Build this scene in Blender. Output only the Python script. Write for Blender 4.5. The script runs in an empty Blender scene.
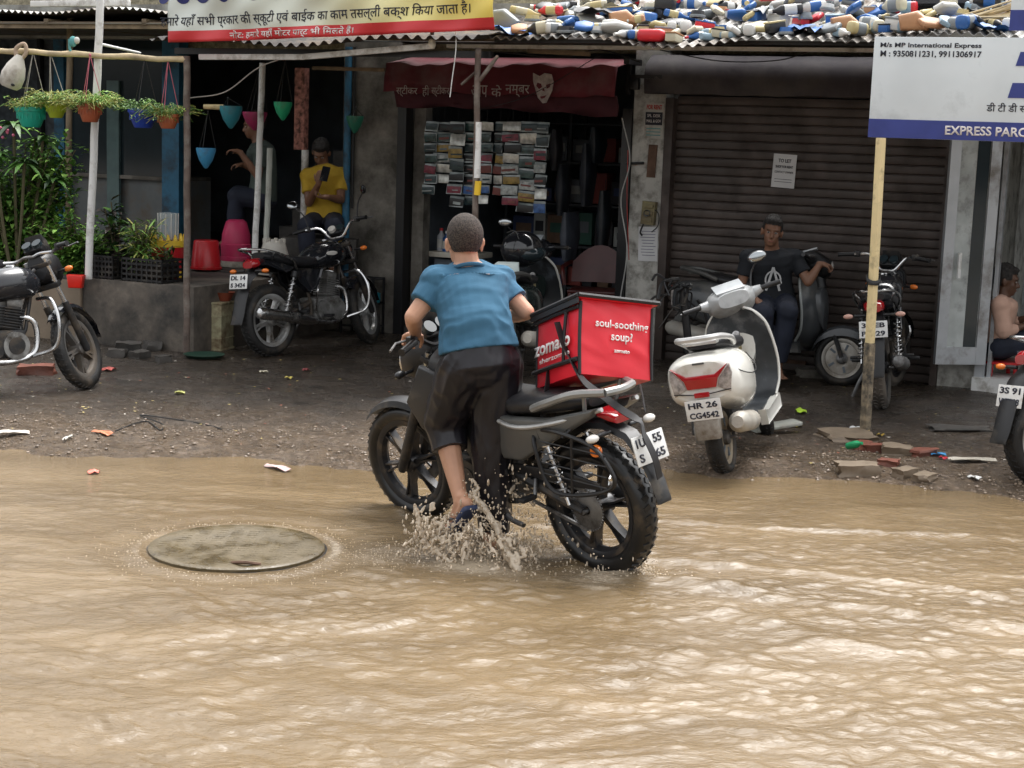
import bpy, bmesh, math, random
import numpy as np
from mathutils import Vector, Matrix, Euler, Quaternion, noise as mnoise
V = Vector
R = math.radians
PI = math.pi
random.seed(11)
rs = np.random.RandomState(7)
scene = bpy.context.scene
COL = scene.collection

# ---------------------------------------------------------------- camera, sky, sun, exposure
F_PX, CAM_H, PITCH, ROLL = 1600.0, 1.95, math.atan(250 / 1600), R(2.0)
cam_d = bpy.data.cameras.new('camera'); cam = bpy.data.objects.new('camera', cam_d); COL.objects.link(cam)
cam_d.sensor_width = 36; cam_d.lens = F_PX * 36 / 1024; cam_d.clip_start = .05; cam_d.clip_end = 600
CROT = (Matrix.Rotation(PI / 2 - PITCH, 3, 'X') @ Matrix.Rotation(ROLL, 3, 'Z'))
cam.matrix_world = Matrix.Translation((0, 0, CAM_H)) @ CROT.to_4x4()
scene.camera = cam
world = bpy.data.worlds.new('World'); scene.world = world; world.use_nodes = True
wn = world.node_tree.nodes; wl = world.node_tree.links
bg = wn['Background']
sky = wn.new('ShaderNodeTexSky'); sky.sky_type = 'NISHITA'; sky.sun_disc = False
sky.sun_elevation = R(64); sky.sun_rotation = R(30); sky.air_density = 1.2; sky.dust_density = 6.0; sky.ozone_density = 1.0
hsv = wn.new('ShaderNodeHueSaturation'); hsv.inputs['Saturation'].default_value = .12
wl.new(sky.outputs[0], hsv.inputs['Color']); wl.new(hsv.outputs[0], bg.inputs['Color'])
bg.inputs['Strength'].default_value = .15
sun_d = bpy.data.lights.new('sun', 'SUN'); sun = bpy.data.objects.new('sun', sun_d); COL.objects.link(sun)
sun_d.energy = .5; sun_d.specular_factor = .22; sun_d.angle = R(36); sun_d.color = (1, .97, .92)
# sun_rotation: direction to the sun (sin, cos) measured from +Y clockwise
sa, se = R(30), R(64)
to_sun = V((math.sin(sa) * math.cos(se), math.cos(sa) * math.cos(se), math.sin(se)))
sun.rotation_euler = to_sun.to_track_quat('Z', 'Y').to_euler()
scene.view_settings.view_transform = 'Standard'; scene.view_settings.look = 'None'
scene.view_settings.exposure = 1.5; scene.view_settings.gamma = 1
scene.render.engine = 'CYCLES'
scene.cycles.max_bounces = 6; scene.cycles.transparent_max_bounces = 12
scene.cycles.use_denoising = True

# ---------------------------------------------------------------- picture <-> place
CO = V((0, 0, CAM_H))
def ray(px, py):
    return CROT @ V(((px - 512) / F_PX, -(py - 384) / F_PX, -1))
def at(px, py, Y):
    d = ray(px, py); return CO + d * (Y / d.y)
def gp(px, py, z=0.0):
    d = ray(px, py); return CO + d * ((z - CAM_H) / d.z)
FO = V((-1.12, 15.07, 0)); FA = R(-25)
EU = V((math.cos(FA), math.sin(FA), 0)); EV = V((math.sin(FA), -math.cos(FA), 0))
def fw(u, v, z): return FO + EU * u + EV * v + V((0, 0, z))
def uz(px, py, v):
    d = ray(px, py); o = FO + EV * v
    t = (o - CO).dot(EV) / d.dot(EV); p = CO + d * t
    return (p - FO).dot(EU), p.z
def fp(px, py, v):
    u, z = uz(px, py, v); return fw(u, v, z)
FM = Matrix.Translation(FO) @ Matrix.Rotation(FA, 4, 'Z')      # local x = along facade, local -y = outward
def edge(x): return 9.25 + .10 * math.sin(x * 1.3) + .07 * math.sin(x * 3.1 + 1) + .03 * math.sin(x * 7.7) - .16 * max(0, x - .8)
def gz(x, y):
    e = edge(x)
    t = max(0, min(1, (y - (e - 1.1)) / 1.6)); t = t * t * (3 - 2 * t)
    n = mnoise.noise(V((x * 1.7, y * 1.7, 0))) * .022 + mnoise.noise(V((x * 6, y * 6, 3))) * .012
    if y > 10.5: n *= max(0.35, 1 - (y - 10.5))
    return -.13 + .17 * t + n * (.4 + t)

# ---------------------------------------------------------------- materials
MATS = {}
def mat(name, col, rough=.5, metal=0., var=.18, vs=6., bump=0., bs=60., spec=.5, coat=0., dirt=0., dcol=(.12, .09, .06), ds=3., emit=0, trans=0., alpha=1., ior=1.45):
    if name in MATS: return MATS[name]
    m = bpy.data.materials.new(name); m.use_nodes = True; nt = m.node_tree; n = nt.nodes; l = nt.links
    b = n['Principled BSDF']
    tc = n.new('ShaderNodeTexCoord')
    nz = n.new('ShaderNodeTexNoise'); nz.inputs['Scale'].default_value = vs; nz.inputs['Detail'].default_value = 5
    l.new(tc.outputs['Object'], nz.inputs['Vector'])
    rp = n.new('ShaderNodeMapRange'); rp.inputs[1].default_value = .3; rp.inputs[2].default_value = .7
    rp.inputs[3].default_value = 1 - var; rp.inputs[4].default_value = 1 + var
    l.new(nz.outputs[0], rp.inputs[0])
    mx = n.new('ShaderNodeVectorMath'); mx.operation = 'SCALE'; mx.inputs[0].default_value = col[:3]
    l.new(rp.outputs[0], mx.inputs['Scale']); out = mx.outputs[0]
    b.inputs['Roughness'].default_value = rough
    if dirt > 0:
        nd = n.new('ShaderNodeTexNoise'); nd.inputs['Scale'].default_value = ds; nd.inputs['Detail'].default_value = 8; nd.inputs['Roughness'].default_value = .65
        l.new(tc.outputs['Object'], nd.inputs['Vector'])
        dr = n.new('ShaderNodeMapRange'); dr.inputs[1].default_value = .62 - dirt * .35; dr.inputs[2].default_value = .78 - dirt * .2
        l.new(nd.outputs[0], dr.inputs[0])
        mc = n.new('ShaderNodeMix'); mc.data_type = 'RGBA'; l.new(dr.outputs[0], mc.inputs[0]); l.new(out, mc.inputs[6]); mc.inputs[7].default_value = (*dcol, 1)
        out = mc.outputs[2]
        rr = n.new('ShaderNodeMapRange'); rr.inputs[3].default_value = rough; rr.inputs[4].default_value = min(1, max(rough, .7))
        l.new(dr.outputs[0], rr.inputs[0]); l.new(rr.outputs[0], b.inputs['Roughness'])
    l.new(out, b.inputs['Base Color'])
    b.inputs['Metallic'].default_value = metal
    b.inputs['Specular IOR Level'].default_value = spec; b.inputs['Coat Weight'].default_value = coat
    b.inputs['Coat Roughness'].default_value = .08; b.inputs['Transmission Weight'].default_value = trans; b.inputs['Alpha'].default_value = alpha
    b.inputs['IOR'].default_value = ior
    if bump > 0:
        bn = n.new('ShaderNodeTexNoise'); bn.inputs['Scale'].default_value = bs; bn.inputs['Detail'].default_value = 6
        l.new(tc.outputs['Object'], bn.inputs['Vector'])
        bm_ = n.new('ShaderNodeBump'); bm_.inputs['Strength'].default_value = bump; bm_.inputs['Distance'].default_value = .01
        l.new(bn.outputs[0], bm_.inputs['Height']); l.new(bm_.outputs[0], b.inputs['Normal'])
    if emit:
        b.inputs['Emission Color'].default_value = (*col[:3], 1); b.inputs['Emission Strength'].default_value = emit
    MATS[name] = m
    return m

# ---------------------------------------------------------------- mesh builder
class MB:
    def __init__(s): s.v = []; s.f = []; s.mi = []; s.sm = []; s.mats = []; s.M = None
    def _m(s, m):
        if m not in s.mats: s.mats.append(m)
        return s.mats.index(m)
    def add(s, vs, fs, m=None, smooth=True):
        o = len(s.v)
        if s.M is not None: vs = [s.M @ V(v) for v in vs]
        s.v += [tuple(v) for v in vs]; k = s._m(m)
        for f in fs: s.f.append([i + o for i in f]); s.mi.append(k); s.sm.append(smooth)
    def box(s, c, size, m=None, rot=None, bev=0.0):
        x, y, z = [a / 2 for a in size]
        T = Matrix.Translation(c) @ (rot.to_4x4() if rot is not None else Matrix.Identity(4))
        if bev <= 0:
            vs = [(-x, -y, -z), (x, -y, -z), (x, y, -z), (-x, y, -z), (-x, -y, z), (x, -y, z), (x, y, z), (-x, y, z)]
            fs = [(3, 2, 1, 0), (4, 5, 6, 7), (0, 1, 5, 4), (1, 2, 6, 5), (2, 3, 7, 6), (3, 0, 4, 7)]
            s.add([T @ V(v) for v in vs], fs, m, False)
        else:
            b = bmesh.new(); bmesh.ops.create_cube(b, size=1)
            for v in b.verts: v.co = V((v.co.x * 2 * x, v.co.y * 2 * y, v.co.z * 2 * z))
            bmesh.ops.bevel(b, geom=b.edges[:], offset=min(bev, x * .9, y * .9, z * .9), segments=2, profile=.6, affect='EDGES')
            s.bm(b, m, T, True)
    def bm(s, b, m, T=None, smooth=True):
        b.verts.ensure_lookup_table()
        for i, v in enumerate(b.verts): v.index = i
        vs = [(T @ v.co if T else v.co.copy()) for v in b.verts]
        fs = [[v.index for v in f.verts] for f in b.faces]
        s.add(vs, fs, m, smooth); b.free()
    def rings(s, rgs, m=None, closed=True, caps=True, smooth=True):
        n = len(rgs[0]); vs = [p for r in rgs for p in r]; fs = []
        for i in range(len(rgs) - 1):
            for j in range(n if closed else n - 1):
                k = (j + 1) % n
                fs.append((i * n + j, i * n + k, (i + 1) * n + k, (i + 1) * n + j))
        if caps and closed:
            fs.append(tuple(range(n - 1, -1, -1))); o = (len(rgs) - 1) * n; fs.append(tuple(range(o, o + n)))
        s.add(vs, fs, m, smooth)
    def tube(s, pts, r, m=None, n=8, caps=True):
        pts = [V(p) for p in pts]
        if not hasattr(r, '__len__'): r = [r] * len(pts)
        rg = []; up = None
        for i, p in enumerate(pts):
            if i == 0: t = pts[1] - p
            elif i == len(pts) - 1: t = p - pts[i - 1]
            else: t = (pts[i + 1] - p).normalized() + (p - pts[i - 1]).normalized()
            if t.length < 1e-9: t = V((0, 0, 1))
            t.normalize()
            if up is None:
                up = V((0, 0, 1)) if abs(t.z) < .9 else V((1, 0, 0))
            a = t.cross(up)
            if a.length < 1e-6: a = t.cross(V((0, 1, 0)))
            a.normalize(); b = a.cross(t); up = b
            rg.append([p + a * (math.cos(2 * PI * k / n) * r[i]) + b * (math.sin(2 * PI * k / n) * r[i]) for k in range(n)])
        s.rings(rg, m, True, caps)
    def cyl(s, a, b, r, m=None, n=16, r2=None):
        s.tube([a, b], [r, r if r2 is None else r2], m, n)
    def ball(s, c, r, m=None, rot=None, seg=12, rg=8):
        if not hasattr(r, '__len__'): r = (r, r, r)
        T = Matrix.Translation(c) @ (rot.to_4x4() if rot is not None else Matrix.Identity(4))
        vs = [T @ V((0, 0, r[2]))]; fs = []
        for i in range(1, rg):
            ph = PI * i / rg
            for j in range(seg):
                th = 2 * PI * j / seg
                vs.append(T @ V((r[0] * math.sin(ph) * math.cos(th), r[1] * math.sin(ph) * math.sin(th), r[2] * math.cos(ph))))
        vs.append(T @ V((0, 0, -r[2])))
        for j in range(seg): fs.append((0, 1 + j, 1 + (j + 1) % seg))
        for i in range(rg - 2):
            for j in range(seg):
                a = 1 + i * seg; b = a + seg
                fs.append((a + j, b + j, b + (j + 1) % seg, a + (j + 1) % seg))
        e = len(vs) - 1; a = 1 + (rg - 2) * seg
        for j in range(seg): fs.append((e, a + (j + 1) % seg, a + j))
        s.add(vs, fs, m)
    def limb(s, a, b, r1, r2, m=None, n=12):
        a = V(a); b = V(b); d = (b - a).normalized(); pts = []; rr = []
        for k in range(4, 0, -1): t = k / 4 * PI / 2; pts.append(a - d * r1 * math.sin(t)); rr.append(max(.0006, r1 * math.cos(t)))
        for k in range(5): pts.append(a.lerp(b, k / 4)); rr.append(r1 + (r2 - r1) * k / 4)
        for k in range(1, 5): t = k / 4 * PI / 2; pts.append(b + d * r2 * math.sin(t)); rr.append(max(.0006, r2 * math.cos(t)))
        s.tube(pts, rr, m, n)
    def lathe(s, prof, m=None, T=None, n=24, a0=0, a1=2 * PI, caps=False):
        full = abs(a1 - a0 - 2 * PI) < 1e-6; k = n if full else n + 1
        rg = []
        for j in range(k):
            a = a0 + (a1 - a0) * j / n; c, sn = math.cos(a), math.sin(a)
            rg.append([(T @ V((r * c, r * sn, z)) if T else V((r * c, r * sn, z))) for r, z in prof])
        vs = [p for r_ in rg for p in r_]; q = len(prof); fs = []
        for j in range(n):
            j2 = (j + 1) % k
            for i in range(q - 1): fs.append((j * q + i, j2 * q + i, j2 * q + i + 1, j * q + i + 1))
        s.add(vs, fs, m)
    def prism(s, pts, y0, y1, m=None, T=None, rnd=0.0, inset=None, smooth=None):
        """outline in (x,z), extruded along y; rnd rounds the rim"""
        pts = [V((p[0], p[1])) for p in pts]; n = len(pts)
        A = sum(pts[i].x * pts[(i + 1) % n].y - pts[(i + 1) % n].x * pts[i].y for i in range(n))
        if A > 0: pts = pts[::-1]
        def off(d):
            o = []
            for i in range(n):
                p, a, b = pts[i], pts[i - 1], pts[(i + 1) % n]
                e1 = (p - a).normalized(); e2 = (b - p).normalized()
                n1 = V((e1.y, -e1.x)); n2 = V((e2.y, -e2.x)); nn = n1 + n2
                nn = nn / max(.5, nn.length_squared / 2) if nn.length > 1e-6 else n1
                o.append(p + nn * d)
            return o
        if rnd > 0:
            h = y1 - y0; e = min(rnd, abs(h) * .49)
            sec = [(rnd, y0), (rnd * .35, y0 + e * .3), (0, y0 + e), (0, y1 - e), (rnd * .35, y1 - e * .3), (rnd, y1)]
        else: sec = [(0, y0), (0, y1)]
        rg = []
        for d, y in sec:
            q = off(d) if d else pts
            rg.append([(T @ V((p.x, y, p.y)) if T else V((p.x, y, p.y))) for p in q])
        s.rings(rg, m, True, True, smooth if smooth is not None else rnd > 0)
    def loft(s, secs, m=None, n=16, T=None, axis='x', caps=True, taper=True):
        """secs: (x, y, z, half_w(y), half_h(z), exponent)"""
        rg = []
        for q in secs:
            x, y, z, hw, hh = q[:5]; e = q[5] if len(q) > 5 else 2.0
            r_ = []
            for k in range(n):
                a = 2 * PI * k / n; c, sn = math.cos(a), math.sin(a)
                r_.append(V((x, y + hw * math.copysign(abs(c) ** (2 / e), c), z + hh * math.copysign(abs(sn) ** (2 / e), sn))))
            rg.append([(T @ p if T else p) for p in r_])
        s.rings(rg, m, True, caps)
    def mesh(s, name):
        me = bpy.data.meshes.new(name); me.from_pydata(s.v, [], s.f)
        for m in s.mats:
            me.materials.append(m)
        me.polygons.foreach_set('material_index', s.mi); me.polygons.foreach_set('use_smooth', s.sm)
        me.update(); return me
    def build(s, name, parent=None, fixn=True, sharp=40):
        me = s.mesh(name)
        if fixn:
            b = bmesh.new(); b.from_mesh(me); bmesh.ops.recalc_face_normals(b, faces=b.faces[:]); b.to_mesh(me); b.free()
        if sharp: me.set_sharp_from_angle(angle=R(sharp))
        o = bpy.data.objects.new(name, me); COL.objects.link(o)
        if parent is not None: o.parent = parent
        return o

def tag(o, label=None, cat=None, group=None, kind=None):
    if label: o['label'] = label
    if cat: o['category'] = cat
    if group: o['group'] = group
    if kind: o['kind'] = kind
    return o
def thing(name, label, cat, M=None, group=None):
    o = bpy.data.objects.new(name, None); COL.objects.link(o); o.empty_display_size = .1
    if M is not None: o.matrix_world = M
    return tag(o, label, cat, group)
def place(x, y, z, rz=0, lean=0, pitch=0):
    return Matrix.Translation((x, y, z)) @ Matrix.Rotation(rz, 4, 'Z') @ Matrix.Rotation(lean, 4, 'X') @ Matrix.Rotation(pitch, 4, 'Y')
def copy_tree(o, parent=None):
    c = o.copy(); COL.objects.link(c)
    if parent is not None: c.parent = parent
    for ch in list(o.children): copy_tree(ch, c)
    return c
def remesh(mb, name, voxel, mt, parent=None, smooth=3, disp=None, mats=None):
    """one continuous surface out of overlapping closed shapes"""
    me = mb.mesh('tmp'); t = bpy.data.objects.new('tmp', me); COL.objects.link(t)
    b = bmesh.new(); b.from_mesh(me); bmesh.ops.recalc_face_normals(b, faces=b.faces[:]); b.to_mesh(me); b.free()
    r = t.modifiers.new('r', 'REMESH'); r.mode = 'VOXEL'; r.voxel_size = voxel; r.use_smooth_shade = True
    if smooth:
        q = t.modifiers.new('s', 'SMOOTH'); q.iterations = smooth; q.factor = .5
    dg = bpy.context.evaluated_depsgraph_get(); dg.update()
    me2 = bpy.data.meshes.new_from_object(t.evaluated_get(dg)); me2.name = name
    bpy.data.objects.remove(t); bpy.data.meshes.remove(me)
    me2.materials.clear(); me2.materials.append(mt)
    if disp:
        no = [v.normal.copy() for v in me2.vertices]
        for v, nn in zip(me2.vertices, no): v.co = v.co + nn * disp(v.co, nn)
    if mats:          # (material, test) pairs
        for m_, test in mats:
            me2.materials.append(m_); k = len(me2.materials) - 1
            for p in me2.polygons:
                if test(p.center): p.material_index = k
    me2.polygons.foreach_set('use_smooth', [True] * len(me2.polygons)); me2.update()
    o = bpy.data.objects.new(name, me2); COL.objects.link(o)
    if parent is not None: o.parent = parent
    return o
def text(s_, w, mt, M, parent=None, name='lettering', h=None, bold=0.0, shear=0.0, ext=.002, spacing=1.0):
    """lettering as mesh, lying in the XZ plane of M facing -Y, centred, fitted to width w (and height h)"""
    c = bpy.data.curves.new('t', 'FONT'); c.body = s_; c.size = 1; c.offset = bold; c.shear = shear; c.extrude = 0; c.align_x = 'CENTER'; c.space_character = spacing
    c.resolution_u = 3
    t = bpy.data.objects.new('t', c); COL.objects.link(t)
    dg = bpy.context.evaluated_depsgraph_get(); dg.update()
    me = bpy.data.meshes.new_from_object(t.evaluated_get(dg)); me.name = name
    bpy.data.objects.remove(t); bpy.data.curves.remove(c)
    if not me.vertices: return None
    co = np.empty(len(me.vertices) * 3); me.vertices.foreach_get('co', co); co = co.reshape(-1, 3)
    lo, hi = co.min(0), co.max(0); k = w / (hi[0] - lo[0]); kz = k if h is None else h / (hi[1] - lo[1])
    cx, cy = (lo[0] + hi[0]) / 2, (lo[1] + hi[1]) / 2
    T = M @ Matrix(((k, 0, 0, -cx * k), (0, 0, -1, 0), (0, kz, 0, -cy * kz), (0, 0, 0, 1)))
    me.transform(T)
    b = bmesh.new(); b.from_mesh(me)
    r_ = bmesh.ops.extrude_face_region(b, geom=b.faces[:])
    nrm = (M.to_3x3() @ V((0, -1, 0))).normalized() * ext
    bmesh.ops.translate(b, verts=[g for g in r_['geom'] if isinstance(g, bmesh.types.BMVert)], vec=nrm)
    bmesh.ops.recalc_face_normals(b, faces=b.faces[:]); b.to_mesh(me); b.free()
    me.materials.clear(); me.materials.append(mt)
    o = bpy.data.objects.new(name, me); COL.objects.link(o)
    if parent is not None: o.parent = parent
    return o
def lerp(a, b, t): return a + (b - a) * t
def bez(pts, n=12):
    """Catmull-Rom through the points"""
    P = [V(p) for p in pts]; P = [P[0] * 2 - P[1]] + P + [P[-1] * 2 - P[-2]]; o = []
    for i in range(1, len(P) - 2):
        for k in range(n):
            t = k / n; a, b, c, d = P[i - 1], P[i], P[i + 1], P[i + 2]
            o.append(.5 * ((2 * b) + (c - a) * t + (2 * a - 5 * b + 4 * c - d) * t * t + (3 * b - a - 3 * c + d) * t ** 3))
    o.append(P[-2]); return o
# ---------------------------------------------------------------- materials used in many places
m_conc = mat('grimy_concrete', (.24, .22, .19), .85, var=.3, vs=3, bump=.5, bs=25, dirt=.8, dcol=(.05, .045, .035), ds=2.2)
m_conc_d = mat('dark_wet_concrete', (.09, .08, .07), .6, var=.4, vs=4, bump=.5, bs=20, dirt=.7, dcol=(.02, .02, .018), ds=2.5)
m_plaster = mat('stained_plaster', (.5, .49, .45), .8, var=.15, vs=3, bump=.3, bs=30, dirt=.45, dcol=(.12, .11, .09), ds=7)
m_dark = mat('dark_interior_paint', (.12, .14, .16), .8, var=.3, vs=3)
m_black = mat('black_metal', (.012, .012, .013), .35, .0, var=.2)
m_wood = mat('weathered_wood', (.2, .15, .1), .8, var=.35, vs=9, bump=.4, bs=30, dirt=.4)
m_bamboo = mat('bamboo', (.5, .4, .24), .6, var=.25, vs=12, dirt=.3)
m_galv = mat('galvanised_sheet', (.3, .3, .29), .45, .6, var=.25, vs=6, dirt=.75, dcol=(.09, .065, .045), ds=2)
m_rust = mat('rusty_iron', (.13, .075, .05), .75, .2, var=.4, vs=10, bump=.3)
m_white = mat('white_paint_worn', (.72, .72, .7), .5, var=.08, dirt=.35, dcol=(.2, .17, .13), ds=6)
m_bluepaint = mat('blue_paint_worn', (.03, .14, .24), .5, var=.2, dirt=.4, dcol=(.04, .05, .06), ds=5)
m_glassd = mat('dark_window_glass', (.02, .03, .035), .08, var=.1, spec=.6)
m_wire = mat('cable_sheath', (.015, .015, .015), .5)
m_rope = mat('cord', (.3, .28, .25), .8)

# ---------------------------------------------------------------- ground, water
def grid_mesh(name, xs, ys, zf, m, kind='structure', smooth=True):
    X, Y = np.meshgrid(xs, ys); Z = zf(X, Y); n, k = len(ys), len(xs)
    vs = np.stack([X.ravel(), Y.ravel(), Z.ravel()], 1)
    i = np.arange(n * k).reshape(n, k)
    fs = np.stack([i[:-1, :-1].ravel(), i[:-1, 1:].ravel(), i[1:, 1:].ravel(), i[1:, :-1].ravel()], 1)
    me = bpy.data.meshes.new(name); me.vertices.add(len(vs)); me.vertices.foreach_set('co', vs.ravel())
    me.loops.add(len(fs) * 4); me.loops.foreach_set('vertex_index', fs.ravel().astype(np.int32))
    me.polygons.add(len(fs)); me.polygons.foreach_set('loop_start', np.arange(0, len(fs) * 4, 4, dtype=np.int32))
    me.update(); me.validate()
    me.polygons.foreach_set('use_smooth', [smooth] * len(me.polygons)); me.materials.append(m)
    o = bpy.data.objects.new(name, me); COL.objects.link(o); tag(o, kind=kind); return o

def ground_material():
    m = bpy.data.materials.new('wet_muddy_ground'); m.use_nodes = True; n = m.node_tree.nodes; l = m.node_tree.links; b = n['Principled BSDF']
    tc = n.new('ShaderNodeTexCoord')
    def noise(sc, det=6, rough=.6, vec=None):
        t = n.new('ShaderNodeTexNoise'); t.inputs['Scale'].default_value = sc; t.inputs['Detail'].default_value = det; t.inputs['Roughness'].default_value = rough
        l.new(vec or tc.outputs['Object'], t.inputs['Vector']); return t.outputs[0]
    def rng(i, a, b_, c=0, d=1):
        t = n.new('ShaderNodeMapRange'); t.inputs[1].default_value = a; t.inputs[2].default_value = b_; t.inputs[3].default_value = c; t.inputs[4].default_value = d; l.new(i, t.inputs[0]); return t.outputs[0]
    def mix(f, a, c):
        t = n.new('ShaderNodeMix'); t.data_type = 'RGBA'; l.new(f, t.inputs[0])
        for s_, q in ((6, a), (7, c)):
            if isinstance(q, tuple): t.inputs[s_].default_value = (*q, 1)
            else: l.new(q, t.inputs[s_])
        return t.outputs[2]
    # distance from the waterline: paler sand and gravel lie where the flood has washed
    sx = n.new('ShaderNodeSeparateXYZ'); l.new(tc.outputs['Object'], sx.inputs[0])
    ad = n.new('ShaderNodeMath'); ad.operation = 'MULTIPLY_ADD'; l.new(noise(1.1, 4), ad.inputs[0]); ad.inputs[1].default_value = 2.6; l.new(sx.outputs['Y'], ad.inputs[2])
    sand = rng(ad.outputs[0], 11.1, 12.4, 1, 0)
    dark = mix(rng(noise(5, 8, .7), .35, .65), (.024, .018, .013), (.062, .045, .031))
    pale = mix(rng(noise(14, 8, .7), .35, .65), (.06, .040, .024), (.145, .10, .06))
    c = mix(sand, dark, pale)
    vo = n.new('ShaderNodeTexVoronoi'); vo.inputs['Scale'].default_value = 38; l.new(tc.outputs['Object'], vo.inputs['Vector'])
    vc = n.new('ShaderNodeSeparateColor'); l.new(vo.outputs['Color'], vc.inputs[0])
    peb = rng(vc.outputs[0], .9, .94); c = mix(peb, c, mix(sand, (.08, .065, .05), (.2, .15, .11)))
    l.new(c, b.inputs['Base Color'])
    l.new(rng(noise(2.2, 6, .6), .40, .62, .08, .5), b.inputs['Roughness'])
    h = n.new('ShaderNodeMath'); h.operation = 'ADD'; l.new(noise(45, 8, .7), h.inputs[0]); l.new(rng(vo.outputs['Distance'], 0, .6, .6, 0), h.inputs[1])
    bp = n.new('ShaderNodeBump'); bp.inputs['Strength'].default_value = .9; bp.inputs['Distance'].default_value = .028; l.new(h.outputs[0], bp.inputs['Height']); l.new(bp.outputs[0], b.inputs['Normal'])
    return m
gzv = np.vectorize(gz)
xs = np.concatenate([np.linspace(-60, -6, 12)[:-1], np.linspace(-6, 6, 241), np.linspace(6, 60, 12)[1:]])
ys = np.concatenate([np.linspace(-40, 7.5, 12)[:-1], np.linspace(7.5, 16, 190), np.linspace(16, 60, 10)[1:]])
ground = grid_mesh('ground', xs, ys, lambda X, Y: gzv(X, Y), ground_material())

def water_material():
    m = bpy.data.materials.new('muddy_flood_water'); m.use_nodes = True; n = m.node_tree.nodes; l = m.node_tree.links; b = n['Principled BSDF']
    tc = n.new('ShaderNodeTexCoord'); geo = n.new('ShaderNodeNewGeometry')
    mp = n.new('ShaderNodeMapping'); mp.inputs['Scale'].default_value = (1, 2.4, 1); mp.inputs['Rotation'].default_value = (0, 0, R(14)); l.new(tc.outputs['Object'], mp.inputs[0])
    def noise(sc, det=6, rough=.6, v=None):
        t = n.new('ShaderNodeTexNoise'); t.inputs['Scale'].default_value = sc; t.inputs['Detail'].default_value = det; t.inputs['Roughness'].default_value = rough
        t.inputs['Distortion'].default_value = .6; l.new(v or mp.outputs[0], t.inputs['Vector']); return t.outputs[0]
    def rng(i, a, b_, c=0, d=1):
        t = n.new('ShaderNodeMapRange'); t.inputs[1].default_value = a; t.inputs[2].default_value = b_; t.inputs[3].default_value = c; t.inputs[4].default_value = d; l.new(i, t.inputs[0]); return t.outputs[0]
    def mix(f, a, c):
        t = n.new('ShaderNodeMix'); t.data_type = 'RGBA'; l.new(f, t.inputs[0])
        for s_, q in ((6, a), (7, c)):
            if isinstance(q, tuple): t.inputs[s_].default_value = (*q, 1)
            else: l.new(q, t.inputs[s_])
        return t.outputs[2]
    base = mix(rng(noise(.9, 5), .35, .65), (.125, .086, .044), (.185, .131, .072))
    # froth: vertex attribute says where the water is churned, noise breaks it into patches of bubbles
    at_ = n.new('ShaderNodeAttribute'); at_.attribute_name = 'froth'
    fr = noise(26, 8, .75); fs_ = n.new('ShaderNodeMath'); fs_.operation = 'ADD'; l.new(at_.outputs['Fac'], fs_.inputs[0]); l.new(fr, fs_.inputs[1])
    foam = rng(fs_.outputs[0], 1.0, 1.3, 0, .6)
    c = mix(foam, base, (.45, .38, .29)); l.new(c, b.inputs['Base Color'])
    l.new(rng(foam, 0, 1, .075, .5), b.inputs['Roughness']); b.inputs['IOR'].default_value = 1.37; b.inputs['Specular IOR Level'].default_value = .5
    ad = n.new('ShaderNodeMath'); ad.operation = 'MULTIPLY_ADD'; l.new(foam, ad.inputs[0]); ad.inputs[1].default_value = .6; l.new(noise(20, 5, .55), ad.inputs[2])
    bp = n.new('ShaderNodeBump'); bp.inputs['Strength'].default_value = .6; bp.inputs['Distance'].default_value = .010; l.new(ad.outputs[0], bp.inputs['Height'])
    bp2 = n.new('ShaderNodeBump'); bp2.inputs['Strength'].default_value = .35; bp2.inputs['Distance'].default_value = .004; l.new(noise(75, 3, .5), bp2.inputs['Height']); l.new(bp.outputs[0], bp2.inputs['Normal'])
    l.new(bp2.outputs[0], b.inputs['Normal'])
    return m
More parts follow.
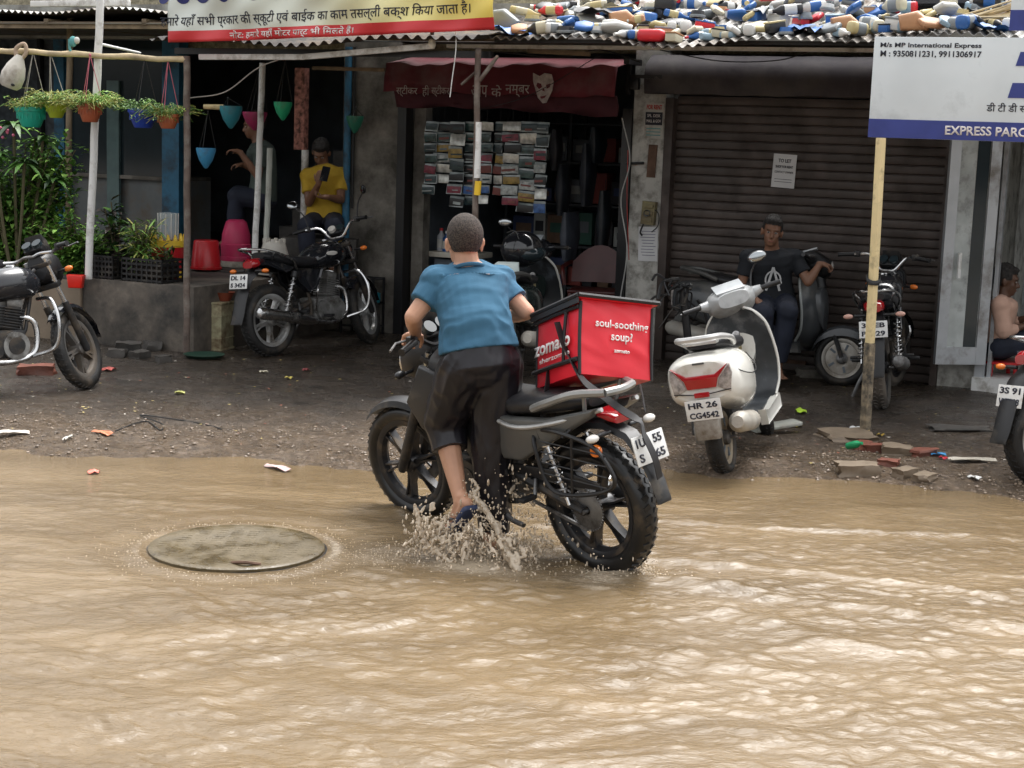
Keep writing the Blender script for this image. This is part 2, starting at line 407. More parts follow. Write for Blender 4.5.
# value noise for the waves
_tab = rs.rand(256, 256)
def vnoise(x, y):
    xi = np.floor(x).astype(int); yi = np.floor(y).astype(int); fx = x - xi; fy = y - yi
    fx = fx * fx * fx * (fx * (fx * 6 - 15) + 10); fy = fy * fy * fy * (fy * (fy * 6 - 15) + 10)
    g = lambda a, b: _tab[a % 256, b % 256]
    return (g(xi, yi) * (1 - fx) + g(xi + 1, yi) * fx) * (1 - fy) + (g(xi, yi + 1) * (1 - fx) + g(xi + 1, yi + 1) * fx) * fy
MH = gp(237, 545, 0.02); MHR = .405
RW = V((.47, 7.12, 0)); FWH = V((-.43, 8.09, 0)); FT = V((-.10, 7.35, 0))
def ridged(x, y): return 1 - np.abs(vnoise(x, y) * 2 - 1)
def waves(X, Y):
    wx = X + .25 * (vnoise(X * 1.3, Y * 1.3 + 9) - .5); wy = Y + .25 * (vnoise(X * 1.2 + 40, Y * 1.4) - .5)
    def rot(a, sx, sy): c, s = math.cos(a), math.sin(a); return (wx * c + wy * s) * sx, (-wx * s + wy * c) * sy
    z = 0
    for a, sx, sy, am, o in ((.22, 1.1, 3.2, .020, 3), (-.35, 2.2, 6.0, .012, 17)):
        u, v = rot(a, sx, sy); z = z + am * (vnoise(u + o, v + o * 2) - .5)
    for a, sx, sy, am, o in ((.5, 3.4, 9, .0085, 31), (-.45, 5, 13, .0062, 53), (.12, 7.5, 21, .0042, 71), (-.9, 9, 18, .0030, 91), (.9, 14, 30, .0018, 101)):
        u, v = rot(a, sx, sy); z = z + am * (1.15 * vnoise(u * 1.6 + o, v * 1.6 + o * 2) ** 1.5 + .35 * ridged(u + o, v + o * 2) - .5)
    near = np.clip((8.9 - Y) / 2.5, .0, 1)
    left = np.clip(1 - (X + 1.0) * -.25, .55, 1) * np.where(X > .3, 1.0, 1)
    z = z * (.25 + .75 * near) * left * 1.15
    # still strip by the bank
    z = z * np.clip((9.4 - Y) / .8, .12, 1)
    # rings round the manhole cover
    d = np.hypot(X - MH.x, Y - MH.y)
    z = z * np.clip((d - .36) / .5, .1, 1)
    z = z + .007 * np.exp(-((d - .47) / .04) ** 2) * (.4 + vnoise(X * 9, Y * 9)) - .004 * np.exp(-((d - .55) / .05) ** 2) + .003 * np.exp(-((d - .66) / .05) ** 2)
    # wakes behind the wheels and the long flow crests running to the right
    for (x0, y0, x1, y1, w, am) in ((.6, 7.35, 2.6, 6.75, .05, .020), (.55, 7.0, 2.9, 6.1, .06, .018), (.6, 8.0, 3.2, 7.9, .05, .014), (.2, 6.8, 1.6, 6.0, .07, .015), (-2.6, 8.2, -.9, 8.1, .05, .006)):
        L = math.hypot(x1 - x0, y1 - y0); tx, ty = (x1 - x0) / L, (y1 - y0) / L
        s = (X - x0) * tx + (Y - y0) * ty; q = -(X - x0) * ty + (Y - y0) * tx + .12 * (vnoise(X * 2.2, Y * 2.2 + 5) - .5)
        z = z + am * np.exp(-(q / w) ** 2) * np.clip(s / .3, 0, 1) * np.clip((L - s) / .5, 0, 1) * (.4 + vnoise(X * 5, Y * 5))
    for c, am, r0 in ((RW, .012, .13), (FWH, .010, .12), (FT, .014, .16)):
        d = np.hypot(X - c.x, Y - c.y); z = z + am * np.exp(-((d - r0) / .05) ** 2) + am * .6 * np.sin((d - r0) * 30) * np.exp(-d * 3.2)
    return z
def froth(X, Y):
    d = np.hypot(X - MH.x, Y - MH.y); ang = np.arctan2(Y - MH.y, X - MH.x)
    f = (.30 + .22 * np.sin(ang * 2 + 1)) * np.exp(-((d - .46) / .035) ** 2) + .22 * np.exp(-((d - .6) / .12) ** 2)
    f = f + .42 * np.exp(-(((X - MH.x - .9) / .5) ** 2 + ((Y - MH.y + .05) / .35) ** 2))
    for c, a, r0 in ((FT, .75, .28), (RW, .5, .22), (FWH, .4, .16)):
        d = np.hypot((X - c.x) , (Y - c.y + .1)); f = f + a * np.exp(-(d / r0) ** 2)
    f = f + .38 * np.exp(-(((X - .25) / .5) ** 2 + ((Y - 6.75) / .28) ** 2))
    h = waves(X, Y); f = f + np.clip((h - .016) * 14, 0, .32)
    f = f + .12 * np.exp(-(((X - 1.6) / 1.4) ** 2 + ((Y - 6.8) / .7) ** 2))
    return np.clip(f, 0, 1)
xs = np.concatenate([np.linspace(-40, -3.6, 20)[:-1], np.linspace(-3.6, 3.6, 600), np.linspace(3.6, 40, 20)[1:]])
ys = np.concatenate([np.linspace(-30, 4.3, 14)[:-1], np.linspace(4.3, 10.2, 560)])
w_o = grid_mesh('flood_water', xs, ys, waves, water_material())
at_ = w_o.data.attributes.new('froth', 'FLOAT', 'POINT')
X, Y = np.meshgrid(xs, ys); at_.data.foreach_set('value', froth(X, Y).ravel().astype(np.float32))

# manhole cover standing just proud of the flood
t = thing('manhole_cover', 'round wet iron manhole cover standing just above the brown flood water', 'manhole cover', Matrix.Translation((MH.x, MH.y, 0)))
m_cover = mat('wet_iron_cover', (.085, .062, .028), .25, .0, var=.35, vs=9, bump=.6, bs=50, dirt=.6, dcol=(.105, .08, .042), ds=5)
b = MB(); prof = [(0, .016)] + [(r_, .016 + (.001 if k % 2 else 0)) for k, r_ in enumerate([.1, .104, .2, .204, .3, .304, .36])] + [(MHR - .008, .018), (MHR, .013), (MHR + .001, -.1)]
b.lathe(prof, m_cover, n=72)
for k in range(10):
    for j in range(-9, 10):
        x, y = (k - 4.5) * .075, j * .04
        if math.hypot(x, y) < .34: b.box((x, y, .0155), (.05, .012, .003), m_cover)
b.build('cover_plate', t)
b = MB(); b.lathe([(MHR + .003, -.1), (MHR + .003, .002), (MHR + .012, .001), (MHR + .015, -.1)], m_black, n=72); b.build('cover_frame', t)
b = MB(); b.tube(bez([(.03, -.30, .018), (.09, -.33, .030), (.16, -.31, .018)], 4), .008, m_rust, 6); b.build('lifting_ring', t)

# pebbles and grit along the waterline
b = MB(); ico = bmesh.new(); bmesh.ops.create_icosphere(ico, subdivisions=1, radius=1); iv = [v.co.copy() for v in ico.verts]; ifa = [[v.index for v in f.verts] for f in ico.faces]; ico.free()
m_peb = mat('pebbles', (.19, .145, .105), .4, var=.6, vs=12)
for k in range(2600):
    x = random.uniform(-3.6, 3.9); e = edge(x); y = random.gauss(e + .5, .42) if x < 1 else random.gauss(e + .35, .35)
    if y < e - .5: continue
    s = random.choice((.004, .005, .006, .008, .012)) * random.uniform(.7, 1.4); z = gz(x, y)
    if z < -.03: continue
    q = Matrix.Rotation(random.random() * 6, 3, 'Z')
    b.add([V((x, y, z + s * .3)) + q @ V((p.x * s, p.y * s * .8, p.z * s * .6)) for p in iv], ifa, m_peb, False)
o = b.build('gravel', fixn=False, sharp=None); tag(o, 'pale gravel and grit washed up along the edge of the flood', 'gravel', kind='stuff')

# ---------------------------------------------------------------- the shop row (facade frame: x along, -y outward)
bld = thing('shop_building', 'run down row of small shops with stained concrete piers behind the flooded road', 'building', FM)
def fbox(mb, u0, u1, v0, v1, z0, z1, m, bev=0): mb.box(((u0 + u1) / 2, -(v0 + v1) / 2, (z0 + z1) / 2), (abs(u1 - u0), abs(v1 - v0), abs(z1 - z0)), m, bev=bev)
def part(name, boxes, m, parent=bld, bev=0, label=None):
    b = MB()
    for q in boxes: fbox(b, *q, m, bev)
    o = b.build(name, parent); tag(o, label); return o
part('pier', [(-.62, -.02, -.35, 0, -.2, 2.75)], m_conc, label='stained grey concrete pier left of the shop doorway')
part('pier', [(2.31, 2.60, -.35, 0, -.2, 2.75)], m_plaster, label='whitewashed pier between the shop and the shutter')
part('pier', [(5.06, 5.36, -.35, .0, -.2, 2.75)], m_plaster, label='narrow whitewashed pier right of the shutter')
part('lintel', [(-8, 6.9, -.4, -.03, 2.76, 3.1)], mat('pale_lintel', (.36, .36, .33), .8, dirt=.5, dcol=(.1, .09, .08)))
m_up = mat('upper_wall_render', (.33, .29, .2), .9, var=.35, vs=30, bump=.8, bs=60, dirt=.4, dcol=(.13, .12, .08), ds=14)
part('upper_wall', [(-8, 8, -.6, -.41, 2.7, 4.0)], m_up)
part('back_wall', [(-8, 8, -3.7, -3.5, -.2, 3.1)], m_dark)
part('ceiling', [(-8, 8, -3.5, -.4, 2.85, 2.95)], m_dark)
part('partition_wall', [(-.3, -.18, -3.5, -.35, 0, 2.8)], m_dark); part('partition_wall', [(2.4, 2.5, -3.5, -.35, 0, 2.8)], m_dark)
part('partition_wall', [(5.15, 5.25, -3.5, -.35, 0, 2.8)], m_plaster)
part('floor', [(-.2, 2.4, -3.5, -.02, -.1, .12)], m_conc_d); part('floor', [(5.25, 8, -3.5, -.05, -.1, .14)], m_plaster)
part('wall', [(5.36, 8, -2.5, -2.4, .14, 2.8)], mat('pale_blue_grey_wall', (.42, .46, .47), .7, dirt=.2))
part('side_wall', [(7.4, 7.6, -2.4, 0, .14, 2.8)], m_plaster)
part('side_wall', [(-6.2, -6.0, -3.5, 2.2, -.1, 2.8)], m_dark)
# the black frame strip by the shop opening and the inner timber jamb
part('door_frame', [(-.015, .075, -.1, .03, .0, 2.2)], m_black); part('door_jamb', [(.08, .2, -.25, -.12, .0, 2.2)], m_conc)
part('door_frame', [(2.22, 2.305, -.2, .03, 0, 2.2)], m_black)
# shutter
m_shut = mat('brown_shutter_paint', (.07, .052, .044), .45, .0, var=.35, vs=2.5, dirt=.5, dcol=(.04, .03, .025), ds=3.5)
sh = MB(); prof = []; z = .03; p = .074
rows = []
while z < 2.3:
    for a, d in ((0, 0), (.12, .014), (.5, .018), (.88, .014), (.94, -.004), (1, -.004)): rows.append((z + p * a, d))
    z += p
sh.rings([[V((u_, -(-.10 + d + .014 * mnoise.noise(V((u_ * 1.3, zz * 1.1, 2))) + .004 * mnoise.noise(V((u_ * 6, zz * 5, 7)))), zz + .006 * mnoise.noise(V((u_ * 1.1, zz * .7, 11))))) for zz, d in rows] for u_ in [2.68 + 2.32 * k / 60 for k in range(61)]], m_shut, closed=False, caps=False, smooth=True)
s_o = sh.build('roller_shutter', bld, sharp=30)
part('shutter_handle', [(3.75, 3.95, -.08, -.05, .1, .13)], m_rust, s_o)
part('guide_rail', [(2.605, 2.68, -.14, .02, 0, 2.3)], m_shut, bev=.004); part('guide_rail', [(5.0, 5.055, -.14, .02, 0, 2.3)], m_shut)
hood = MB(); n = 24; rr = []
for j in range(n + 1):
    u = lerp(2.5, 5.35, j / n); w = .015 * math.sin(j * 1.7) + .01 * math.sin(j * .6)
    rr.append([V((u, -.02, 2.66)), V((u, -.12 - w * .3, 2.655 + w * .2)), V((u, -.27 - w, 2.56)), V((u, -.29 - w * 1.5, 2.45)), V((u, -.27 - w, 2.33 + w * .4)), V((u, -.25, 2.325)), V((u, -.02, 2.33))])
hood.rings(rr, mat('dark_canvas', (.045, .038, .045), .75, var=.3, vs=2.5, dirt=.5, dcol=(.1, .09, .085), ds=1.6), closed=True); hood.build('shutter_hood', bld, sharp=50)
part('door_step', [(2.6, 5.06, -.3, .06, -.1, .028)], m_conc_d)
# left bay: dark shopfront with blue posts and glass
part('blue_post', [(uz(57, 100, -.2)[0], uz(67, 100, -.2)[0], -.3, -.15, .6, 2.8)], m_bluepaint)
part('blue_post', [(uz(165, 100, -.2)[0], uz(182, 100, -.2)[0], -.3, -.15, .6, 2.8)], m_bluepaint)
gl = part('glass_panel', [(uz(67, 100, -.2)[0] + .01, uz(164, 100, -.2)[0], -.25, -.23, 1.35, 2.8)], m_glassd)
part('glass_panel', [(-6, uz(56, 100, -.2)[0], -.25, -.23, 1.0, 2.8)], mat('dusty_dark_glass', (.06, .07, .08), .3, var=.5, vs=14))
part('glass_edge', [(uz(104, 100, -.15)[0], uz(116, 100, -.15)[0], -.22, -.19, .9, 2.35)], mat('greenish_glass', (.1, .16, .16), .15))
part('counter', [(-6, uz(182, 100, -.3)[0], -.8, -.28, .6, 1.35)], mat('grey_laminate', (.14, .15, .15), .5, dirt=.4))
part('counter_top', [(-6, uz(182, 100, -.3)[0], -.8, -.2, 1.352, 1.39)], m_conc)
part('window_frame', [(-6, uz(56, 0, -.2)[0], -.22, -.14, 1.0, 1.06), (uz(40, 100, -.2)[0], uz(43, 100, -.2)[0], -.22, -.16, 1.06, 2.8)], m_black)
# stair flight rising inside the dark recess
st = MB()
for k in range(7): st.box((-2.0 + k * .16, 1.5, .62 + .10 * k), (.16, 1.2, .2 + .2 * k), m_conc_d)
st.build('stair', bld)
# blue pipe on the pier
b = MB(); u, _ = uz(348, 100, .04); b.cyl((u, -.04, .3), (u, -.04, 2.7), .035, m_bluepaint); b.cyl((u + .06, -.03, 1.2), (u + .06, -.03, 2.7), .012, m_wire); b.build('drain_pipe', bld)

# ledge the pots and crates stand on
m_ledge = mat('wet_ledge_render', (.15, .125, .1), .7, var=.4, vs=4, bump=.6, bs=18, dirt=.8, dcol=(.03, .028, .025), ds=2.4)
led = thing('concrete_ledge', 'low stained concrete ledge in front of the left shops', 'ledge', FM)
b = MB(); fbox(b, -6, -.64, 1.0, 2.3, -.2, .6, m_ledge, .015); b.build('ledge_front', led)
b = MB(); fbox(b, -6, -.64, -3.4, .996, -.2, .615, m_ledge, .015); b.build('ledge_back', led)
b = MB(); fbox(b, -.70, -.60, .3, .99, -.2, .75, m_ledge, .01); b.build('end_block', led)
b = MB(); fbox(b, -6, uz(82, 300, 2.31)[0], 2.302, 2.33, -.1, .57, mat('brown_render_patch', (.23, .18, .13), .8, var=.3, dirt=.5), .004); b.build('render_patch', led)
# ---------------------------------------------------------------- tin awnings, posts, poles
def corrugated(name, u0, u1, vf, vb, zf, zb, m, parent, pitch=.076, amp=.012, sag=None, th=.004):
    n = int((u1 - u0) / pitch * 8); nb = 5; top = []; bot = []
    for i in range(nb + 1):
        t = i / nb; r_ = []
        for j in range(n + 1):
            u = lerp(u0, u1, j / n); w = amp * math.sin(2 * PI * u / pitch)
            s = sag(u) if sag else 0
            r_.append((u, -(lerp(vf, vb, t) + .02 * math.sin(u * 2.3)), lerp(zf, zb, t) + w + s * (1 - t) - .03 * math.sin(PI * t)))
        top.append(r_)
    b = MB(); b.rings([[V(p) for p in r_] for r_ in top], m, closed=False, caps=False)
    b.rings([[V(p) - V((0, 0, th)) for p in r_] for r_ in top], m, closed=False, caps=False)
    b.rings([[V(p) for p in top[0]], [V(p) - V((0, 0, th)) for p in top[0]]], m, closed=False, caps=False)
    return b.build(name, parent, fixn=False, sharp=60)
ra = thing('tin_awning', 'rusty corrugated tin awning over the shutter, its top littered with plastic parts', 'awning', FM)
RF0, RF1, RFVF, RFVB = 2.0, 7.2, 2.3, .35
def rsag(u): return -.06 * math.exp(-((u - 3.5) / .8) ** 2) + .02 * math.sin(u * 5) + .06 * max(0, (u - 5) / 2)
def roofz(u, v): t = (RFVF - v) / (RFVF - RFVB); return lerp(2.67, 3.15, t) + rsag(u) * (1 - t) - .03 * math.sin(PI * t)
for k, (a, c) in enumerate(((RF0, 3.42), (3.36, 4.7), (4.66, 6.0), (5.95, RF1))):
    corrugated('tin_sheet', a, c, RFVF + .02 * (k % 2), RFVB, 2.67 + .005 * (k % 2), 3.15 + .005 * (k % 2), m_galv, ra, sag=rsag)
b = MB()
for v in (2.15, 1.3, .5): b.box(((RF0 + RF1) / 2, -v, roofz(3.9, v) - .05 + (.02 if v > 2 else 0)), (RF1 - RF0, .03, .025 if v > 2 else .05), m_black)
b.build('purlin', ra)
b = MB(); b.box((3.0, -1.0, 2.66), (4.0, .06, .03), m_white); b.build('conduit', ra)
la = thing('tin_awning', 'sagging old tin awning behind the Hindi cloth banner, over the left shops', 'awning', FM)
def lsag(u): return -.02 * math.sin(u * 4) - .03 * math.sin(u * 1.1 + 1)
corrugated('tin_sheet', -.95, 2.04, 2.5, .3, 2.62, 2.95, mat('blackened_tin', (.045, .04, .037), .85, .0, var=.4, vs=6, dirt=.5), la, pitch=.1, amp=.016, sag=lambda u: lsag(u) + .03 * (u > .6) * (u - .6))
corrugated('tin_sheet', -6, -.9, 1.6, -.3, 2.88, 3.0, m_galv, la, sag=lsag)
b = MB()
for v, z in ((1.55, 2.80), (1.1, 2.83), (.5, 2.88)):
    b.box((-3.4, -v, z - .02), (5.2, .06, .06), m_wood)
for u in (-5, -3.9, -2.8, -1.7): b.box((u, -.7, 2.81), (.05, 1.8, .05), m_wood)
b.box((.55, -2.2, 2.53), (2.9, .05, .05), m_black); b.box((.55, -.8, 2.74), (2.9, .05, .05), m_wood)
b.build('roof_batten', la)
b = MB(); b.box((-3.4, -.65, 2.795), (5.2, 1.9, .012), mat('ceiling_board', (.16, .15, .13), .8, dirt=.6)); b.build('ceiling_board', la)

def pole(name, label, cat, px0, py0, px1, py1, v, r, m, bands=None, z0=None):
    a = fp(px0, py0, v); c = fp(px1, py1, v)
    if z0 is not None: c.z = z0
    b = MB(); N = 14; pts = [c.lerp(a, k / N) + V((random.uniform(-.003, .003), random.uniform(-.003, .003), 0)) for k in range(N + 1)]
    b.tube([p - c for p in pts], r, m, 10)
    o = b.build(name); o.location = c; tag(o, label, cat); return o, a, c
m_postrust = mat('rust_brown_post', (.11, .08, .065), .7, var=.4, vs=8, dirt=.4, dcol=(.25, .23, .2), ds=5)
pole('iron_post', 'dark iron post at the ledge edge left of the rusty canister', 'post', 187, 56, 187, 345, 2.42, .028, m_postrust, z0=.02)
pole('white_pole', 'tall white pole by the hanging pots at the left', 'pole', 101, -10, 88, 252, 2.36, .032, m_white, z0=.6)
pole('white_pole', 'white pipe standing on the ledge beside the pink bin', 'pole', 263, 63, 254, 262, 1.1, .028, m_white, z0=.61)
pole('white_pipe', 'short white pipe stub between the pink and the white bins', 'pipe', 270, 148, 265, 262, .9, .026, mat('dull_cream_pipe', (.5, .52, .47), .5, dirt=.3), z0=.61)
pole('wooden_post', 'bare wooden post behind the hanging pots at the far left', 'post', 70, 18, 68, 262, 1.2, .03, m_wood, z0=.61)
o, a, c = pole('painted_post', 'rusty post with white and yellow painted bands in front of the packet strips', 'post', 478, 48, 474, 330, 2.3, .024, m_postrust, z0=.03)
for nm, ya, yb, m in (('white_band', 122, 178, m_white), ('yellow_band', 181, 195, mat('yellow_paint', (.75, .48, .03), .5))):
    p, q = fp(478.2, ya, 2.3), fp(477, yb, 2.3); b = MB(); b.tube([q - c, p - c], .0265, m, 12); b.build(nm, o)
b = MB(); b.limb(fp(480, 80, 2.3) - c, fp(497, 57, 2.3) - c, .016, .014, m_postrust); b.limb(fp(478, 70, 2.3) - c, fp(462, 84, 2.28) - c, .012, .01, m_postrust); b.build('brace', o)
# cream post of the signboard
m_cream = mat('cream_paint_post', (.7, .56, .3), .55, var=.12, vs=5, dirt=.3, dcol=(.25, .19, .11), ds=7)
SP0 = gp(865, 432, .05); a = at(881, 138, SP0.y - .02)
b = MB(); d = (a - SP0); N = 10
b.box(tuple(d / 2), (.055, .04, d.length), m_cream, rot=d.to_track_quat('Z', 'Y').to_matrix(), bev=.004)
o = b.build('signboard_post'); o.location = SP0; tag(o, 'cream painted post holding up the white signboard', 'post')
b = MB(); b.box(tuple(d * .16), (.06, .045, d.length * .3), mat('peeling_dirty_paint', (.3, .24, .16), .8, var=.5, vs=20, dirt=.7, dcol=(.03, .03, .028), ds=14), rot=d.to_track_quat('Z', 'Y').to_matrix()); b.build('dirty_foot', o)
b = MB(); q = d * .52
for k in range(5): b.lathe([(.042 + .002 * k, -.003), (.046, 0), (.042, .003)], m_wire, Matrix.Translation(q + V((0, 0, k * .012 - .02))) @ Matrix.Rotation(.15 * k, 4, 'X'), n=14)
b.build('wire_binding', o)
# bamboo rail for the pots
A = fp(-30, 49, 2.42); B_ = fp(187, 60, 2.42)
b = MB(); N = 16; pts = [A.lerp(B_, k / N) + V((0, 0, .006 * math.sin(k * 1.7))) for k in range(N + 1)]
b.tube([p - A for p in pts], [.024 + (.004 if k % 4 == 0 else 0) for k in range(N + 1)], m_bamboo, 10); o = b.build('bamboo_rail'); o.location = A; tag(o, 'bamboo pole tied level to carry the hanging pots', 'pole')
A2 = fp(100, 44, 2.3); B2 = fp(140, 53, 1.9); b = MB(); b.limb((0, 0, 0), B2 - A2, .012, .01, m_white); o = b.build('white_stick'); o.location = A2; tag(o, 'thin white stick wedged between pole and bamboo rail', 'stick')
# patterned pillar in the recess
u0, z0 = uz(296, 68, .1); u1, z1 = uz(307, 150, .1)
b = MB(); b.box(((u0 + u1) / 2 + .0, -.1, (z0 + z1) / 2), (.11, .08, z0 - z1), mat('faded_pattern_cloth', (.3, .13, .1), .8, var=.9, vs=22)); pl = b.build('wrapped_pillar', None); pl.matrix_world = FM
tag(pl, 'narrow pillar wrapped in faded red patterned paper above the seated yellow shirt man', 'pillar')
b = MB(); b.cyl((u1 - .02, -.1, z1), (u1 - .03, -.1, .61), .035, m_white); b.build('pillar_foot', pl)

# tube light casings and bulb below the left awning
def casing(label, x0, y0, x1, y1, v, h=.045, m=m_white):
    a = fp(x0, y0, v); c = fp(x1, y1, v); d = c - a; b = MB()
    b.box((0, 0, 0), (h, h, d.length), m, rot=d.to_track_quat('Z', 'Y').to_matrix(), bev=.006)
    o = b.build('conduit_casing'); o.location = (a + c) / 2; tag(o, label, 'casing'); return o
casing('pale wooden casing under the left awning, between iron post and white pipe', 200, 57, 304, 57, 2.3)
casing('pale casing slanting up to the hanging bulb', 304, 57, 432, 46, 2.3)
casing('pale batten fixed under the roof at the top left corner', 32, 4, 129, 3, 2.2, .05)
casing('weathered lath above the maroon shop awning, left end', 313, 68, 385, 70, 1.6, .03, m_wood)
casing('weathered lath above the maroon shop awning, right of the painted post', 528, 51, 590, 54, 1.6, .035, m_wood)
bp_ = fp(432, 40, 2.3); b = MB(); b.cyl((0, 0, .03), (0, 0, .07), .016, m_black); b.lathe([(0, -.07), (.02, -.065), (.032, -.04), (.03, -.015), (.016, .02), (.014, .03)], mat('milky_glass_bulb', (.7, .68, .6), .2, spec=.6), n=16); o = b.build('light_bulb'); o.location = bp_; tag(o, 'unlit white bulb hanging from the awning edge below the banner', 'light bulb')

# cables
def cable(label, pts, r=.006, m=m_wire, name='cable', grp=None):
    P = [fp(x, y, v) for x, y, v in pts]; o0 = P[0]; b = MB(); b.tube([p - o0 for p in bez(P, 8)], r, m, 6); o = b.build(name); o.location = o0; tag(o, label, 'cable', grp)
cable('grey cable slanting up from the iron post to the casing', [(190, 98, 2.3), (225, 92, 2.3), (258, 68, 2.3), (290, 56, 2.3)], .005, m_rope)
cable('thin white cord dangling beside the unlit bulb', [(455, 22, 2.45), (456, 48, 2.45), (452, 80, 2.45), (450, 97, 2.45)], .004, m_white)
cable('black cable looping under the tin awning left of the shutter hood', [(500, 52, 1.8), (560, 57, 1.5), (600, 50, 1.4), (640, 62, 1.0)], .006)
cable('black cable drooping above the shutter hood', [(660, 50, 1.2), (720, 61, .8), (780, 60, .8), (822, 48, .8), (860, 56, .8), (880, 52, .8)], .005)
cable('thin wire crossing the maroon awning diagonally', [(470, 112, 1.3), (530, 95, 1.4), (600, 55, 1.8)], .003)
cable('wires dangling at the right edge of the shop doorway', [(622, 118, .2), (630, 160, .25), (621, 200, .22), (627, 250, .2), (620, 300, .2)], .006, mat('white_cable', (.4, .4, .38), .5))
cable('red wire hanging beside the right door frame', [(628, 150, .15), (627, 200, .18), (629, 260, .15)], .004, mat('red_cable', (.4, .04, .03), .5))

# bracket by the door head
bo = fp(633, 62, .3); b = MB(); b.box((0, 0, 0), (.05, .3, .05), m_black); b.box((-.03, 0, -.12), (.03, .03, .3), m_black); b.box((.12, 0, -.12), (.3, .03, .03), m_black); b.box((.0, .02, -.18), (.12, .06, .1), m_black, bev=.01)
o = b.build('iron_bracket'); o.matrix_world = Matrix.Translation(bo) @ Matrix.Rotation(FA, 4, 'Z'); tag(o, 'black iron bracket jutting out at the right end of the maroon awning', 'bracket')

# ---------------------------------------------------------------- cloth banner
m_ban = bpy.data.materials.new('banner_cloth'); m_ban.use_nodes = True
n = m_ban.node_tree.nodes; l = m_ban.node_tree.links; bs_ = n['Principled BSDF']; tc = n.new('ShaderNodeTexCoord'); sx = n.new('ShaderNodeSeparateXYZ'); l.new(tc.outputs['UV'], sx.inputs[0])
def rampn(src, stops):
    r_ = n.new('ShaderNodeValToRGB'); l.new(src, r_.inputs[0]); e = r_.color_ramp.elements
    while len(e) < len(stops): e.new(.5)
    for q, (p_, c_) in zip(e, stops): q.position = p_; q.color = (*c_, 1)
    return r_.outputs[0]
g1 = rampn(sx.outputs['X'], [(0, (.6, .64, .6)), (.45, (.6, .62, .52)), (.75, (.75, .68, .3)), (1, (.8, .62, .12))])
red = rampn(sx.outputs['Y'], [(0, (.55, .03, .03)), (.118, (.55, .03, .03)), (.122, (1, 1, 1)), (1, (1, 1, 1))])
rm = n.new('ShaderNodeMath'); rm.operation = 'LESS_THAN'; l.new(sx.outputs['Y'], rm.inputs[0]); rm.inputs[1].default_value = .088
mc = n.new('ShaderNodeMix'); mc.data_type = 'RGBA'; l.new(rm.outputs[0], mc.inputs[0]); l.new(g1, mc.inputs[6]); mc.inputs[7].default_value = (.55, .03, .035, 1)
l.new(mc.outputs[2], bs_.inputs['Base Color']); bs_.inputs['Roughness'].default_value = .45
BU0, BU1 = uz(165, 30, 2.54)[0], uz(491, 25, 2.54)[0]
BZA, BZB = uz(165, 42, 2.54)[1], uz(490, 29, 2.54)[1]
def bz0(u): t = (u - BU0) / (BU1 - BU0); return lerp(BZA, BZB, max(0, t) ** 1.3)
def by(u, z):   # folds of the cloth
    return -2.52 - .018 * math.sin((u * 1.0 + z * 1.9) * 6) - .01 * math.sin((u * 1.0 - z * 1.3) * 15) - .03 * math.sin(u * 2)
b = MB(); N, K = 110, 40; vs = []; fs = []
for i in range(K + 1):
    for j in range(N + 1):
        u = lerp(BU0, BU1, j / N); z = bz0(u) + i / K * 1.0 ; vs.append((u, by(u, z), z))
for i in range(K):
    for j in range(N): a_ = i * (N + 1) + j; fs.append((a_, a_ + 1, a_ + N + 2, a_ + N + 1))
me = bpy.data.meshes.new('banner'); me.from_pydata(vs, [], fs); me.materials.append(m_ban)
uvl = me.uv_layers.new(name='UVMap')
for p in me.polygons:
    p.use_smooth = True
    for li in p.loop_indices:
        q = me.loops[li].vertex_index; uvl.data[li].uv = ((q % (N + 1)) / N, (q // (N + 1)) / K)
ban = bpy.data.objects.new('cloth_banner', me); COL.objects.link(ban); ban.matrix_world = FM
sol = ban.modifiers.new('t', 'SOLIDIFY'); sol.thickness = .003; sol.offset = 1
tag(ban, 'white and yellow cloth banner with a red hem and black Hindi lettering', 'banner')
m_ink = mat('black_ink', (.015, .017, .03), .5); m_navy = mat('navy_ink', (.015, .02, .12), .5); m_wink = mat('white_ink', (.75, .7, .68), .5)
def onbanner(o):
    for v in o.data.vertices:
        u, y, z = v.co; s = (z - 2.7); t = (u - BU0) / (BU1 - BU0); zz = s + bz0(u); v.co = (u, by(u, zz) - .006 - (0 if y > -.001 else .001), zz)
o = text('हमारे यहाँ सभी प्रकार की स्कूटी एवं बाईक का काम तसल्ली बक्श िकया जाता है।', 2.78, m_ink, Matrix.Translation((.57, 0, 2.7 + .162)), ban, h=.115, bold=.006); onbanner(o)
o = text('नोट: हमारे यहाँ मोटर पार्ट भी िमलते हैं।', 1.15, m_wink, Matrix.Translation((.42, 0, 2.7 + .042)), ban, h=.075, bold=.012); onbanner(o)
b = MB()
for u, r0, ring in ((-.62, .05, 0), (-.42, .1, 1), (-.2, .04, 0), (.1, .045, 0), (.4, .085, 1), (.9, .04, 0), (1.15, .045, 0), (1.65, .06, 0), (-.8, .04, 0)):
    z0 = 2.7 + .30 + r0 + (.12 if ring else 0)
    if ring: b.lathe([(r0 * .62, -.001), (r0, -.001)], m_navy, Matrix.Translation((u, 0, z0 - .12)) @ Matrix.Rotation(PI / 2, 4, 'X'), n=24)
    else: b.add([(u + r0 * 1.2 * math.cos(k / 10 * PI), 0, z0 - r0 + r0 * 1.0 * (1 - math.sin(k / 10 * PI)) + (0 if k % 10 else .05)) for k in range(11)], [tuple(range(11))], m_navy)
o = b.build('badge_print', ban, fixn=False); onbanner(o)

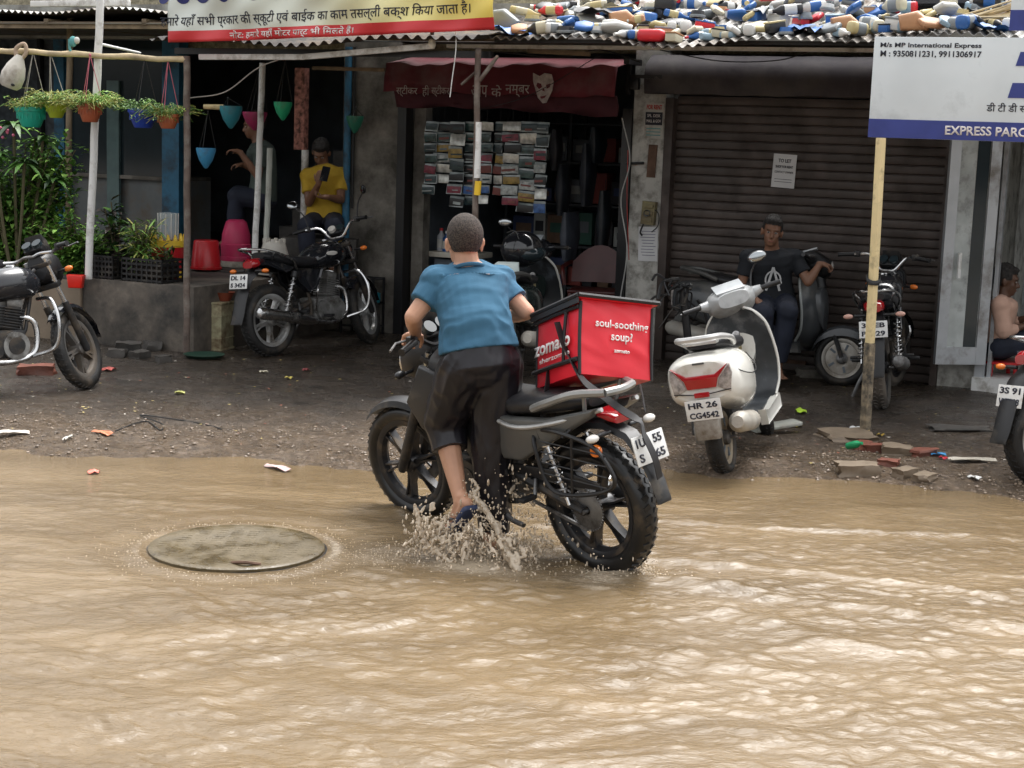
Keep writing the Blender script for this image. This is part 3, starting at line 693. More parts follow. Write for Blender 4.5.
# ---------------------------------------------------------------- white signboard
sa_ = uz(872, 137, 2.3); sgu0 = 4.9; sgu1 = 6.5; zb, zt = 2.01, 2.67
SV = 2.34
sg = thing('shop_signboard', 'white signboard with navy lower band and courier lettering on the cream post', 'signboard', FM)
m_sgw = mat('white_flex_board', (.66, .71, .73), .35, var=.06, vs=3, dirt=.12, dcol=(.4, .43, .44), ds=1.5); m_sgn = mat('navy_flex', (.035, .05, .22), .35, var=.15)
b = MB(); b.box(((sgu0 + sgu1) / 2, -SV, (zb + zt) / 2), (sgu1 - sgu0, .03, zt - zb), m_sgw, bev=.004); b.build('board', sg)
b = MB(); b.box(((sgu0 + sgu1) / 2, -SV - .0165, zb + .062), (sgu1 - sgu0, .003, .122), m_sgn); b.build('navy_band', sg)
TX = lambda u, z, y=-SV - .0165: Matrix.Translation((u, y, z))
def sgt(s_, x0, x1, y0, y1, m, bold=.01, y=-SV - .016):
    a_ = uz(x0, (y0 + y1) / 2, SV); c_ = uz(x1, (y0 + y1) / 2, SV); h_ = abs(uz(x0, y0, SV)[1] - uz(x0, y1, SV)[1])
    text(s_, c_[0] - a_[0], m, Matrix.Translation(((a_[0] + c_[0]) / 2, y, (a_[1] + c_[1]) / 2 )), sg, h=h_, bold=bold)
sgt('M/s MP International Express', 881, 982, 43, 49, m_ink, .02); sgt('M : 9350811231, 9911306917', 881, 982, 51, 58, m_ink, .02)
sgt('डी टी डी सी', 987, 1030, 103, 112, m_ink); 
a_ = uz(946, 125, SV); text('EXPRESS PARCEL', .60, m_wink, Matrix.Translation((a_[0] + .30, -SV - .0185, zb + .062)), sg, h=.06, bold=.025)
b = MB()
for y0, y1, x0 in ((52, 66, 1016), (83, 98, 1008)):
    u0, z0 = uz(x0 + 5, y0, SV); u1, z1 = uz(x0, y1, SV); b.prism([(u0, z0), (6.4, z0), (6.4, z1), (u1, z1)], -SV - .019, -SV - .016, m_sgn)
b.build('logo_bar', sg)
b = MB(); b.box(((sgu0 + sgu1) / 2, -SV + .03, zt - .02), (1.6, .03, .03), m_rust); b.box(((sgu0 + sgu1) / 2, -SV + .03, zb + .03), (1.6, .03, .03), m_rust); b.build('frame', sg)
# second board above at the right corner
sg2 = thing('roof_signboard', 'corner of a second signboard with a navy base above the tin awning', 'signboard', FM)
u0, z0 = uz(1012, 28, 2.2); b = MB(); b.box((u0 + .6, -2.3, z0 + .5), (1.2, .03, 1.0), m_sgw); b.build('board', sg2); b = MB(); b.box((u0 + .6, -2.318, z0 + .04), (1.2, .004, .13), m_sgn); b.build('navy_band', sg2)

# ---------------------------------------------------------------- maroon shop awning
ma = thing('shop_awning', 'faded maroon canvas shop awning with Hindi lettering and a pale skull face', 'awning', FM)
m_mar = mat('faded_maroon_canvas', (.13, .018, .027), .75, var=.3, vs=2.5, dirt=.4, dcol=(.16, .10, .10), ds=1.3)
MU0, MU1 = uz(383, 90, .6)[0], 2.36
def mz(v): return 2.3 + (.9 - v) * .3
b = MB(); rr = []
for j in range(61):
    u = lerp(MU0, MU1, j / 60); w = .012 * math.sin(u * 9) + .008 * math.sin(u * 23 + 1)
    rr.append([V((u, -.05, 2.62)), V((u, -.3, 2.575 + w * .3)), V((u, -.55 - w, 2.53 + w)), V((u, -.58 - w, 2.4 + w * .5)), V((u, -.59 - w * 1.2, 2.28 + w * .7))])
b.rings(rr, m_mar, closed=False, caps=False); o = b.build('canopy', ma, sharp=60); sl = o.modifiers.new('t', 'SOLIDIFY'); sl.thickness = .004
b = MB(); rr = []
for j in range(81):
    u = lerp(MU0 + .08, MU1, j / 80); w = .012 * math.sin(u * 13); z1 = 2.13 + .03 * math.sin(u * 1.4 + .3) + .01 * math.sin(u * 11)
    rr.append([V((u, -.54 - w, 2.29)), V((u, -.50 - w * 2, 2.2)), V((u, -.49 + w * 2, z1))])
b.rings(rr, mat('dark_maroon_canvas', (.06, .012, .018), .8, var=.3, vs=3), closed=False, caps=False); o = b.build('valance', ma, sharp=60); sl = o.modifiers.new('t', 'SOLIDIFY'); sl.thickness = .004
m_fade = mat('faded_white_print', (.42, .36, .34), .8, var=.3, vs=25)
for s_, x0, x1 in (('स्टीकर', 397, 418), ('ही', 423, 430), ('स्टीकर', 432, 450), ('आप', 472, 488), ('के', 492, 502), ('नम्बर', 506, 530)):
    a_ = uz(x0, 92, .6)[0]; c_ = uz(x1, 92, .6)[0]; z_ = uz((x0 + x1) / 2, 91, .6)[1]; text(s_, c_ - a_, m_fade, Matrix.Translation(((a_ + c_) / 2, -.612, z_)), ma, h=.1)
# pale skull face print
u, z = uz(542, 87, .62)
def skull_pts(s): return [(-.10, .13), (-.03, .10), (.02, .13), (.09, .12), (.115, .05), (.105, -.03), (.075, -.09), (.05, -.145), (.01, -.15), (-.04, -.10), (-.07, -.02), (-.095, .05)]
b = MB(); b.prism([(u + p * .9, z + q * .9) for p, q in skull_pts(1)], -.618, -.612, m_fade); sk = b.build('skull_print', ma)
b = MB()
for pts in ([(-.05, .04), (-.01, .03), (0, .0), (-.03, -.02), (-.06, .01)], [(.04, .02), (.085, .035), (.08, .0), (.05, -.015)], [(.0, -.03), (.02, -.01), (.03, -.04)], [(-.02, -.09), (.05, -.075), (.03, -.1), (0, -.11)]):
    b.prism([(u + p * .9, z + q * .9) for p, q in pts], -.6205, -.6185, m_mar)
b.build('skull_hollow', sk)

# ---------------------------------------------------------------- notices, meter box on the pier
def onf(name, label, cat, x, y, v, w, h, m, th=.004, tilt=0, col=None):
    u, z = uz(x, y, v); t = thing(name, label, cat, FM @ Matrix.Translation((u, -v, z)) @ Matrix.Rotation(tilt, 4, 'Y'))
    b = MB(); b.box((0, 0, 0), (w, th, h), m, bev=0); b.build('panel', t); return t
m_paper = mat('sun_bleached_paper', (.5, .49, .45), .8, var=.12, vs=8, dirt=.2)
m_redink = mat('red_ink', (.5, .03, .02), .6)
t = onf('rent_notice', 'FOR RENT notice with red heading and black block on the whitewashed pier', 'notice', 654, 121, .006, .17, .30, m_paper)
text('FOR RENT', .14, m_redink, Matrix.Translation((0, -.004, .118)), t, h=.04, bold=.02)
b = MB(); b.box((0, -.004, .02), (.155, .004, .11), m_ink); b.build('black_block', t)
text('SPL. DESK', .12, m_wink, Matrix.Translation((0, -.0075, .045)), t, h=.025); text('MALL & GOV', .13, m_wink, Matrix.Translation((0, -.0075, .0)), t, h=.025)
b = MB()
for k in range(3): b.box((0, -.004, -.065 - k * .028), (.13, .003, .008), mat('teal_ink', (.1, .3, .3), .6))
b.build('small_print', t)
t = onf('rusty_plate', 'narrow rust coloured plate screwed under the FOR RENT notice', 'plate', 652, 161, .01, .075, .28, m_rust, .02, .03)
t = onf('paper_notice', 'torn white notice with faint writing below the meter box', 'notice', 648, 244, .006, .18, .30, mat('white_notice_paper', (.6, .6, .6), .8, var=.1), .003, -.03)
b = MB()
for k in range(9): b.box((random.uniform(-.01, .01), -.003, .11 - k * .026), (random.uniform(.1, .14), .002, .006), mat('grey_ink', (.2, .2, .25), .8))
b.build('faint_writing', t)
t = onf('notice_sheet', 'TO LET notice sheet taped on the brown shutter above the sitting man', 'notice', 784, 171, -.07, .2, .28, mat('laminated_white_sheet', (.62, .62, .62), .5, var=.06), .003, .04)
text('TO LET', .11, m_ink, Matrix.Translation((0, -.003, .085)), t, h=.03, bold=.02); text('SHOP FOR RENT', .15, m_ink, Matrix.Translation((0, -.003, .035)), t, h=.022, bold=.02); text('CONTACT OWNER', .16, m_ink, Matrix.Translation((0, -.003, -.01)), t, h=.018)
b = MB()
for k in range(2): b.box((0, -.003, -.07 - k * .022), (.15, .002, .004), m_ink)
b.build('ruled_line', t)
m_brass = mat('dirty_yellow_bakelite', (.22, .19, .09), .5, var=.3, vs=20, dirt=.5)
t = onf('meter_box', 'grimy olive switch box with wires on the whitewashed pier', 'switch box', 649, 213, .03, .12, .2, m_brass, .06, .06)
b = MB()
for dz in (-.06, 0, .06): b.box((.0, -.035, dz), (.09, .02, .035), m_brass, bev=.006)
b.lathe([(0, -.06), (.02, -.058), (.028, -.045), (.028, -.03)], m_dark, Matrix.Rotation(PI / 2, 4, 'X') @ Matrix.Translation((0, 0, .09)), n=12); b.build('switch', t)
b = MB(); b.tube(bez([(-.03, -.03, -.1), (-.05, -.03, -.17), (-.03, -.03, -.2)], 5), .008, m_wire, 6); b.tube(bez([(.04, -.02, .05), (.1, -.03, .0), (.1, -.02, -.1), (.05, -.02, -.16)], 5), .005, m_wire, 6); b.build('wire', t)
# small stuff on the pier: hook, stubs
for x, y, lb in ((643, 163, 'small black hook jutting from the pier at the door edge'), (693, 228, None)):
    if lb is None: continue
    u, z = uz(x, y, .03); b = MB(); b.limb((0, 0, 0), (-.14, -.02, -.01), .012, .01, m_black); o = b.build('wall_hook'); o.matrix_world = FM @ Matrix.Translation((u, -.03, z)); tag(o, lb, 'hook')

# glass door standing open on the right
m_alu = mat('grey_aluminium', (.42, .44, .46), .4, .5, var=.1, dirt=.25)
A = at(949, 366, 12.6); A = fp(946, 364, .25); 
u0, z0 = uz(934, 364, .35); u1, z1 = uz(984, 364, .1)
gd = thing('glass_door', 'grey aluminium framed glass door standing open right of the shutter', 'door', FM)
ht = 2.35
def slab(mb, ua, ub, za, zb_, m, th=.04, y=0):
    def P(u): t = (u - u0) / (u1 - u0); return V((u, -lerp(.35, .1, t) + y, 0))
    a, c = P(ua), P(ub); d = (c - a); L = d.length; rot = Matrix.Rotation(math.atan2(d.y, d.x), 3, 'Z')
    mid = (a + c) / 2; mb.box((mid.x, mid.y, (za + zb_) / 2), (L, th, zb_ - za), m, rot=rot)
b = MB(); slab(b, u0, u0 + .07, z0, ht, m_alu); slab(b, u1 - .07, u1, z0, ht, m_alu); slab(b, u0 + .07, u1 - .07, z0, z0 + .14, m_alu, .036); slab(b, u0 + .07, u1 - .07, ht - .08, ht, m_alu, .036); b.build('door_frame', gd)
b = MB(); slab(b, u0 + .07, u1 - .07, z0 + .14, ht - .08, mat('hazy_glass', (.42, .45, .44), .25, var=.25, vs=5, dirt=.35, dcol=(.15, .15, .14), ds=6, spec=.6), .01); b.build('pane', gd)
b = MB(); slab(b, u1 - .16, u1 - .075, z0 + .14, ht - .08, m_glassd, .016); b.build('edge_pane', gd)
b = MB(); slab(b, u0 + .12, u0 + .14, .95, 1.15, m_white, .02, -.05); b.build('handle', gd)
part('alu_mullion', [(uz(984, 250, .05)[0], uz(994, 250, .05)[0], -.05, .05, .0, 2.7)], m_alu); part('alu_mullion', [(uz(996, 250, .05)[0], uz(1000, 250, .05)[0], -.08, .02, .0, 2.7)], m_alu)
part('plinth_block', [(uz(972, 380, .1)[0], uz(1060, 380, .1)[0], -.3, .12, -.05, .15)], m_white)
# ---------------------------------------------------------------- two-wheelers
m_tyre = mat('tyre_rubber', (.015, .0145, .014), .65, var=.3, vs=10, bump=.3, bs=80, dirt=.25, dcol=(.09, .07, .05), ds=5)
m_tyre_w = mat('wet_tyre_rubber', (.010, .010, .010), .3, var=.3, dirt=.15, dcol=(.12, .085, .05), ds=6)
m_chrome = mat('worn_chrome', (.6, .6, .6), .22, 1.0, var=.1, dirt=.25, dcol=(.12, .1, .08), ds=9)
m_steel = mat('greasy_steel', (.2, .2, .2), .45, .8, var=.3, vs=14, dirt=.4, dcol=(.05, .04, .03), ds=9)
m_engine = mat('cast_engine_alloy', (.3, .3, .29), .45, .6, var=.25, vs=12, dirt=.5, dcol=(.06, .05, .04), ds=8)
m_engd = mat('black_engine_paint', (.025, .025, .026), .45, .2, var=.3, vs=12, dirt=.45, dcol=(.11, .085, .06), ds=8)
m_plast = mat('black_plastic', (.012, .012, .013), .4, var=.25, vs=8, dirt=.2, dcol=(.1, .085, .065), ds=5)
m_seat = mat('black_vinyl', (.018, .018, .02), .35, var=.25, vs=10, bump=.15, bs=150)
m_gloss = mat('black_gloss_paint', (.012, .013, .016), .12, var=.2, coat=.6, dirt=.15, dcol=(.08, .07, .06), ds=4)
m_red = mat('red_lens', (.33, .008, .012), .12, spec=.6, coat=.5, var=.15)
m_amber = mat('amber_lens', (.75, .18, .02), .15, coat=.4, var=.1)
m_clear = mat('clear_lens', (.62, .6, .56), .1, coat=.6, var=.12)
m_plate = mat('number_plate', (.68, .68, .66), .4, var=.06, dirt=.2, dcol=(.3, .26, .2), ds=12)
m_mirror = mat('mirror_glass', (.35, .37, .38), .12, 1.0, var=.02)
m_rimb = mat('black_alloy', (.02, .02, .022), .35, .3, dirt=.3, dcol=(.12, .09, .06), ds=9)
m_rims = mat('silver_alloy', (.48, .48, .47), .35, .6, dirt=.3, dcol=(.16, .13, .1), ds=9)
m_grey = mat('satin_grey_paint', (.105, .105, .10), .35, .3, var=.12, dirt=.2, dcol=(.09, .08, .07), ds=4)

S_TREAD = .007
def wheel(parent, c, rad, w, rim_m, spokes=5, ty=None, T=None, name='wheel', tread=True, disc=None, solid=False, Wm=None):
    ty = ty or m_tyre; T = T or Matrix.Identity(4)
    W = T @ Matrix.Translation(c) @ Matrix.Rotation(-PI / 2, 4, 'X')      # wheel axis -> y
    b = MB(); pr = []
    th = min(w * .95, rad * .3)
    for k in range(15):
        a = -PI * .78 + PI * 1.56 * k / 14
        pr.append((rad - th / 1 + th * (math.cos(a) * .5 + .5) * 1.0, w / 2 * math.sin(a) * 1.05 if abs(a) < PI / 2 else w / 2 * math.sin(a) * 1.05))
    b.lathe([(r_, z) for r_, z in pr], ty, W, n=56)
    if tread:
        n = 44
        for k in range(n):
            for s_ in (-1, 1):
                a = 2 * PI * (k + .25 * s_) / n
                q = W @ Matrix.Rotation(a, 4, 'Z') @ Matrix.Translation((rad - .004, 0, s_ * w * .2)) @ Matrix.Rotation(s_ * .5, 4, 'X') @ Matrix.Rotation(-s_ * .35, 4, 'Y')
                b.M = q; b.box((0, 0, 0), (S_TREAD, rad * .075, w * .26), ty); b.M = None
    wo = b.build(name, parent, sharp=35); t_in = rad - th
    b = MB(); b.M = W
    hw = w * .36
    b.lathe([(t_in - .018, -hw * .8), (t_in - .004, -hw), (t_in + .012, -hw), (t_in + .012, -hw * .8)], rim_m, n=48)
    b.lathe([(t_in - .018, hw * .8), (t_in - .004, hw), (t_in + .012, hw), (t_in + .012, hw * .8)], rim_m, n=48)
    b.lathe([(t_in - .018, -hw * .8), (t_in - .03, 0), (t_in - .018, hw * .8)], rim_m, n=48)
    if solid:
        b.lathe([(.02, hw * .5), (t_in * .5, hw * .9), (t_in - .01, hw * .5)], rim_m, n=32); b.lathe([(.02, -hw * .5), (t_in * .5, -hw * .9), (t_in - .01, -hw * .5)], rim_m, n=32)
        for k in range(5):
            a = 2 * PI * k / 5; b.box((math.cos(a) * t_in * .62, math.sin(a) * t_in * .62, hw * .82), (.05, .018, .014), m_dark, rot=Matrix.Rotation(a, 3, 'Z')); b.box((math.cos(a) * t_in * .62, math.sin(a) * t_in * .62, -hw * .82), (.05, .018, .014), m_dark, rot=Matrix.Rotation(a, 3, 'Z'))
    else:
        for k in range(spokes):
            a = 2 * PI * k / spokes + .3; Rz_ = Matrix.Rotation(a, 4, 'Z'); M0 = b.M
            b.M = W @ Rz_
            for s_ in (-1, 1):
                b.rings([[V((x, s_ * yy + dy, dz)) for dy, dz in ((-wd, -hz), (wd, -hz), (wd * .6, hz), (-wd * .6, hz))] for x, yy, wd, hz in ((.035, .006, .012, .028), (t_in * .55, .008, .008, .022), (t_in - .012, .022, .008, .02))], rim_m)
            b.M = M0
    rm = b.build('rim', wo, sharp=35)
    b = MB(); b.M = W; b.lathe([(0, -w * .62), (.03, -w * .62), (.045, -w * .5), (.045, w * .5), (.03, w * .62), (0, w * .62)], rim_m if not solid else m_steel, n=20)
    b.cyl((0, 0, -w * .95), (0, 0, w * .95), .011, m_steel, 8)
    if disc:
        z = disc * w * .75
        b.lathe([(.07, z - .002), (.13, z - .002), (.13, z + .002), (.07, z + .002), (.07, z - .002)], m_steel, n=32)
        for k in range(5): b.box((.055 * math.cos(k * 1.257), .055 * math.sin(k * 1.257), z), (.05, .012, .005), m_rimb, rot=Matrix.Rotation(k * 1.257, 3, 'Z'))
    b.build('hub', wo)
    return wo

def plate(parent, c, rz, lines, w=.2, h=.1, tilt=0, T=None, lab=None, name='number_plate'):
    """plate facing -x of the bike at c (local)"""
    P = (T or Matrix.Identity(4)) @ Matrix.Translation(c) @ Matrix.Rotation(-PI / 2, 4, 'Z') @ Matrix.Rotation(-tilt, 4, 'X')
    b = MB(); b.M = P; b.box((0, 0, 0), (w, .006, h), m_plate, bev=.002); o = b.build(name, parent)
    n = len(lines)
    for i, s_ in enumerate(lines):
        if s_: text(s_, w * (.82 if len(s_) > 4 else .5), m_ink, P @ Matrix.Translation((0, -.0035, h * (.5 - (i + .5) / n))), o, h=h * .30, bold=.03)
    return o

def moto(name, label, M, S, group=None):
    t = thing(name, label, 'motorcycle', M, group)
    rr, fr = S.get('rr', .315), S.get('fr', .30); wb = S.get('wb', 1.3); xa, xf = -wb / 2, wb / 2
    rim = S.get('rim', m_rimb); ty = S.get('tyre', m_tyre); tk = S.get('tank', m_gloss); pn = S.get('panel', m_gloss); seatm = m_seat
    wheel(t, (xa, 0, rr), rr, S.get('rw', .12), rim, S.get('spokes', 5), ty, name='rear_wheel', disc=S.get('disc'))
    # steering
    h0, h1 = V((xf - .02, 0, fr)), V((xf - .33, 0, fr + .68)); ax = (h1 - h0).normalized(); ax0 = V((xf - .06, 0, fr))
    st = S.get('steer', 0); T = Matrix.Translation(ax0) @ Matrix.Rotation(st, 4, ax) @ Matrix.Translation(-ax0)
    wheel(t, (xf, 0, fr), fr, S.get('fw', .09), rim, S.get('spokes', 5), ty, T, 'front_wheel', disc=S.get('fdisc', 1))
    b = MB(); b.M = T
    for s_ in (-1, 1):
        p0 = V((xf, s_ * .075, fr)); p1 = p0 + ax * .36; p2 = p0 + ax * .70
        b.tube([p0 - ax * .03, p0, p1], [.02, .027, .025], S.get('forklow', m_engd), 10); b.tube([p1, p2], .017, m_chrome, 8)
    p = V((xf, 0, fr)) + ax * .66; b.box(p, (.06, .2, .03), m_engd, rot=Matrix.Rotation(-.45, 3, 'Y'), bev=.008); p = V((xf, 0, fr)) + ax * .5; b.box(p, (.06, .2, .04), m_engd, rot=Matrix.Rotation(-.45, 3, 'Y'), bev=.008)
    b.build('fork', t)
    # front fender
    b = MB(); b.M = T; rg = []
    for k in range(13):
        a = R((40 + 75 * k / 12) if S.get('sharp') else (15 + 125 * k / 12)); rad = fr + .035; hw = .06 * (1 if 1 < k < 11 else .8)
        rg.append([V((xf + rad * math.cos(a) * 1.0 + (-.0), y, fr + (rad + dz) * math.sin(a))) for y, dz in ((-hw, -.03), (-hw * .8, .0), (0, .015), (hw * .8, .0), (hw, -.03), (hw * .75, -.012), (0, .005), (-hw * .75, -.012))])
    b.rings(rg, S.get('fender', pn)); b.build('front_fender', t)
    # headlight and cowl
    hc = V((xf - .21, 0, fr + .56))
    b = MB(); b.M = T
    if S.get('cowl', 1):
        b.loft([(hc.x - .08, 0, hc.z + .02, .07, .09, 2.5), (hc.x, 0, hc.z + .03, .11, .125, 2.5), (hc.x + .08, 0, hc.z + .02, .105, .11, 2.6), (hc.x + .12, 0, hc.z, .085, .085, 2.6)], S.get('cowlm', pn))
        b.prism([(hc.x - .02, hc.z + .12), (hc.x + .09, hc.z + .1), (hc.x + .03, hc.z + .22), (hc.x - .04, hc.z + .26)], -.07, .07, m_plast, rnd=.01)
    cw = b.build('headlight_cowl', t) if S.get('cowl', 1) else None
    b = MB(); b.M = T @ Matrix.Translation((hc.x + (.1 if S.get('cowl', 1) else .0), 0, hc.z)) @ Matrix.Rotation(PI / 2, 4, 'Y')
    if not S.get('cowl', 1): b.lathe([(.0, -.1), (.05, -.09), (.085, -.02), (.09, .02)], tk, n=24)
    b.lathe([(.09, .0), (.09, .02), (.078, .03)], m_chrome, n=24); b.lathe([(.078, .028), (.05, .04), (0, .045)], m_clear, n=24); b.build('headlight', t)
    # handlebar
    top = V((xf, 0, fr)) + ax * .72; hb = S.get('hbw', .36)
    b = MB(); b.M = T
    L = [top + V((0, 0, .01)), top + V((.0, .06, .02)), top + V((.01, .15, S.get('rise', .08))), top + V((-.06, .24, S.get('rise', .08) + .01)), top + V((-.12, hb, S.get('rise', .08)))]
    for s_ in (-1, 1): b.tube(bez([V((p.x, s_ * p.y, p.z)) for p in L], 5), .012, S.get('barm', m_chrome), 8)
    hbo = b.build('handlebar', t)
    for s_ in (-1, 1):
        b = MB(); b.M = T; g0 = V((L[4].x, s_ * (hb + .01), L[4].z)); g1 = V((L[3].x - .02, s_ * .25, L[3].z)); b.tube([g0, g0.lerp(g1, .1), g1], [.019, .017, .017], m_plast, 10); b.build('grip', hbo)
        b = MB(); b.M = T; c = V((L[3].x + .01, s_ * .235, L[3].z)); b.box(c, (.04, .05, .05), m_plast, bev=.01)
        b.tube([c + V((.03, 0, .0)), c + V((.06, s_ * .05, -.005)), c + V((.0, s_ * .15, -.01))], .006, m_steel, 6); b.build('lever', hbo)
        if s_ in S.get('mirrors', (-1, 1)):
            b = MB(); b.M = T; m0 = c + V((.02, 0, .02)); m1 = m0 + V((.01, s_ * .03, .12)); m2 = m1 + V((-.02, s_ * .07, .08)); b.tube(bez([m0, m1, m2], 5), .006, m_plast, 6); mo = b.build('mirror', t)
            b = MB(); b.M = T @ Matrix.Translation(m2) @ Matrix.Rotation(S.get('mrot', 0) * s_, 4, 'Z'); b.ball((.008, 0, .02), (.018, .06, .04), m_plast); b.build('mirror_shell', mo)
            b = MB(); b.M = T @ Matrix.Translation(m2) @ Matrix.Rotation(S.get('mrot', 0) * s_ - .1, 4, 'Z'); b.ball((-.006, 0, .02), (.008, .054, .035), m_mirror); b.build('mirror_glass', mo)
    # instrument, front indicators
    b = MB(); b.M = T; b.box(top + V((.05, 0, .06)), (.07, .15, .06), m_plast, rot=Matrix.Rotation(.6, 3, 'Y'), bev=.015); b.cyl(top + V((.03, .04, .085)), top + V((.01, .04, .105)), .035, m_clear if S.get('classic') else m_glassd); b.cyl(top + V((.03, -.04, .085)), top + V((.01, -.04, .105)), .035, m_glassd); b.build('instrument_panel', t)
    for s_ in (-1, 1):
        b = MB(); b.M = T; c = hc + V((.02, s_ * .1, -.02)); b.limb(c, c + V((0, s_ * .05, 0)), .008, .01, m_plast); b.ball(c + V((.01, s_ * .08, 0)), (.022, .035, .02), S.get('find', m_amber)); b.build('indicator', t)
    # tank
    tz = S.get('tz', .80); b = MB()
    if S.get('sharp'):
        b.loft([(-.12, 0, tz - .03, .10, .06, 2.6), (-.02, 0, tz, .14, .10, 2.8), (.12, 0, tz + .05, .17, .14, 2.8), (.26, 0, tz + .06, .165, .13, 2.8), (.36, 0, tz + .04, .10, .09, 2.6)], tk, n=24)
    else:
        b.loft([(-.17, 0, tz - .06, .07, .045, 2.2), (-.10, 0, tz - .02, .115, .085, 2.3), (.02, 0, tz + .01, .145, .115, 2.4), (.16, 0, tz + .025, .145, .12, 2.4), (.27, 0, tz + .02, .11, .1, 2.3), (.33, 0, tz + .01, .05, .05, 2.2)], tk, n=24)
    tko = b.build('fuel_tank', t)
    b = MB(); b.lathe([(0, .012), (.03, .01), (.034, 0)], m_chrome, Matrix.Translation((.14, 0, tz + (.185 if S.get('sharp') else .14))), n=16); b.build('fuel_cap', tko)
    if S.get('sharp'):
        for s_ in (-1, 1):
            b = MB(); b.prism([(.44, tz - .1), (.32, tz + .1), (.12, tz + .06), (.05, tz - .12), (.2, tz - .26), (.34, tz - .22)], s_ * .15, s_ * .19, S.get('shroud', m_grey), rnd=.012); b.build('tank_shroud', t)
    elif S.get('stripe'):
        for s_ in (-1, 1):
            b = MB(); b.M = Matrix.Translation((0.06, s_ * .142, tz + .03)); b.ball((0, 0, 0), (.075, .006, .02), m_clear); b.build('tank_badge', tko)
    # seat
    b = MB()
    sz = S.get('sz', .77)
    b.loft([(.0, 0, sz + .01, .07, .03, 2.6), (-.08, 0, sz, .11, .045, 3), (-.25, 0, sz - .005, .14, .05, 3), (-.42, 0, sz + .02, .13, .05, 3), (-.6, 0, sz + .055, .11, .045, 3), (-.70, 0, sz + .07, .07, .03, 2.5)], seatm, n=20)
    b.build('seat', t)
    # side panels and tail
    for s_ in (-1, 1):
        b = MB()
        if S.get('sharp'):
            b.prism([(-.02, sz - .05), (-.12, sz - .15), (-.20, sz - .26), (-.32, sz - .25), (-.50, sz - .14), (-.78, sz + .03), (-.80, sz + .07), (-.5, sz - .02), (-.25, sz - .05)], s_ * .105, s_ * .155, S.get('tail', m_grey), rnd=.014)
            b.build('tail_panel', t)
            b = MB(); b.prism([(.12, tz - .12), (-.02, tz - .06), (-.14, tz - .22), (-.2, .42), (-.02, .40), (.1, .52)], s_ * .11, s_ * .145, m_plast, rnd=.012); b.build('side_panel', t)
            b = MB(); b.tube(bez([(-.10, s_ * .150, sz - .055), (-.3, s_ * .162, sz - .085), (-.55, s_ * .155, sz - .03), (-.82, s_ * .115, sz + .065)], 6), .011, m_rims, 8); b.build('trim_line', t)
        else:
            b.prism([(-.06, sz - .06), (-.14, sz - .22), (-.24, sz - .26), (-.36, sz - .17), (-.40, sz - .05)], s_ * .085, s_ * .125, pn, rnd=.014)
            b.build('side_panel', t)
            b = MB(); b.prism([(-.40, sz - .04), (-.5, sz - .08), (-.74, sz - .005), (-.76, sz + .045), (-.6, sz + .02)], s_ * .07, s_ * .12, pn, rnd=.012); b.build('tail_panel', t)
    # grab rail
    b = MB(); gm = S.get('railm', m_rims)
    if S.get('sharp'):
        for s_ in (-1, 1): b.tube(bez([(-.40, s_ * .13, sz + .01), (-.52, s_ * .16, sz + .06), (-.68, s_ * .15, sz + .12), (-.82, s_ * .09, sz + .135)], 6), .019, gm, 8)
        b.tube(bez([(-.82, -.09, sz + .135), (-.84, 0, sz + .135), (-.82, .09, sz + .135)], 5), .019, gm, 8)
        for s_ in (-1, 1): b.limb((-.72, s_ * .12, sz + .13), (-.70, s_ * .1, sz + .03), .01, .01, gm)
    else:
        P = [(-.38, .13, sz - .06), (-.45, .16, sz + .02), (-.6, .16, sz + .08), (-.76, .13, sz + .12), (-.86, .05, sz + .13), (-.86, -.05, sz + .13), (-.76, -.13, sz + .12), (-.6, -.16, sz + .08), (-.45, -.16, sz + .02), (-.38, -.13, sz - .06)]
        b.tube(bez(P, 5), .011, m_chrome, 8)
        for s_ in (-1, 1): b.limb((-.66, s_ * .15, sz + .1), (-.62, s_ * .08, sz + .02), .008, .008, m_chrome)
    b.build('grab_rail', t)
    # tail light, rear fender, plate, indicators
    tx = -.80 if S.get('sharp') else -.79
    b = MB(); q_ = .62 if S.get('sharp') else 1; b.loft([(tx + .06, 0, sz + .02, .07, .035 * q_, 2.6), (tx, 0, sz + .01, .075 * q_ ** .3, .04 * q_, 3), (tx - .035, 0, sz - .0, .055, .028 * q_, 3)], m_red, n=16); b.build('tail_light', t)
    b = MB(); rg = []
    fx = xa; prs = S.get('fend', [(-.55, sz - .07), (-.75, sz - .04), (-.86, sz - .12), (-.93, sz - .27), (-.97, sz - .40), (-1.0, sz - .47)])
    for k, (x, z) in enumerate(prs):
        w_ = lerp(.08, .065, k / 5) * S.get('fendw', 1); rg.append([V((x, y, z + dz)) for y, dz in ((-w_, -.01), (-w_ * .7, .015), (w_ * .7, .015), (w_, -.01), (w_ * .6, -.012), (-w_ * .6, -.012))])
    b.rings(rg, m_plast); b.build('rear_fender', t)
    if S.get('plate'):
        pc = S.get('plc', (tx - .105, 0, sz - .13)); plate(t, pc, PI, S['plate'], .2, S.get('plh', .1), S.get('plt', .18))
    for s_ in (-1, 1):
        b = MB(); c = V((tx - .01, s_ * .07, sz - .05)); b.limb(c, c + V((-.0, s_ * .07, 0)), .012, .011, m_plast); b.ball(c + V((-.01, s_ * .115, 0)), (.024, .036, .019), S.get('ind', m_amber)); b.build('indicator', t)
    if S.get('sharp'):
        b = MB(); b.lathe([(0, .012), (.024, .01), (.028, 0), (.028, -.01)], m_amber, Matrix.Translation((-.80, .15, sz - .12)) @ Matrix.Rotation(-PI / 2, 4, 'X') @ Matrix.Rotation(-.5, 4, 'Y'), n=16); b.build('side_reflector', t)
    # frame, swingarm, shocks
    b = MB()
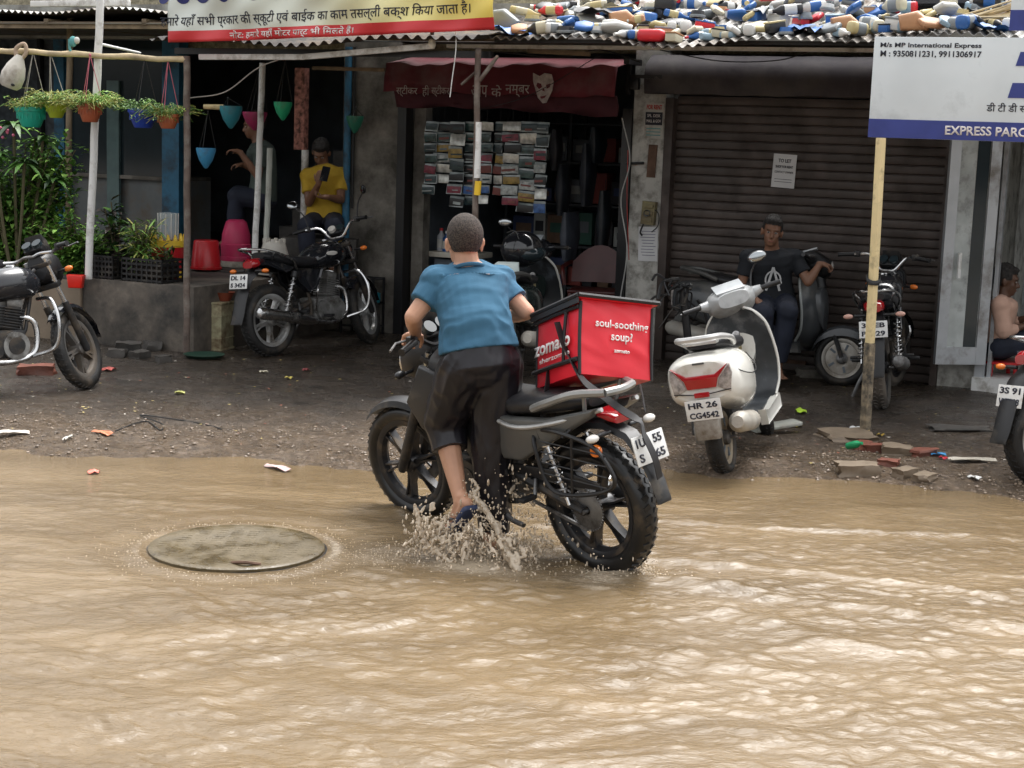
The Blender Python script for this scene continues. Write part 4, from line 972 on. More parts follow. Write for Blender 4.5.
    for s_ in (-1, 1):
        b.tube([(-.18, s_ * .06, .42), (xa, s_ * .10, rr)], [.03, .022], m_engd, 8)
        b.tube([(.3, s_ * .03, .86), (.0, s_ * .09, .7), (-.3, s_ * .1, .7), (-.66, s_ * .09, sz - .01)], .014, m_engd, 8)
        b.tube([(.3, 0, .8), (.2, s_ * .06, .45), (.05, s_ * .1, .24), (-.2, s_ * .09, .28), (-.18, s_ * .08, .42), (-.3, s_ * .1, .7)], .014, m_engd, 8)
    b.build('frame', t)
    for s_ in (-1, 1):
        b = MB(); p0, p1 = V((xa + .06, s_ * .135, rr + .03)), V((xa + .22, s_ * .125, sz - .08)); b.cyl(p0, p1, .009, m_chrome, 8); d = p1 - p0
        if S.get('sharp') and s_ == -1: pass
        hel = [p0 + d * (.1 + .75 * k / 96) + Matrix.Rotation(0, 3, 'X') @ V((math.cos(k * PI / 6) * .026, math.sin(k * PI / 6) * .026, 0)) for k in range(97)]
        b.tube(hel, .005, S.get('spring', m_chrome), 5); b.cyl(p1 - d * .12, p1, .03, m_engd, 12); b.build('shock_absorber', t)
    # chain cover / chain on the left, muffler on the right
    b = MB()
    if S.get('sprocket'):
        b.lathe([(.02, .075), (.085, .075), (.092, .08), (.085, .085), (.02, .085)], m_steel, Matrix.Translation((xa, 0, rr)) @ Matrix.Rotation(-PI / 2, 4, 'X'), n=40)
        for k in range(40): a = 2 * PI * k / 40; b.box((xa + .094 * math.cos(a), .08, rr + .094 * math.sin(a)), (.010, .006, .006), m_steel, rot=Matrix.Rotation(-a, 3, 'Y'))
        for z0, z1 in ((rr + .095, .44), (rr - .095, .34)): b.box(((xa - .12) / 2, .08, (z0 + z1) / 2), (abs(xa + .12), .012, .014), m_steel, rot=Matrix.Rotation(-math.atan2(z1 - z0, -.12 - xa), 3, 'Y'))
        b.build('chain', t)
        b = MB(); b.prism([(-.1, .47), (-.12, .43), (xa + .05, rr + .105), (xa - .12, rr + .12), (xa - .1, rr + .15), (xa + .1, rr + .17)], .085, .10, m_plast, rnd=.005); b.build('chain_guard', t)
    else:
        b.prism([(-.05, .46), (-.05, .32), (xa, rr - .085), (xa - .09, rr - .05), (xa - .1, rr + .05), (xa, rr + .095)], .075, .115, S.get('chainm', m_plast), rnd=.012); b.build('chain_case', t)
    b = MB(); ex = S.get('exm', m_chrome)
    b.tube(bez([(.14, -.03, .55), (.26, -.07, .5), (.25, -.09, .3), (.05, -.12, .24), (-.2, -.14, .26)], 6), .02, m_chrome, 10)
    b.tube([(-.18, -.14, .26), (-.26, -.15, .275), (-.4, -.155, .30), (-.85, -.16, .37), (-.89, -.16, .376), (-.9, -.16, .377)], [.022, .042, .05, .052, .042, .02], ex, 16)
    b.build('exhaust', t)
    # engine
    en = S.get('engine', m_engd); b = MB()
    b.box((.02, 0, .36), (.34, .2, .2), en, bev=.03); b.cyl((-.06, -.13, .35), (-.06, .13, .35), .085, en, 24); b.cyl((.10, -.135, .35), (.10, .135, .35), .095, S.get('cover', en), 24); b.cyl((.10, -.14, .35), (.10, .14, .35), .06, en, 24)
    eo = b.build('engine_case', t)
    b = MB(); q = Matrix.Rotation(.18, 4, 'Y'); b.M = Matrix.Translation((.10, 0, .47)) @ q
    for k in range(8): b.box((0, 0, k * .019), (.15, .16, .008), en, bev=.002)
    b.box((0, 0, .07), (.11, .12, .17), en, bev=.01); b.box((0, 0, .175), (.12, .13, .06), S.get('cover', en), bev=.015); b.M = None; b.build('cylinder', eo)
    b = MB(); b.box((-.06, -.0, .60), (.10, .08, .08), m_steel, bev=.015); b.tube([(-.1, 0, .6), (-.18, 0, .6)], .035, m_plast, 12); b.build('carburettor', eo)
    # pegs, pedals, stands
    b = MB()
    b.cyl((-.1, -.24, .3), (-.1, .24, .3), .011, m_steel, 8)
    for s_ in (-1, 1): b.box((-.1, s_ * .21, .305), (.05, .09, .025), m_plast, bev=.008); b.limb((-.35, s_ * .1, .42), (-.38, s_ * .14, .36), .01, .01, m_steel); b.box((-.38, s_ * .19, .36), (.04, .09, .022), m_plast, bev=.008)
    b.build('footpeg', t)
    b = MB(); b.tube(bez([(-.02, .12, .3), (.08, .16, .28), (.16, .17, .3)], 4), .008, m_chrome, 6); b.tube(bez([(-.16, -.12, .34), (-.22, -.2, .5), (-.20, -.2, .56)], 4), .009, m_chrome, 6); b.build('pedal', t)
    b = MB(); b.tube(bez(S.get('stand', [(-.08, .12, .28), (-.14, .2, .15), (-.16, .26, .03)]), 4), .012, m_steel, 8); b.build('side_stand', t)
    if S.get('guard'):
        b = MB()
        for s_ in (-1, 1):
            b.tube(bez([(.30, s_ * .05, .66), (.33, s_ * .2, .66), (.34, s_ * .29, .52), (.32, s_ * .27, .34), (.22, s_ * .13, .27)], 7), .013, m_chrome, 8)
        b.build('crash_guard', t)
    if S.get('saree'):
        b = MB(); y = .20
        loop = [(-.42, y - .05, .58), (-.36, y, .48), (-.37, y, .26 + .08), (-.55, y, .30), (-.78, y, .36), (-.86, y, .50), (-.80, y, .64), (-.62, y, .69), (-.46, y - .03, .64)]
        y = .175; loop = [(-.40, .13, .67), (-.44, y, .62), (-.50, y, .46), (-.60, y, .42), (-.80, y, .46), (-.92, y, .52), (-.90, y, .60), (-.80, y, .68), (-.6, y, .71), (-.44, .14, .69)]
        b.tube(bez(loop, 6), .010, m_plast, 8)
        for z in (.50, .55, .60, .65): b.tube([(-.48, y, z), (-.88, y, z)], .0035, m_plast, 6)
        b.tube([(-.66, y, .42), (-.68, y, .71)], .007, m_plast, 6); b.tube([(-.62, y, .69), (-.66, .13, .74)], .008, m_plast, 6); b.build('saree_guard', t)
    return t

def bike_pose(rear, front, lean=0, dz=0):
    c = (rear + front) / 2; d = front - rear; return place(c.x, c.y, c.z + dz, math.atan2(d.y, d.x), lean)

# the delivery motorcycle being pushed: leaning towards the man (its left side)
MBK = bike_pose(V((.455, 7.16, -.03)), V((-.455, 8.10, -.03)), R(-9))
main = moto('delivery_motorcycle', 'dark motorcycle with grey tail being pushed through the flood, carrying the red delivery bag', MBK,
    dict(rr=.325, fr=.305, wb=1.31, rim=m_rimb, tyre=m_tyre_w, rw=.12, fw=.09, spokes=6, sharp=1, tank=m_plast, steer=R(6), sprocket=1, saree=1, plate=['1U   55', 'S    65'], plh=.13, plt=.30, plc=(-.985, 0, .66), fendw=.7, fend=[(-.55, .70), (-.75, .73), (-.88, .70), (-.96, .62), (-1.02, .52), (-1.055, .43)], ind=m_clear, disc=None,
         exm=m_engd, mirrors=(), find=m_plast, fdisc=-1, shroud=m_plast, sz=.77, hbw=.37, railm=mat('satin_rail_grey', (.26, .26, .25), .3, .3, dirt=.2, dcol=(.1, .09, .08)), fender=m_plast, cowlm=m_plast, stand=[(-.08, .12, .28), (-.2, .15, .22), (-.3, .15, .2)], barm=m_plast))
# black commuter on its stand before the ledge
moto('parked_motorcycle', 'black commuter motorcycle with silver five spoke wheels parked by the rusty canister', bike_pose(gp(271, 356, .04), gp(271, 356, .04) + V((.66, .93, .0)).normalized() * 1.24, R(-6)),
    dict(rr=.30, fr=.295, wb=1.24, rim=m_rims, tank=m_gloss, panel=m_gloss, stripe=1, guard=1, steer=R(22), cowl=0, plate=['DL 14', 'S 3424'], plh=.12, engine=m_engine, cover=m_engine, mirrors=(-1, 1), classic=1, hbw=.34, rise=.12, plc=(-.94, 0, .64), mrot=.9))
# bike cut by the left edge
_f = gp(82, 389, .04); _d = V((.74, .67, 0)).normalized()
_m = moto('parked_motorcycle', 'black motorcycle with chrome crash guard cut off by the left edge of the photo', bike_pose(_f - _d * 1.27, _f, R(-4)),
    dict(rr=.30, fr=.29, wb=1.27, rim=mat('dusty_dark_alloy', (.16, .155, .15), .45, .4, dirt=.5), tank=mat('black_tank_grey_flash', (.016, .017, .02), .15, coat=.5, var=.6, vs=3), guard=1, steer=R(38), engine=m_engd, cover=m_engine, cowl=1, cowlm=m_plast, hbw=.33, rise=.01, tz=.75, sz=.72, mirrors=(), tyre=m_tyre, fender=m_gloss, wbx=1))
# black bike seen from behind right of the signboard post
_r = gp(882, 408, .04)
moto('parked_motorcycle', 'dusty black motorcycle seen from behind, parked between signboard post and glass door', bike_pose(_r, _r + V((.36, 1.15, 0)), R(-7)),
    dict(rr=.30, fr=.29, wb=1.22, rim=m_rimb, rw=.11, plate=['3S EB', 'P3929'], plh=.12, steer=R(-16), mirrors=(), hbw=.36, rise=.12, plc=(-.93, 0, .62), sz=.76, tyre=mat('dusty_tyre', (.05, .047, .042), .8, var=.3, dirt=.5, dcol=(.12, .1, .08)), exm=m_steel, ind=mat('faded_pink_lens', (.6, .35, .28), .3)))
# bike cut by the right edge
_r = V((3.17, 9.25, .0))
moto('parked_motorcycle', 'blue grey motorcycle tail with red lamp at the right edge of the photo', bike_pose(_r, _r + V((1.1, .55, 0)), R(-5)),
    dict(rr=.30, fr=.29, wb=1.25, rim=m_rims, panel=mat('blue_grey_paint', (.07, .09, .13), .25, coat=.5), tank=mat('blue_grey_paint2', (.07, .09, .13), .25, coat=.5), plate=['3S 91', 'W7018'], plh=.13, plc=(-.91, 0, .55), sz=.76, mirrors=(), fender=m_grey))

def scooter(label, M, S, group=None):
    t = thing('scooter', label, 'scooter', M, group); rr = .215; wb = 1.24; xa, xf = -wb / 2, wb / 2
    body = S['body']; inner = S.get('inner', m_plast); trim = S.get('trim', body)
    wheel(t, (xa, 0, rr), rr, .10, S.get('rim', m_steel), 5, m_tyre, name='rear_wheel', tread=True, solid=True)
    ax = V((-.42, 0, 1)).normalized(); ax0 = V((xf - .03, 0, rr)); st = S.get('steer', 0)
    T = Matrix.Translation(ax0) @ Matrix.Rotation(st, 4, ax) @ Matrix.Translation(-ax0)
    wheel(t, (xf, 0, rr), rr, .095, S.get('rim', m_steel), 5, m_tyre, T, 'front_wheel', tread=True, solid=True)
    b = MB(); b.M = T; rg = []
    for k in range(15):
        a = R(-8 + 178 * k / 14); rad = rr + .035; hw = .07 * math.sin(PI * (k + 1.5) / 17) ** .4
        rg.append([V((xf + rad * math.cos(a), y, rr + (rad + dz) * math.sin(a))) for y, dz in ((-hw, -.07), (-hw * .9, -.01), (-hw * .4, .018), (hw * .4, .018), (hw * .9, -.01), (hw, -.07), (hw * .8, -.03), (0, .005), (-hw * .8, -.03))])
    b.rings(rg, body if not S.get('fend') else S['fend']); b.build('front_fender', t)
    b = MB(); b.M = T
    for s_ in (-1, 1): b.tube([(xf, s_ * .075, rr), (xf - .05, s_ * .075, rr + .12), (xf - .10, s_ * .03, rr + .22)], .018, m_engd, 8)
    b.build('fork', t)
    # leg shield : curved board across, front and inner faces
    def shield_row(k):   # (x, z, half width)
        return [(.20, .30, .15), (.29, .33, .19), (.34, .42, .215), (.345, .55, .225), (.32, .68, .215), (.29, .80, .19), (.26, .88, .13), (.25, .91, .07)][k]
    rgf = []
    for k in range(8):
        x, z, hw = shield_row(k); rgf.append([V((x + .085 * math.cos(a * PI / 2) ** .8 + .0, hw * a, z + (.04 * (1 - abs(a))) * (k < 2) * -1)) for a in [j / 6 for j in range(-6, 7)]])
    b = MB(); b.rings(rgf, body, closed=False, caps=False); o = b.build('leg_shield', t, sharp=60)
    rgi = []
    for k in range(8):
        x, z, hw = shield_row(k); rgi.append([V((x + .035 * math.cos(a * PI / 2) - .018, hw * a * .99, z)) for a in [j / 6 for j in range(-6, 7)]])
    b = MB(); b.rings(rgi, inner, closed=False, caps=False); b.build('inner_shield', t, sharp=60)
    b = MB(); pts = [V((r_[12].x, r_[12].y, r_[12].z)) for r_ in rgf][1:] ; b.tube(bez(pts, 4), .011, trim, 8); pts = [V((r_[0].x, r_[0].y, r_[0].z)) for r_ in rgf][1:]; b.tube(bez(pts, 4), .011, trim, 8)
    b.tube(bez([(r_.x, r_.y, r_.z) for r_ in (rgf[7][0], rgf[7][6], rgf[7][12])], 4), .011, trim, 8); b.build('shield_trim', t)
    b = MB(); b.cyl((.27, 0, .74), (.25, 0, .745), .024, m_chrome, 16); b.box((.262, -.012, .67), (.02, .02, .06), m_brass, bev=.005); b.build('key_lock', t)
    # front nose
    b = MB(); b.loft([(.32, 0, .66, .1, .12, 2.4), (.42, 0, .62, .085, .16, 2.3), (.455, 0, .56, .05, .14, 2.2)], body); b.build('nose_panel', t)
    # floor
    b = MB(); b.prism([(.30, .32), (.30, .25), (-.14, .22), (-.2, .28), (-.14, .3)], -.17, .17, inner, rnd=.012); b.build('floorboard', t)
    b = MB()
    for s_ in (-1, 1): b.prism([(.32, .33), (.34, .24), (-.16, .2), (-.2, .3), (-.1, .285)], s_ * .172, s_ * .2, body, rnd=.01)
    b.build('floor_trim', t)
    # rear body
    b = MB()
    b.loft([(-.10, 0, .50, .10, .17, 2.6), (-.2, 0, .51, .155, .19, 2.6), (-.35, 0, .53, .21, .20, 2.6), (-.52, 0, .555, .24, .19, 2.8), (-.68, 0, .575, .235, .17, 3), (-.80, 0, .585, .215, .15, 3.2), (-.86, 0, .59, .19, .13, 3.2), (-.88, 0, .59, .17, .11, 3)], body, n=28)
    bo = b.build('rear_body', t)
    b = MB(); b.loft([(-.02, 0, .715, .06, .02, 2.5), (-.06, 0, .73, .11, .035, 2.8), (-.2, 0, .74, .14, .045, 3), (-.4, 0, .755, .145, .045, 3), (-.58, 0, .78, .13, .04, 3), (-.68, 0, .785, .08, .025, 2.5)], m_seat, n=20); b.build('seat', t)
    b = MB(); b.tube(bez([(-.48, .135, .76), (-.6, .15, .80), (-.78, .13, .83), (-.87, .06, .835), (-.87, -.06, .835), (-.78, -.13, .83), (-.6, -.15, .80), (-.48, -.135, .76)], 6), .018, S.get('rail', m_grey), 8); b.box((-.74, 0, .80), (.08, .2, .02), S.get('rail', m_grey), bev=.006); b.build('grab_rail', t)
    # tail lamps: a chevron across with clear corners
    if S.get('lamp', 1):
        b = MB(); x = -.888
        b.prism([(-.085, -.02), (.085, -.02), (.10, .03), (.17, .11), (.085, .055), (-.085, .055), (-.17, .11), (-.10, .03)], -.012, .02, m_red, T=Matrix.Translation((x + .005, 0, .57)) @ Matrix.Rotation(-PI / 2, 4, 'Z'), rnd=.003); b.build('tail_light', t)
        for s_ in (-1, 1):
            b = MB(); b.prism([(s_ * .092, -.02), (s_ * .106, .028), (s_ * .176, .105), (s_ * .185, .05), (s_ * .165, -.055)], -.01, .022, mat('grey_clear_lens', (.3, .27, .25), .1, coat=.6, var=.5, vs=40), T=Matrix.Translation((x + .012, 0, .57)) @ Matrix.Rotation(-PI / 2, 4, 'Z'), rnd=.003); b.build('indicator', t)
    # rear fender, plate, engine, muffler
    b = MB(); b.prism([(-.80, .52), (-.86, .5), (-.92, .36), (-.90, .25), (-.86, .25), (-.84, .36), (-.76, .46)], -.075, .075, S.get('mudf', m_grey), rnd=.012); b.build('rear_fender', t)
    if S.get('plate'):
        plate(t, (-.925, 0, .43), PI, S['plate'], .21, .12, -.1); b = MB(); b.box((-.91, 0, .515), (.02, .09, .03), m_red, bev=.006); b.build('reflector', t)
    b = MB(); b.box((-.42, .11, .25), (.44, .09, .13), m_engine, bev=.03); b.cyl((-.3, .06, .25), (-.3, .17, .25), .07, m_engine, 20); b.box((-.35, 0, .3), (.3, .15, .16), m_engd, bev=.03); b.build('engine', t)
    b = MB(); b.tube([(-.25, -.14, .24), (-.4, -.16, .27), (-.5, -.17, .285), (-.86, -.18, .33), (-.9, -.18, .335)], [.03, .05, .062, .062, .035], S.get('muf', mat('dirty_heat_shield', (.5, .48, .43), .5, .2, var=.4, vs=12, dirt=.5)), 16); b.build('exhaust', t)
    b = MB(); b.cyl((-.6, .14, .25), (-.5, .15, .52), .03, m_engd, 12); b.build('shock_absorber', t)
    if S.get('seam'):
        for s_ in (-1, 1):
            b = MB(); b.tube(bez([(-.14, s_ * .128, .66), (-.35, s_ * .2185, .60), (-.55, s_ * .249, .575), (-.74, s_ * .235, .60), (-.86, s_ * .175, .66)], 6), .0035, m_black, 5); b.build('panel_gap', bo)
        b = MB(); b.tube(bez([(-.884, -.17, .53), (-.895, 0, .515), (-.884, .17, .53)], 6), .0035, m_black, 5); b.build('panel_gap', bo)
        text('Activa', .07, m_grey, Matrix.Translation((-.40, -.222, .60)) , bo, h=.018, bold=.02, shear=.3, ext=.012) if False else None
        b = MB(); b.box((-.42, -.226, .62), (.055, .01, .010), m_grey, bev=.003); b.build('badge', bo)
        b = MB(); b.box((-.893, .0, .695), (.01, .07, .012), m_grey, bev=.003); b.build('badge', bo)
    # headset
    hc = V((xf, 0, rr)) + ax * .80; hm = S.get('head', body)
    b = MB(); b.M = T @ Matrix.Translation(hc)
    b.loft([(-.13, 0, .02, .10, .045, 3), (-.07, 0, .015, .15, .075, 3), (.02, 0, .0, .16, .10, 2.8), (.09, 0, -.02, .12, .09, 2.5), (.14, 0, -.02, .07, .06, 2.3)], hm, n=24)
    for s_ in (-1, 1): b.tube([(.0, s_ * .1, .01), (-.02, s_ * .17, .02), (-.035, s_ * .21, .028)], [.055, .035, .024], hm, 12)
    b.tube([(0.02, 0, -.03), (.08, 0, -.2)], [.06, .05], m_plast, 12)
    ho = b.build('headset', t)
    b = MB(); b.M = T @ Matrix.Translation(hc); b.ball((.115, 0, -.01), (.045, .08, .06), m_clear); b.build('headlight', t)
    b = MB(); b.M = T @ Matrix.Translation(hc); b.box((-.05, 0, .098), (.14, .19, .014), S.get('dial', mat('pale_dial_cover', (.42, .44, .45), .2, var=.2, coat=.3)), rot=Matrix.Rotation(-.38, 3, 'Y'), bev=.005); b.build('instrument_panel', ho)
    for s_ in (-1, 1):
        b = MB(); b.M = T @ Matrix.Translation(hc); b.tube([(-.035, s_ * .2, .028), (-.07, s_ * .33, .03)], .017, m_plast, 10); b.build('grip', ho)
        b = MB(); b.M = T @ Matrix.Translation(hc); b.tube([(.0, s_ * .19, .03), (.02, s_ * .24, .03), (-.02, s_ * .34, .025)], .006, m_steel, 6); b.build('lever', ho)
        if s_ in S.get('mirrors', (-1, 1)):
            b = MB(); b.M = T @ Matrix.Translation(hc); b.tube(bez([(0, s_ * .15, .05), (.03, s_ * .19, .14), (0, s_ * .24, .2)], 5), .006, m_plast, 6); b.ball((.005, s_ * .25, .225), (.018, .065, .038), m_plast); mo = b.build('mirror', t)
            b = MB(); b.M = T @ Matrix.Translation(hc); b.ball((-.010, s_ * .25, .225), (.008, .058, .032), m_mirror); b.build('mirror_glass', mo)
    return t
m_scw = mat('white_scooter_paint', (.68, .67, .62), .18, var=.05, coat=.5, dirt=.18, dcol=(.4, .36, .28), ds=4)
m_scg = mat('grimy_grey_paint', (.06, .065, .07), .3, var=.3, vs=4, coat=.2, dirt=.35, dcol=(.15, .14, .12), ds=3)
m_inn = mat('scuffed_inner_plastic', (.045, .05, .055), .28, var=.6, vs=4, dirt=.35, dcol=(.2, .2, .2), ds=4)
_r = gp(726, 466, .0)
ws = scooter('white scooter parked on its stand, tail with red chevron lamp towards the road', bike_pose(V((1.29, 9.33, .0)), V((1.29, 9.33, .0)) + V((.40, 1.17, 0)), R(-12)),
    dict(seam=1, body=m_scw, inner=m_inn, trim=m_scw, steer=R(24), plate=['HR 26', 'CG4542'], mirrors=(-1,), head=mat('scuffed_silver_plastic', (.4, .41, .41), .3, .2, dirt=.3, dcol=(.15, .15, .15)), rail=mat('silver_rail', (.5, .5, .49), .3, .3), rim=mat('muddy_rim', (.3, .25, .18), .6, .2, dirt=.5), mudf=mat('muddy_white_plastic', (.4, .39, .36), .5, dirt=.5)))
_f = gp(838, 385, .04); _d = V((.80, -.56, 0)).normalized()
gs_ = scooter('grimy dark grey scooter parked along the shutter with a man sitting on it', bike_pose(_f - _d * 1.22, _f, R(-3)),
    dict(body=m_scg, inner=m_scg, trim=mat('pale_scuffed_trim', (.35, .37, .36), .4, dirt=.3), steer=R(22), mirrors=(), rim=mat('dull_silver_rim', (.42, .4, .36), .45, .4, dirt=.4), head=m_plast, plate=None))
ds_ = scooter('black scooter with pale side panel parked in front of the accessories shop doorway', bike_pose(V((.02, 12.6, .04)), V((.28, 13.8, .04)), R(-5)),
    dict(body=mat('deep_green_black_paint', (.012, .018, .017), .2, coat=.5), inner=mat('black_inner', (.014, .016, .018), .4, dirt=.2, dcol=(.1, .12, .14)), trim=mat('pale_rim_trim', (.5, .5, .46), .3), steer=R(-8), mirrors=(1,), head=m_gloss, dial=mat('dull_dial', (.3, .33, .34), .3)))
# ---------------------------------------------------------------- plants
m_leaf = mat('green_leaves', (.08, .19, .035), .45, var=.6, vs=7); m_leaf2 = mat('light_green_leaves', (.20, .36, .07), .45, var=.5, vs=8)
m_leafd = mat('dark_green_leaves', (.02, .05, .018), .4, var=.5, vs=7); m_stem = mat('plant_stem', (.09, .08, .04), .8)
m_purp = mat('dark_croton_leaves', (.04, .03, .025), .4, var=.6); m_straw = mat('yellowing_stems', (.42, .42, .12), .6, var=.4)
def leaf(b, p, d, L, W, m, droop=.3, fold=.15):
    d = V(d).normalized(); up = V((0, 0, 1)); s_ = d.cross(up); s_ = s_.normalized() if s_.length > 1e-3 else V((1, 0, 0)); nn = s_.cross(d)
    c = [p, p + d * L * .35 + V((0, 0, -droop * L * .06)), p + d * L * .7 + V((0, 0, -droop * L * .3)), p + d * L + V((0, 0, -droop * L * .6))]
    w = [.1, 1, .75, 0.02]
    vs = []
    for k in range(4): vs += [c[k] - s_ * W / 2 * w[k] + nn * fold * W * w[k], c[k], c[k] + s_ * W / 2 * w[k] + nn * fold * W * w[k]]
    b.add(vs, [(3 * k + j, 3 * k + j + 1, 3 * k + j + 4, 3 * k + j + 3) for k in range(3) for j in (0, 1)], m)
def rdir(up=.2, spread=1): a = random.random() * 2 * PI; return V((math.cos(a) * spread, math.sin(a) * spread, random.uniform(up - .5, up + .6)))
def bush(name, label, c, size, n, L, W, ms, cat='plant', stems=10, group=None):
    t = thing(name, label, cat, Matrix.Translation(c), group); b = MB(); sx, sy, sz_ = size
    tips = []
    for k in range(stems):
        tip = V((random.uniform(-sx, sx) * .8, random.uniform(-sy, sy) * .8, random.uniform(.45, 1) * sz_)); b.tube(bez([V((tip.x * .15, tip.y * .15, 0)), V((tip.x * .5, tip.y * .5, tip.z * .55)), tip], 4), [.010] * 0 or .006, m_stem, 5); tips.append(tip)
    b.build('stem', t); b = MB()
    for k in range(n):
        tp = random.choice(tips); f = random.random() ** .8; base = V((tp.x * (.2 + .8 * f), tp.y * (.2 + .8 * f), tp.z * f)) + V((random.gauss(0, sx * .14), random.gauss(0, sy * .14), random.gauss(0, sz_ * .07)))
        if base.z < 0: continue
        leaf(b, base, rdir(.3), L * random.uniform(.6, 1.2), W * random.uniform(.7, 1.2), random.choice(ms), random.uniform(0, 1))
    b.build('foliage', t, fixn=False, sharp=None); return t
def P3(x, y, v): return fp(x, y, v)
bush('leafy_bush', 'large leafy green bush at the left edge behind the cropped motorcycle', fw(-2.75, 2.05, .6), (.60, .34, 1.2), 6500, .085, .045, [m_leaf, m_leaf2, m_leaf2, m_leaf], stems=60)
bush('leafy_bush', 'low spreading green plants on the ledge left of the white pole', fw(-2.05, 2.0, .6), (.46, .26, .50), 2200, .08, .038, [m_leaf, m_leaf2, m_leaf2], stems=34)
# frangipani-like rosette with long leaves above
t = thing('broad_leaf_plant', 'tall plant with long drooping leaf rosettes at the left edge below the hanging pots', 'plant', Matrix.Translation(fw(-2.62, 2.2, .6)))
b = MB(); b2 = MB(); b3 = MB()
for x, y, z in ((-.02, 0, 1.28), (.22, .05, 1.15), (-.3, .0, 1.35), (.1, -.1, .95), (-.15, -.1, 1.0), (.33, .0, .8)):
    b.tube(bez([(x * .2, y, 0), (x * .7, y, z * .5), (x, y, z)], 5), .014, m_stem, 6)
    for k in range(16): leaf(b2, V((x, y, z)), rdir(.35), random.uniform(.16, .26), .055, random.choice([m_leaf, m_leafd, m_leaf]), 1.0)
b.build('stem', t); b2.build('foliage', t, fixn=False, sharp=None)
for k in range(9): b3.ball(V((-.1 + random.gauss(0, .09), -.12, 1.22 + random.gauss(0, .04))), .014, mat('pink_petals', (.6, .15, .25), .6))
b3.build('blossom', t)
# crates on the ledge with plants
def crate(u, w, label):
    t = thing('plastic_crate', label, 'crate', FM @ Matrix.Translation((u, -2.14, .602)), 'black crates on the ledge'); b = MB(); H_, D_ = .2, .28
    for s_ in (-1, 1):
        for z in (.015, .06, .105, .15, .19): b.box((0, s_ * D_ / 2, z), (w, .012, .018), m_plast); b.box((s_ * w / 2, 0, z), (.012, D_, .018), m_plast)
        for k in range(9): x = -w / 2 + w * k / 8; b.box((x, s_ * D_ / 2, .1), (.014, .014, .2), m_plast)
        for k in range(5): b.box((s_ * w / 2, -D_ / 2 + D_ * k / 4, .1), (.014, .014, .2), m_plast)
    b.build('lattice_wall', t); b = MB(); b.box((0, 0, .02), (w - .02, D_ - .02, .01), m_plast); b.build('base', t)
    b = MB(); b.box((0, 0, .10), (w - .04, D_ - .04, .13), mat('potting_soil', (.03, .022, .016), .9, bump=.8, bs=40)); b.build('soil', t); return t
uA, uB = uz(105, 270, 2.2)[0], uz(148, 270, 2.2)[0]
crate(uA, .30, 'black slatted plastic crate with plants, nearer the white pole'); crate(uB, .42, 'black slatted plastic crate of plants, nearer the red and yellow tub')
bush('potted_croton', 'light green palm like plant growing from the black crates', fw(uB - .12, 2.14, .75), (.17, .12, .36), 380, .15, .02, [m_leaf2, m_leaf, m_straw], stems=16)
bush('potted_croton', 'dark purple leaved plant behind the black crates beside the white pole', fw(uA + .05, 2.1, .75), (.17, .12, .52), 130, .15, .05, [m_leafd, m_purp, m_leaf], stems=7)
bush('potted_croton', 'small dark shrub at the right end of the black crates', fw(uB + .1, 2.1, .7), (.08, .08, .22), 70, .11, .025, [m_leafd, m_leaf], stems=7)

# ---------------------------------------------------------------- hanging pots
def pot(label, x, y, wpx, hpx, v, col, kind='bowl', hang=(0, 0), strc=None, plant=None, name='hanging_pot', ms=None):
    o0 = P3(x, y, v); sc = (o0 - CO).length / F_PX; w, h = wpx * sc / 2, hpx * sc
    t = thing(name, label, 'plant pot', Matrix.Translation(o0), 'hanging pots along the front' if kind == 'bowl' else None)
    m = mat('pot_' + label.split()[0] + '_' + label.split()[1], col, .45, var=.1, dirt=.15, dcol=(.1, .08, .06))
    b = MB()
    if kind == 'bowl': pr = [(0, -h), (w * .55, -h), (w * .6, -h * .97), (w * .8, -h * .6), (w * .95, -h * .25), (w * .97, -h * .2), (w * 1.03, -h * .2), (w * 1.03, 0), (w * .93, 0), (w * .85, -h * .3), (0, -h * .3)]
    else: pr = [(0, -h), (w * .2, -h * .95), (w * .7, -h * .6), (w, -h * .15), (w, 0), (w * .9, 0), (0, -h * .2)]
    b.lathe(pr, m, n=20)
    if kind == 'bowl':
        for k in range(20): a = k / 20 * 2 * PI; b.box((w * .9 * math.cos(a), w * .9 * math.sin(a), -h * .42), (.006, .006, h * .35), m, rot=Matrix.Rotation(a, 3, 'Z'))
    b.build('bowl', t)
    top = P3(*hang, v) - o0 if hang != (0, 0) else V((0, 0, .4))
    b = MB()
    for k in range(3): a = k * 2.09 + .4; b.tube([(w * math.cos(a), w * math.sin(a), 0), top], .0035, strc or m_wire, 5)
    b.ball(top, .012, strc or m_wire, seg=6, rg=5); b.build('cord', t)
    if plant:
        b = MB(); n, L, spread, drp = plant
        for k in range(n):
            a = random.random() * 6.28; r_ = random.random() ** .5 * w; p = V((r_ * math.cos(a), r_ * math.sin(a), -h * .2)); d = rdir(.7, .8 * spread); q = p + d.normalized() * L * random.uniform(.4, 1); q2 = q + V((d.x * L * .4, d.y * L * .4, -drp * L * random.random()))
            b.tube([p, p.lerp(q, .6) + V((0, 0, .01)), q, q2], .0022, random.choice(ms or [m_straw, m_leaf2]), 4)
            for j in range(4): f = random.random(); leaf(b, q.lerp(q2, f), rdir(.2), .035, .012, random.choice(ms or [m_leaf2, m_straw, m_leaf]))
        b.build('foliage', t, fixn=False, sharp=None)
    return t
mpink = mat('pink_cord', (.45, .12, .16), .7)
HV = 2.42
pot('teal green bowl pot with spiky yellowish plant hanging from the bamboo pole', 31, 107, 29, 19, HV, (.02, .42, .3), hang=(33, 52), plant=(150, .17, 1.2, .3), strc=m_rope)
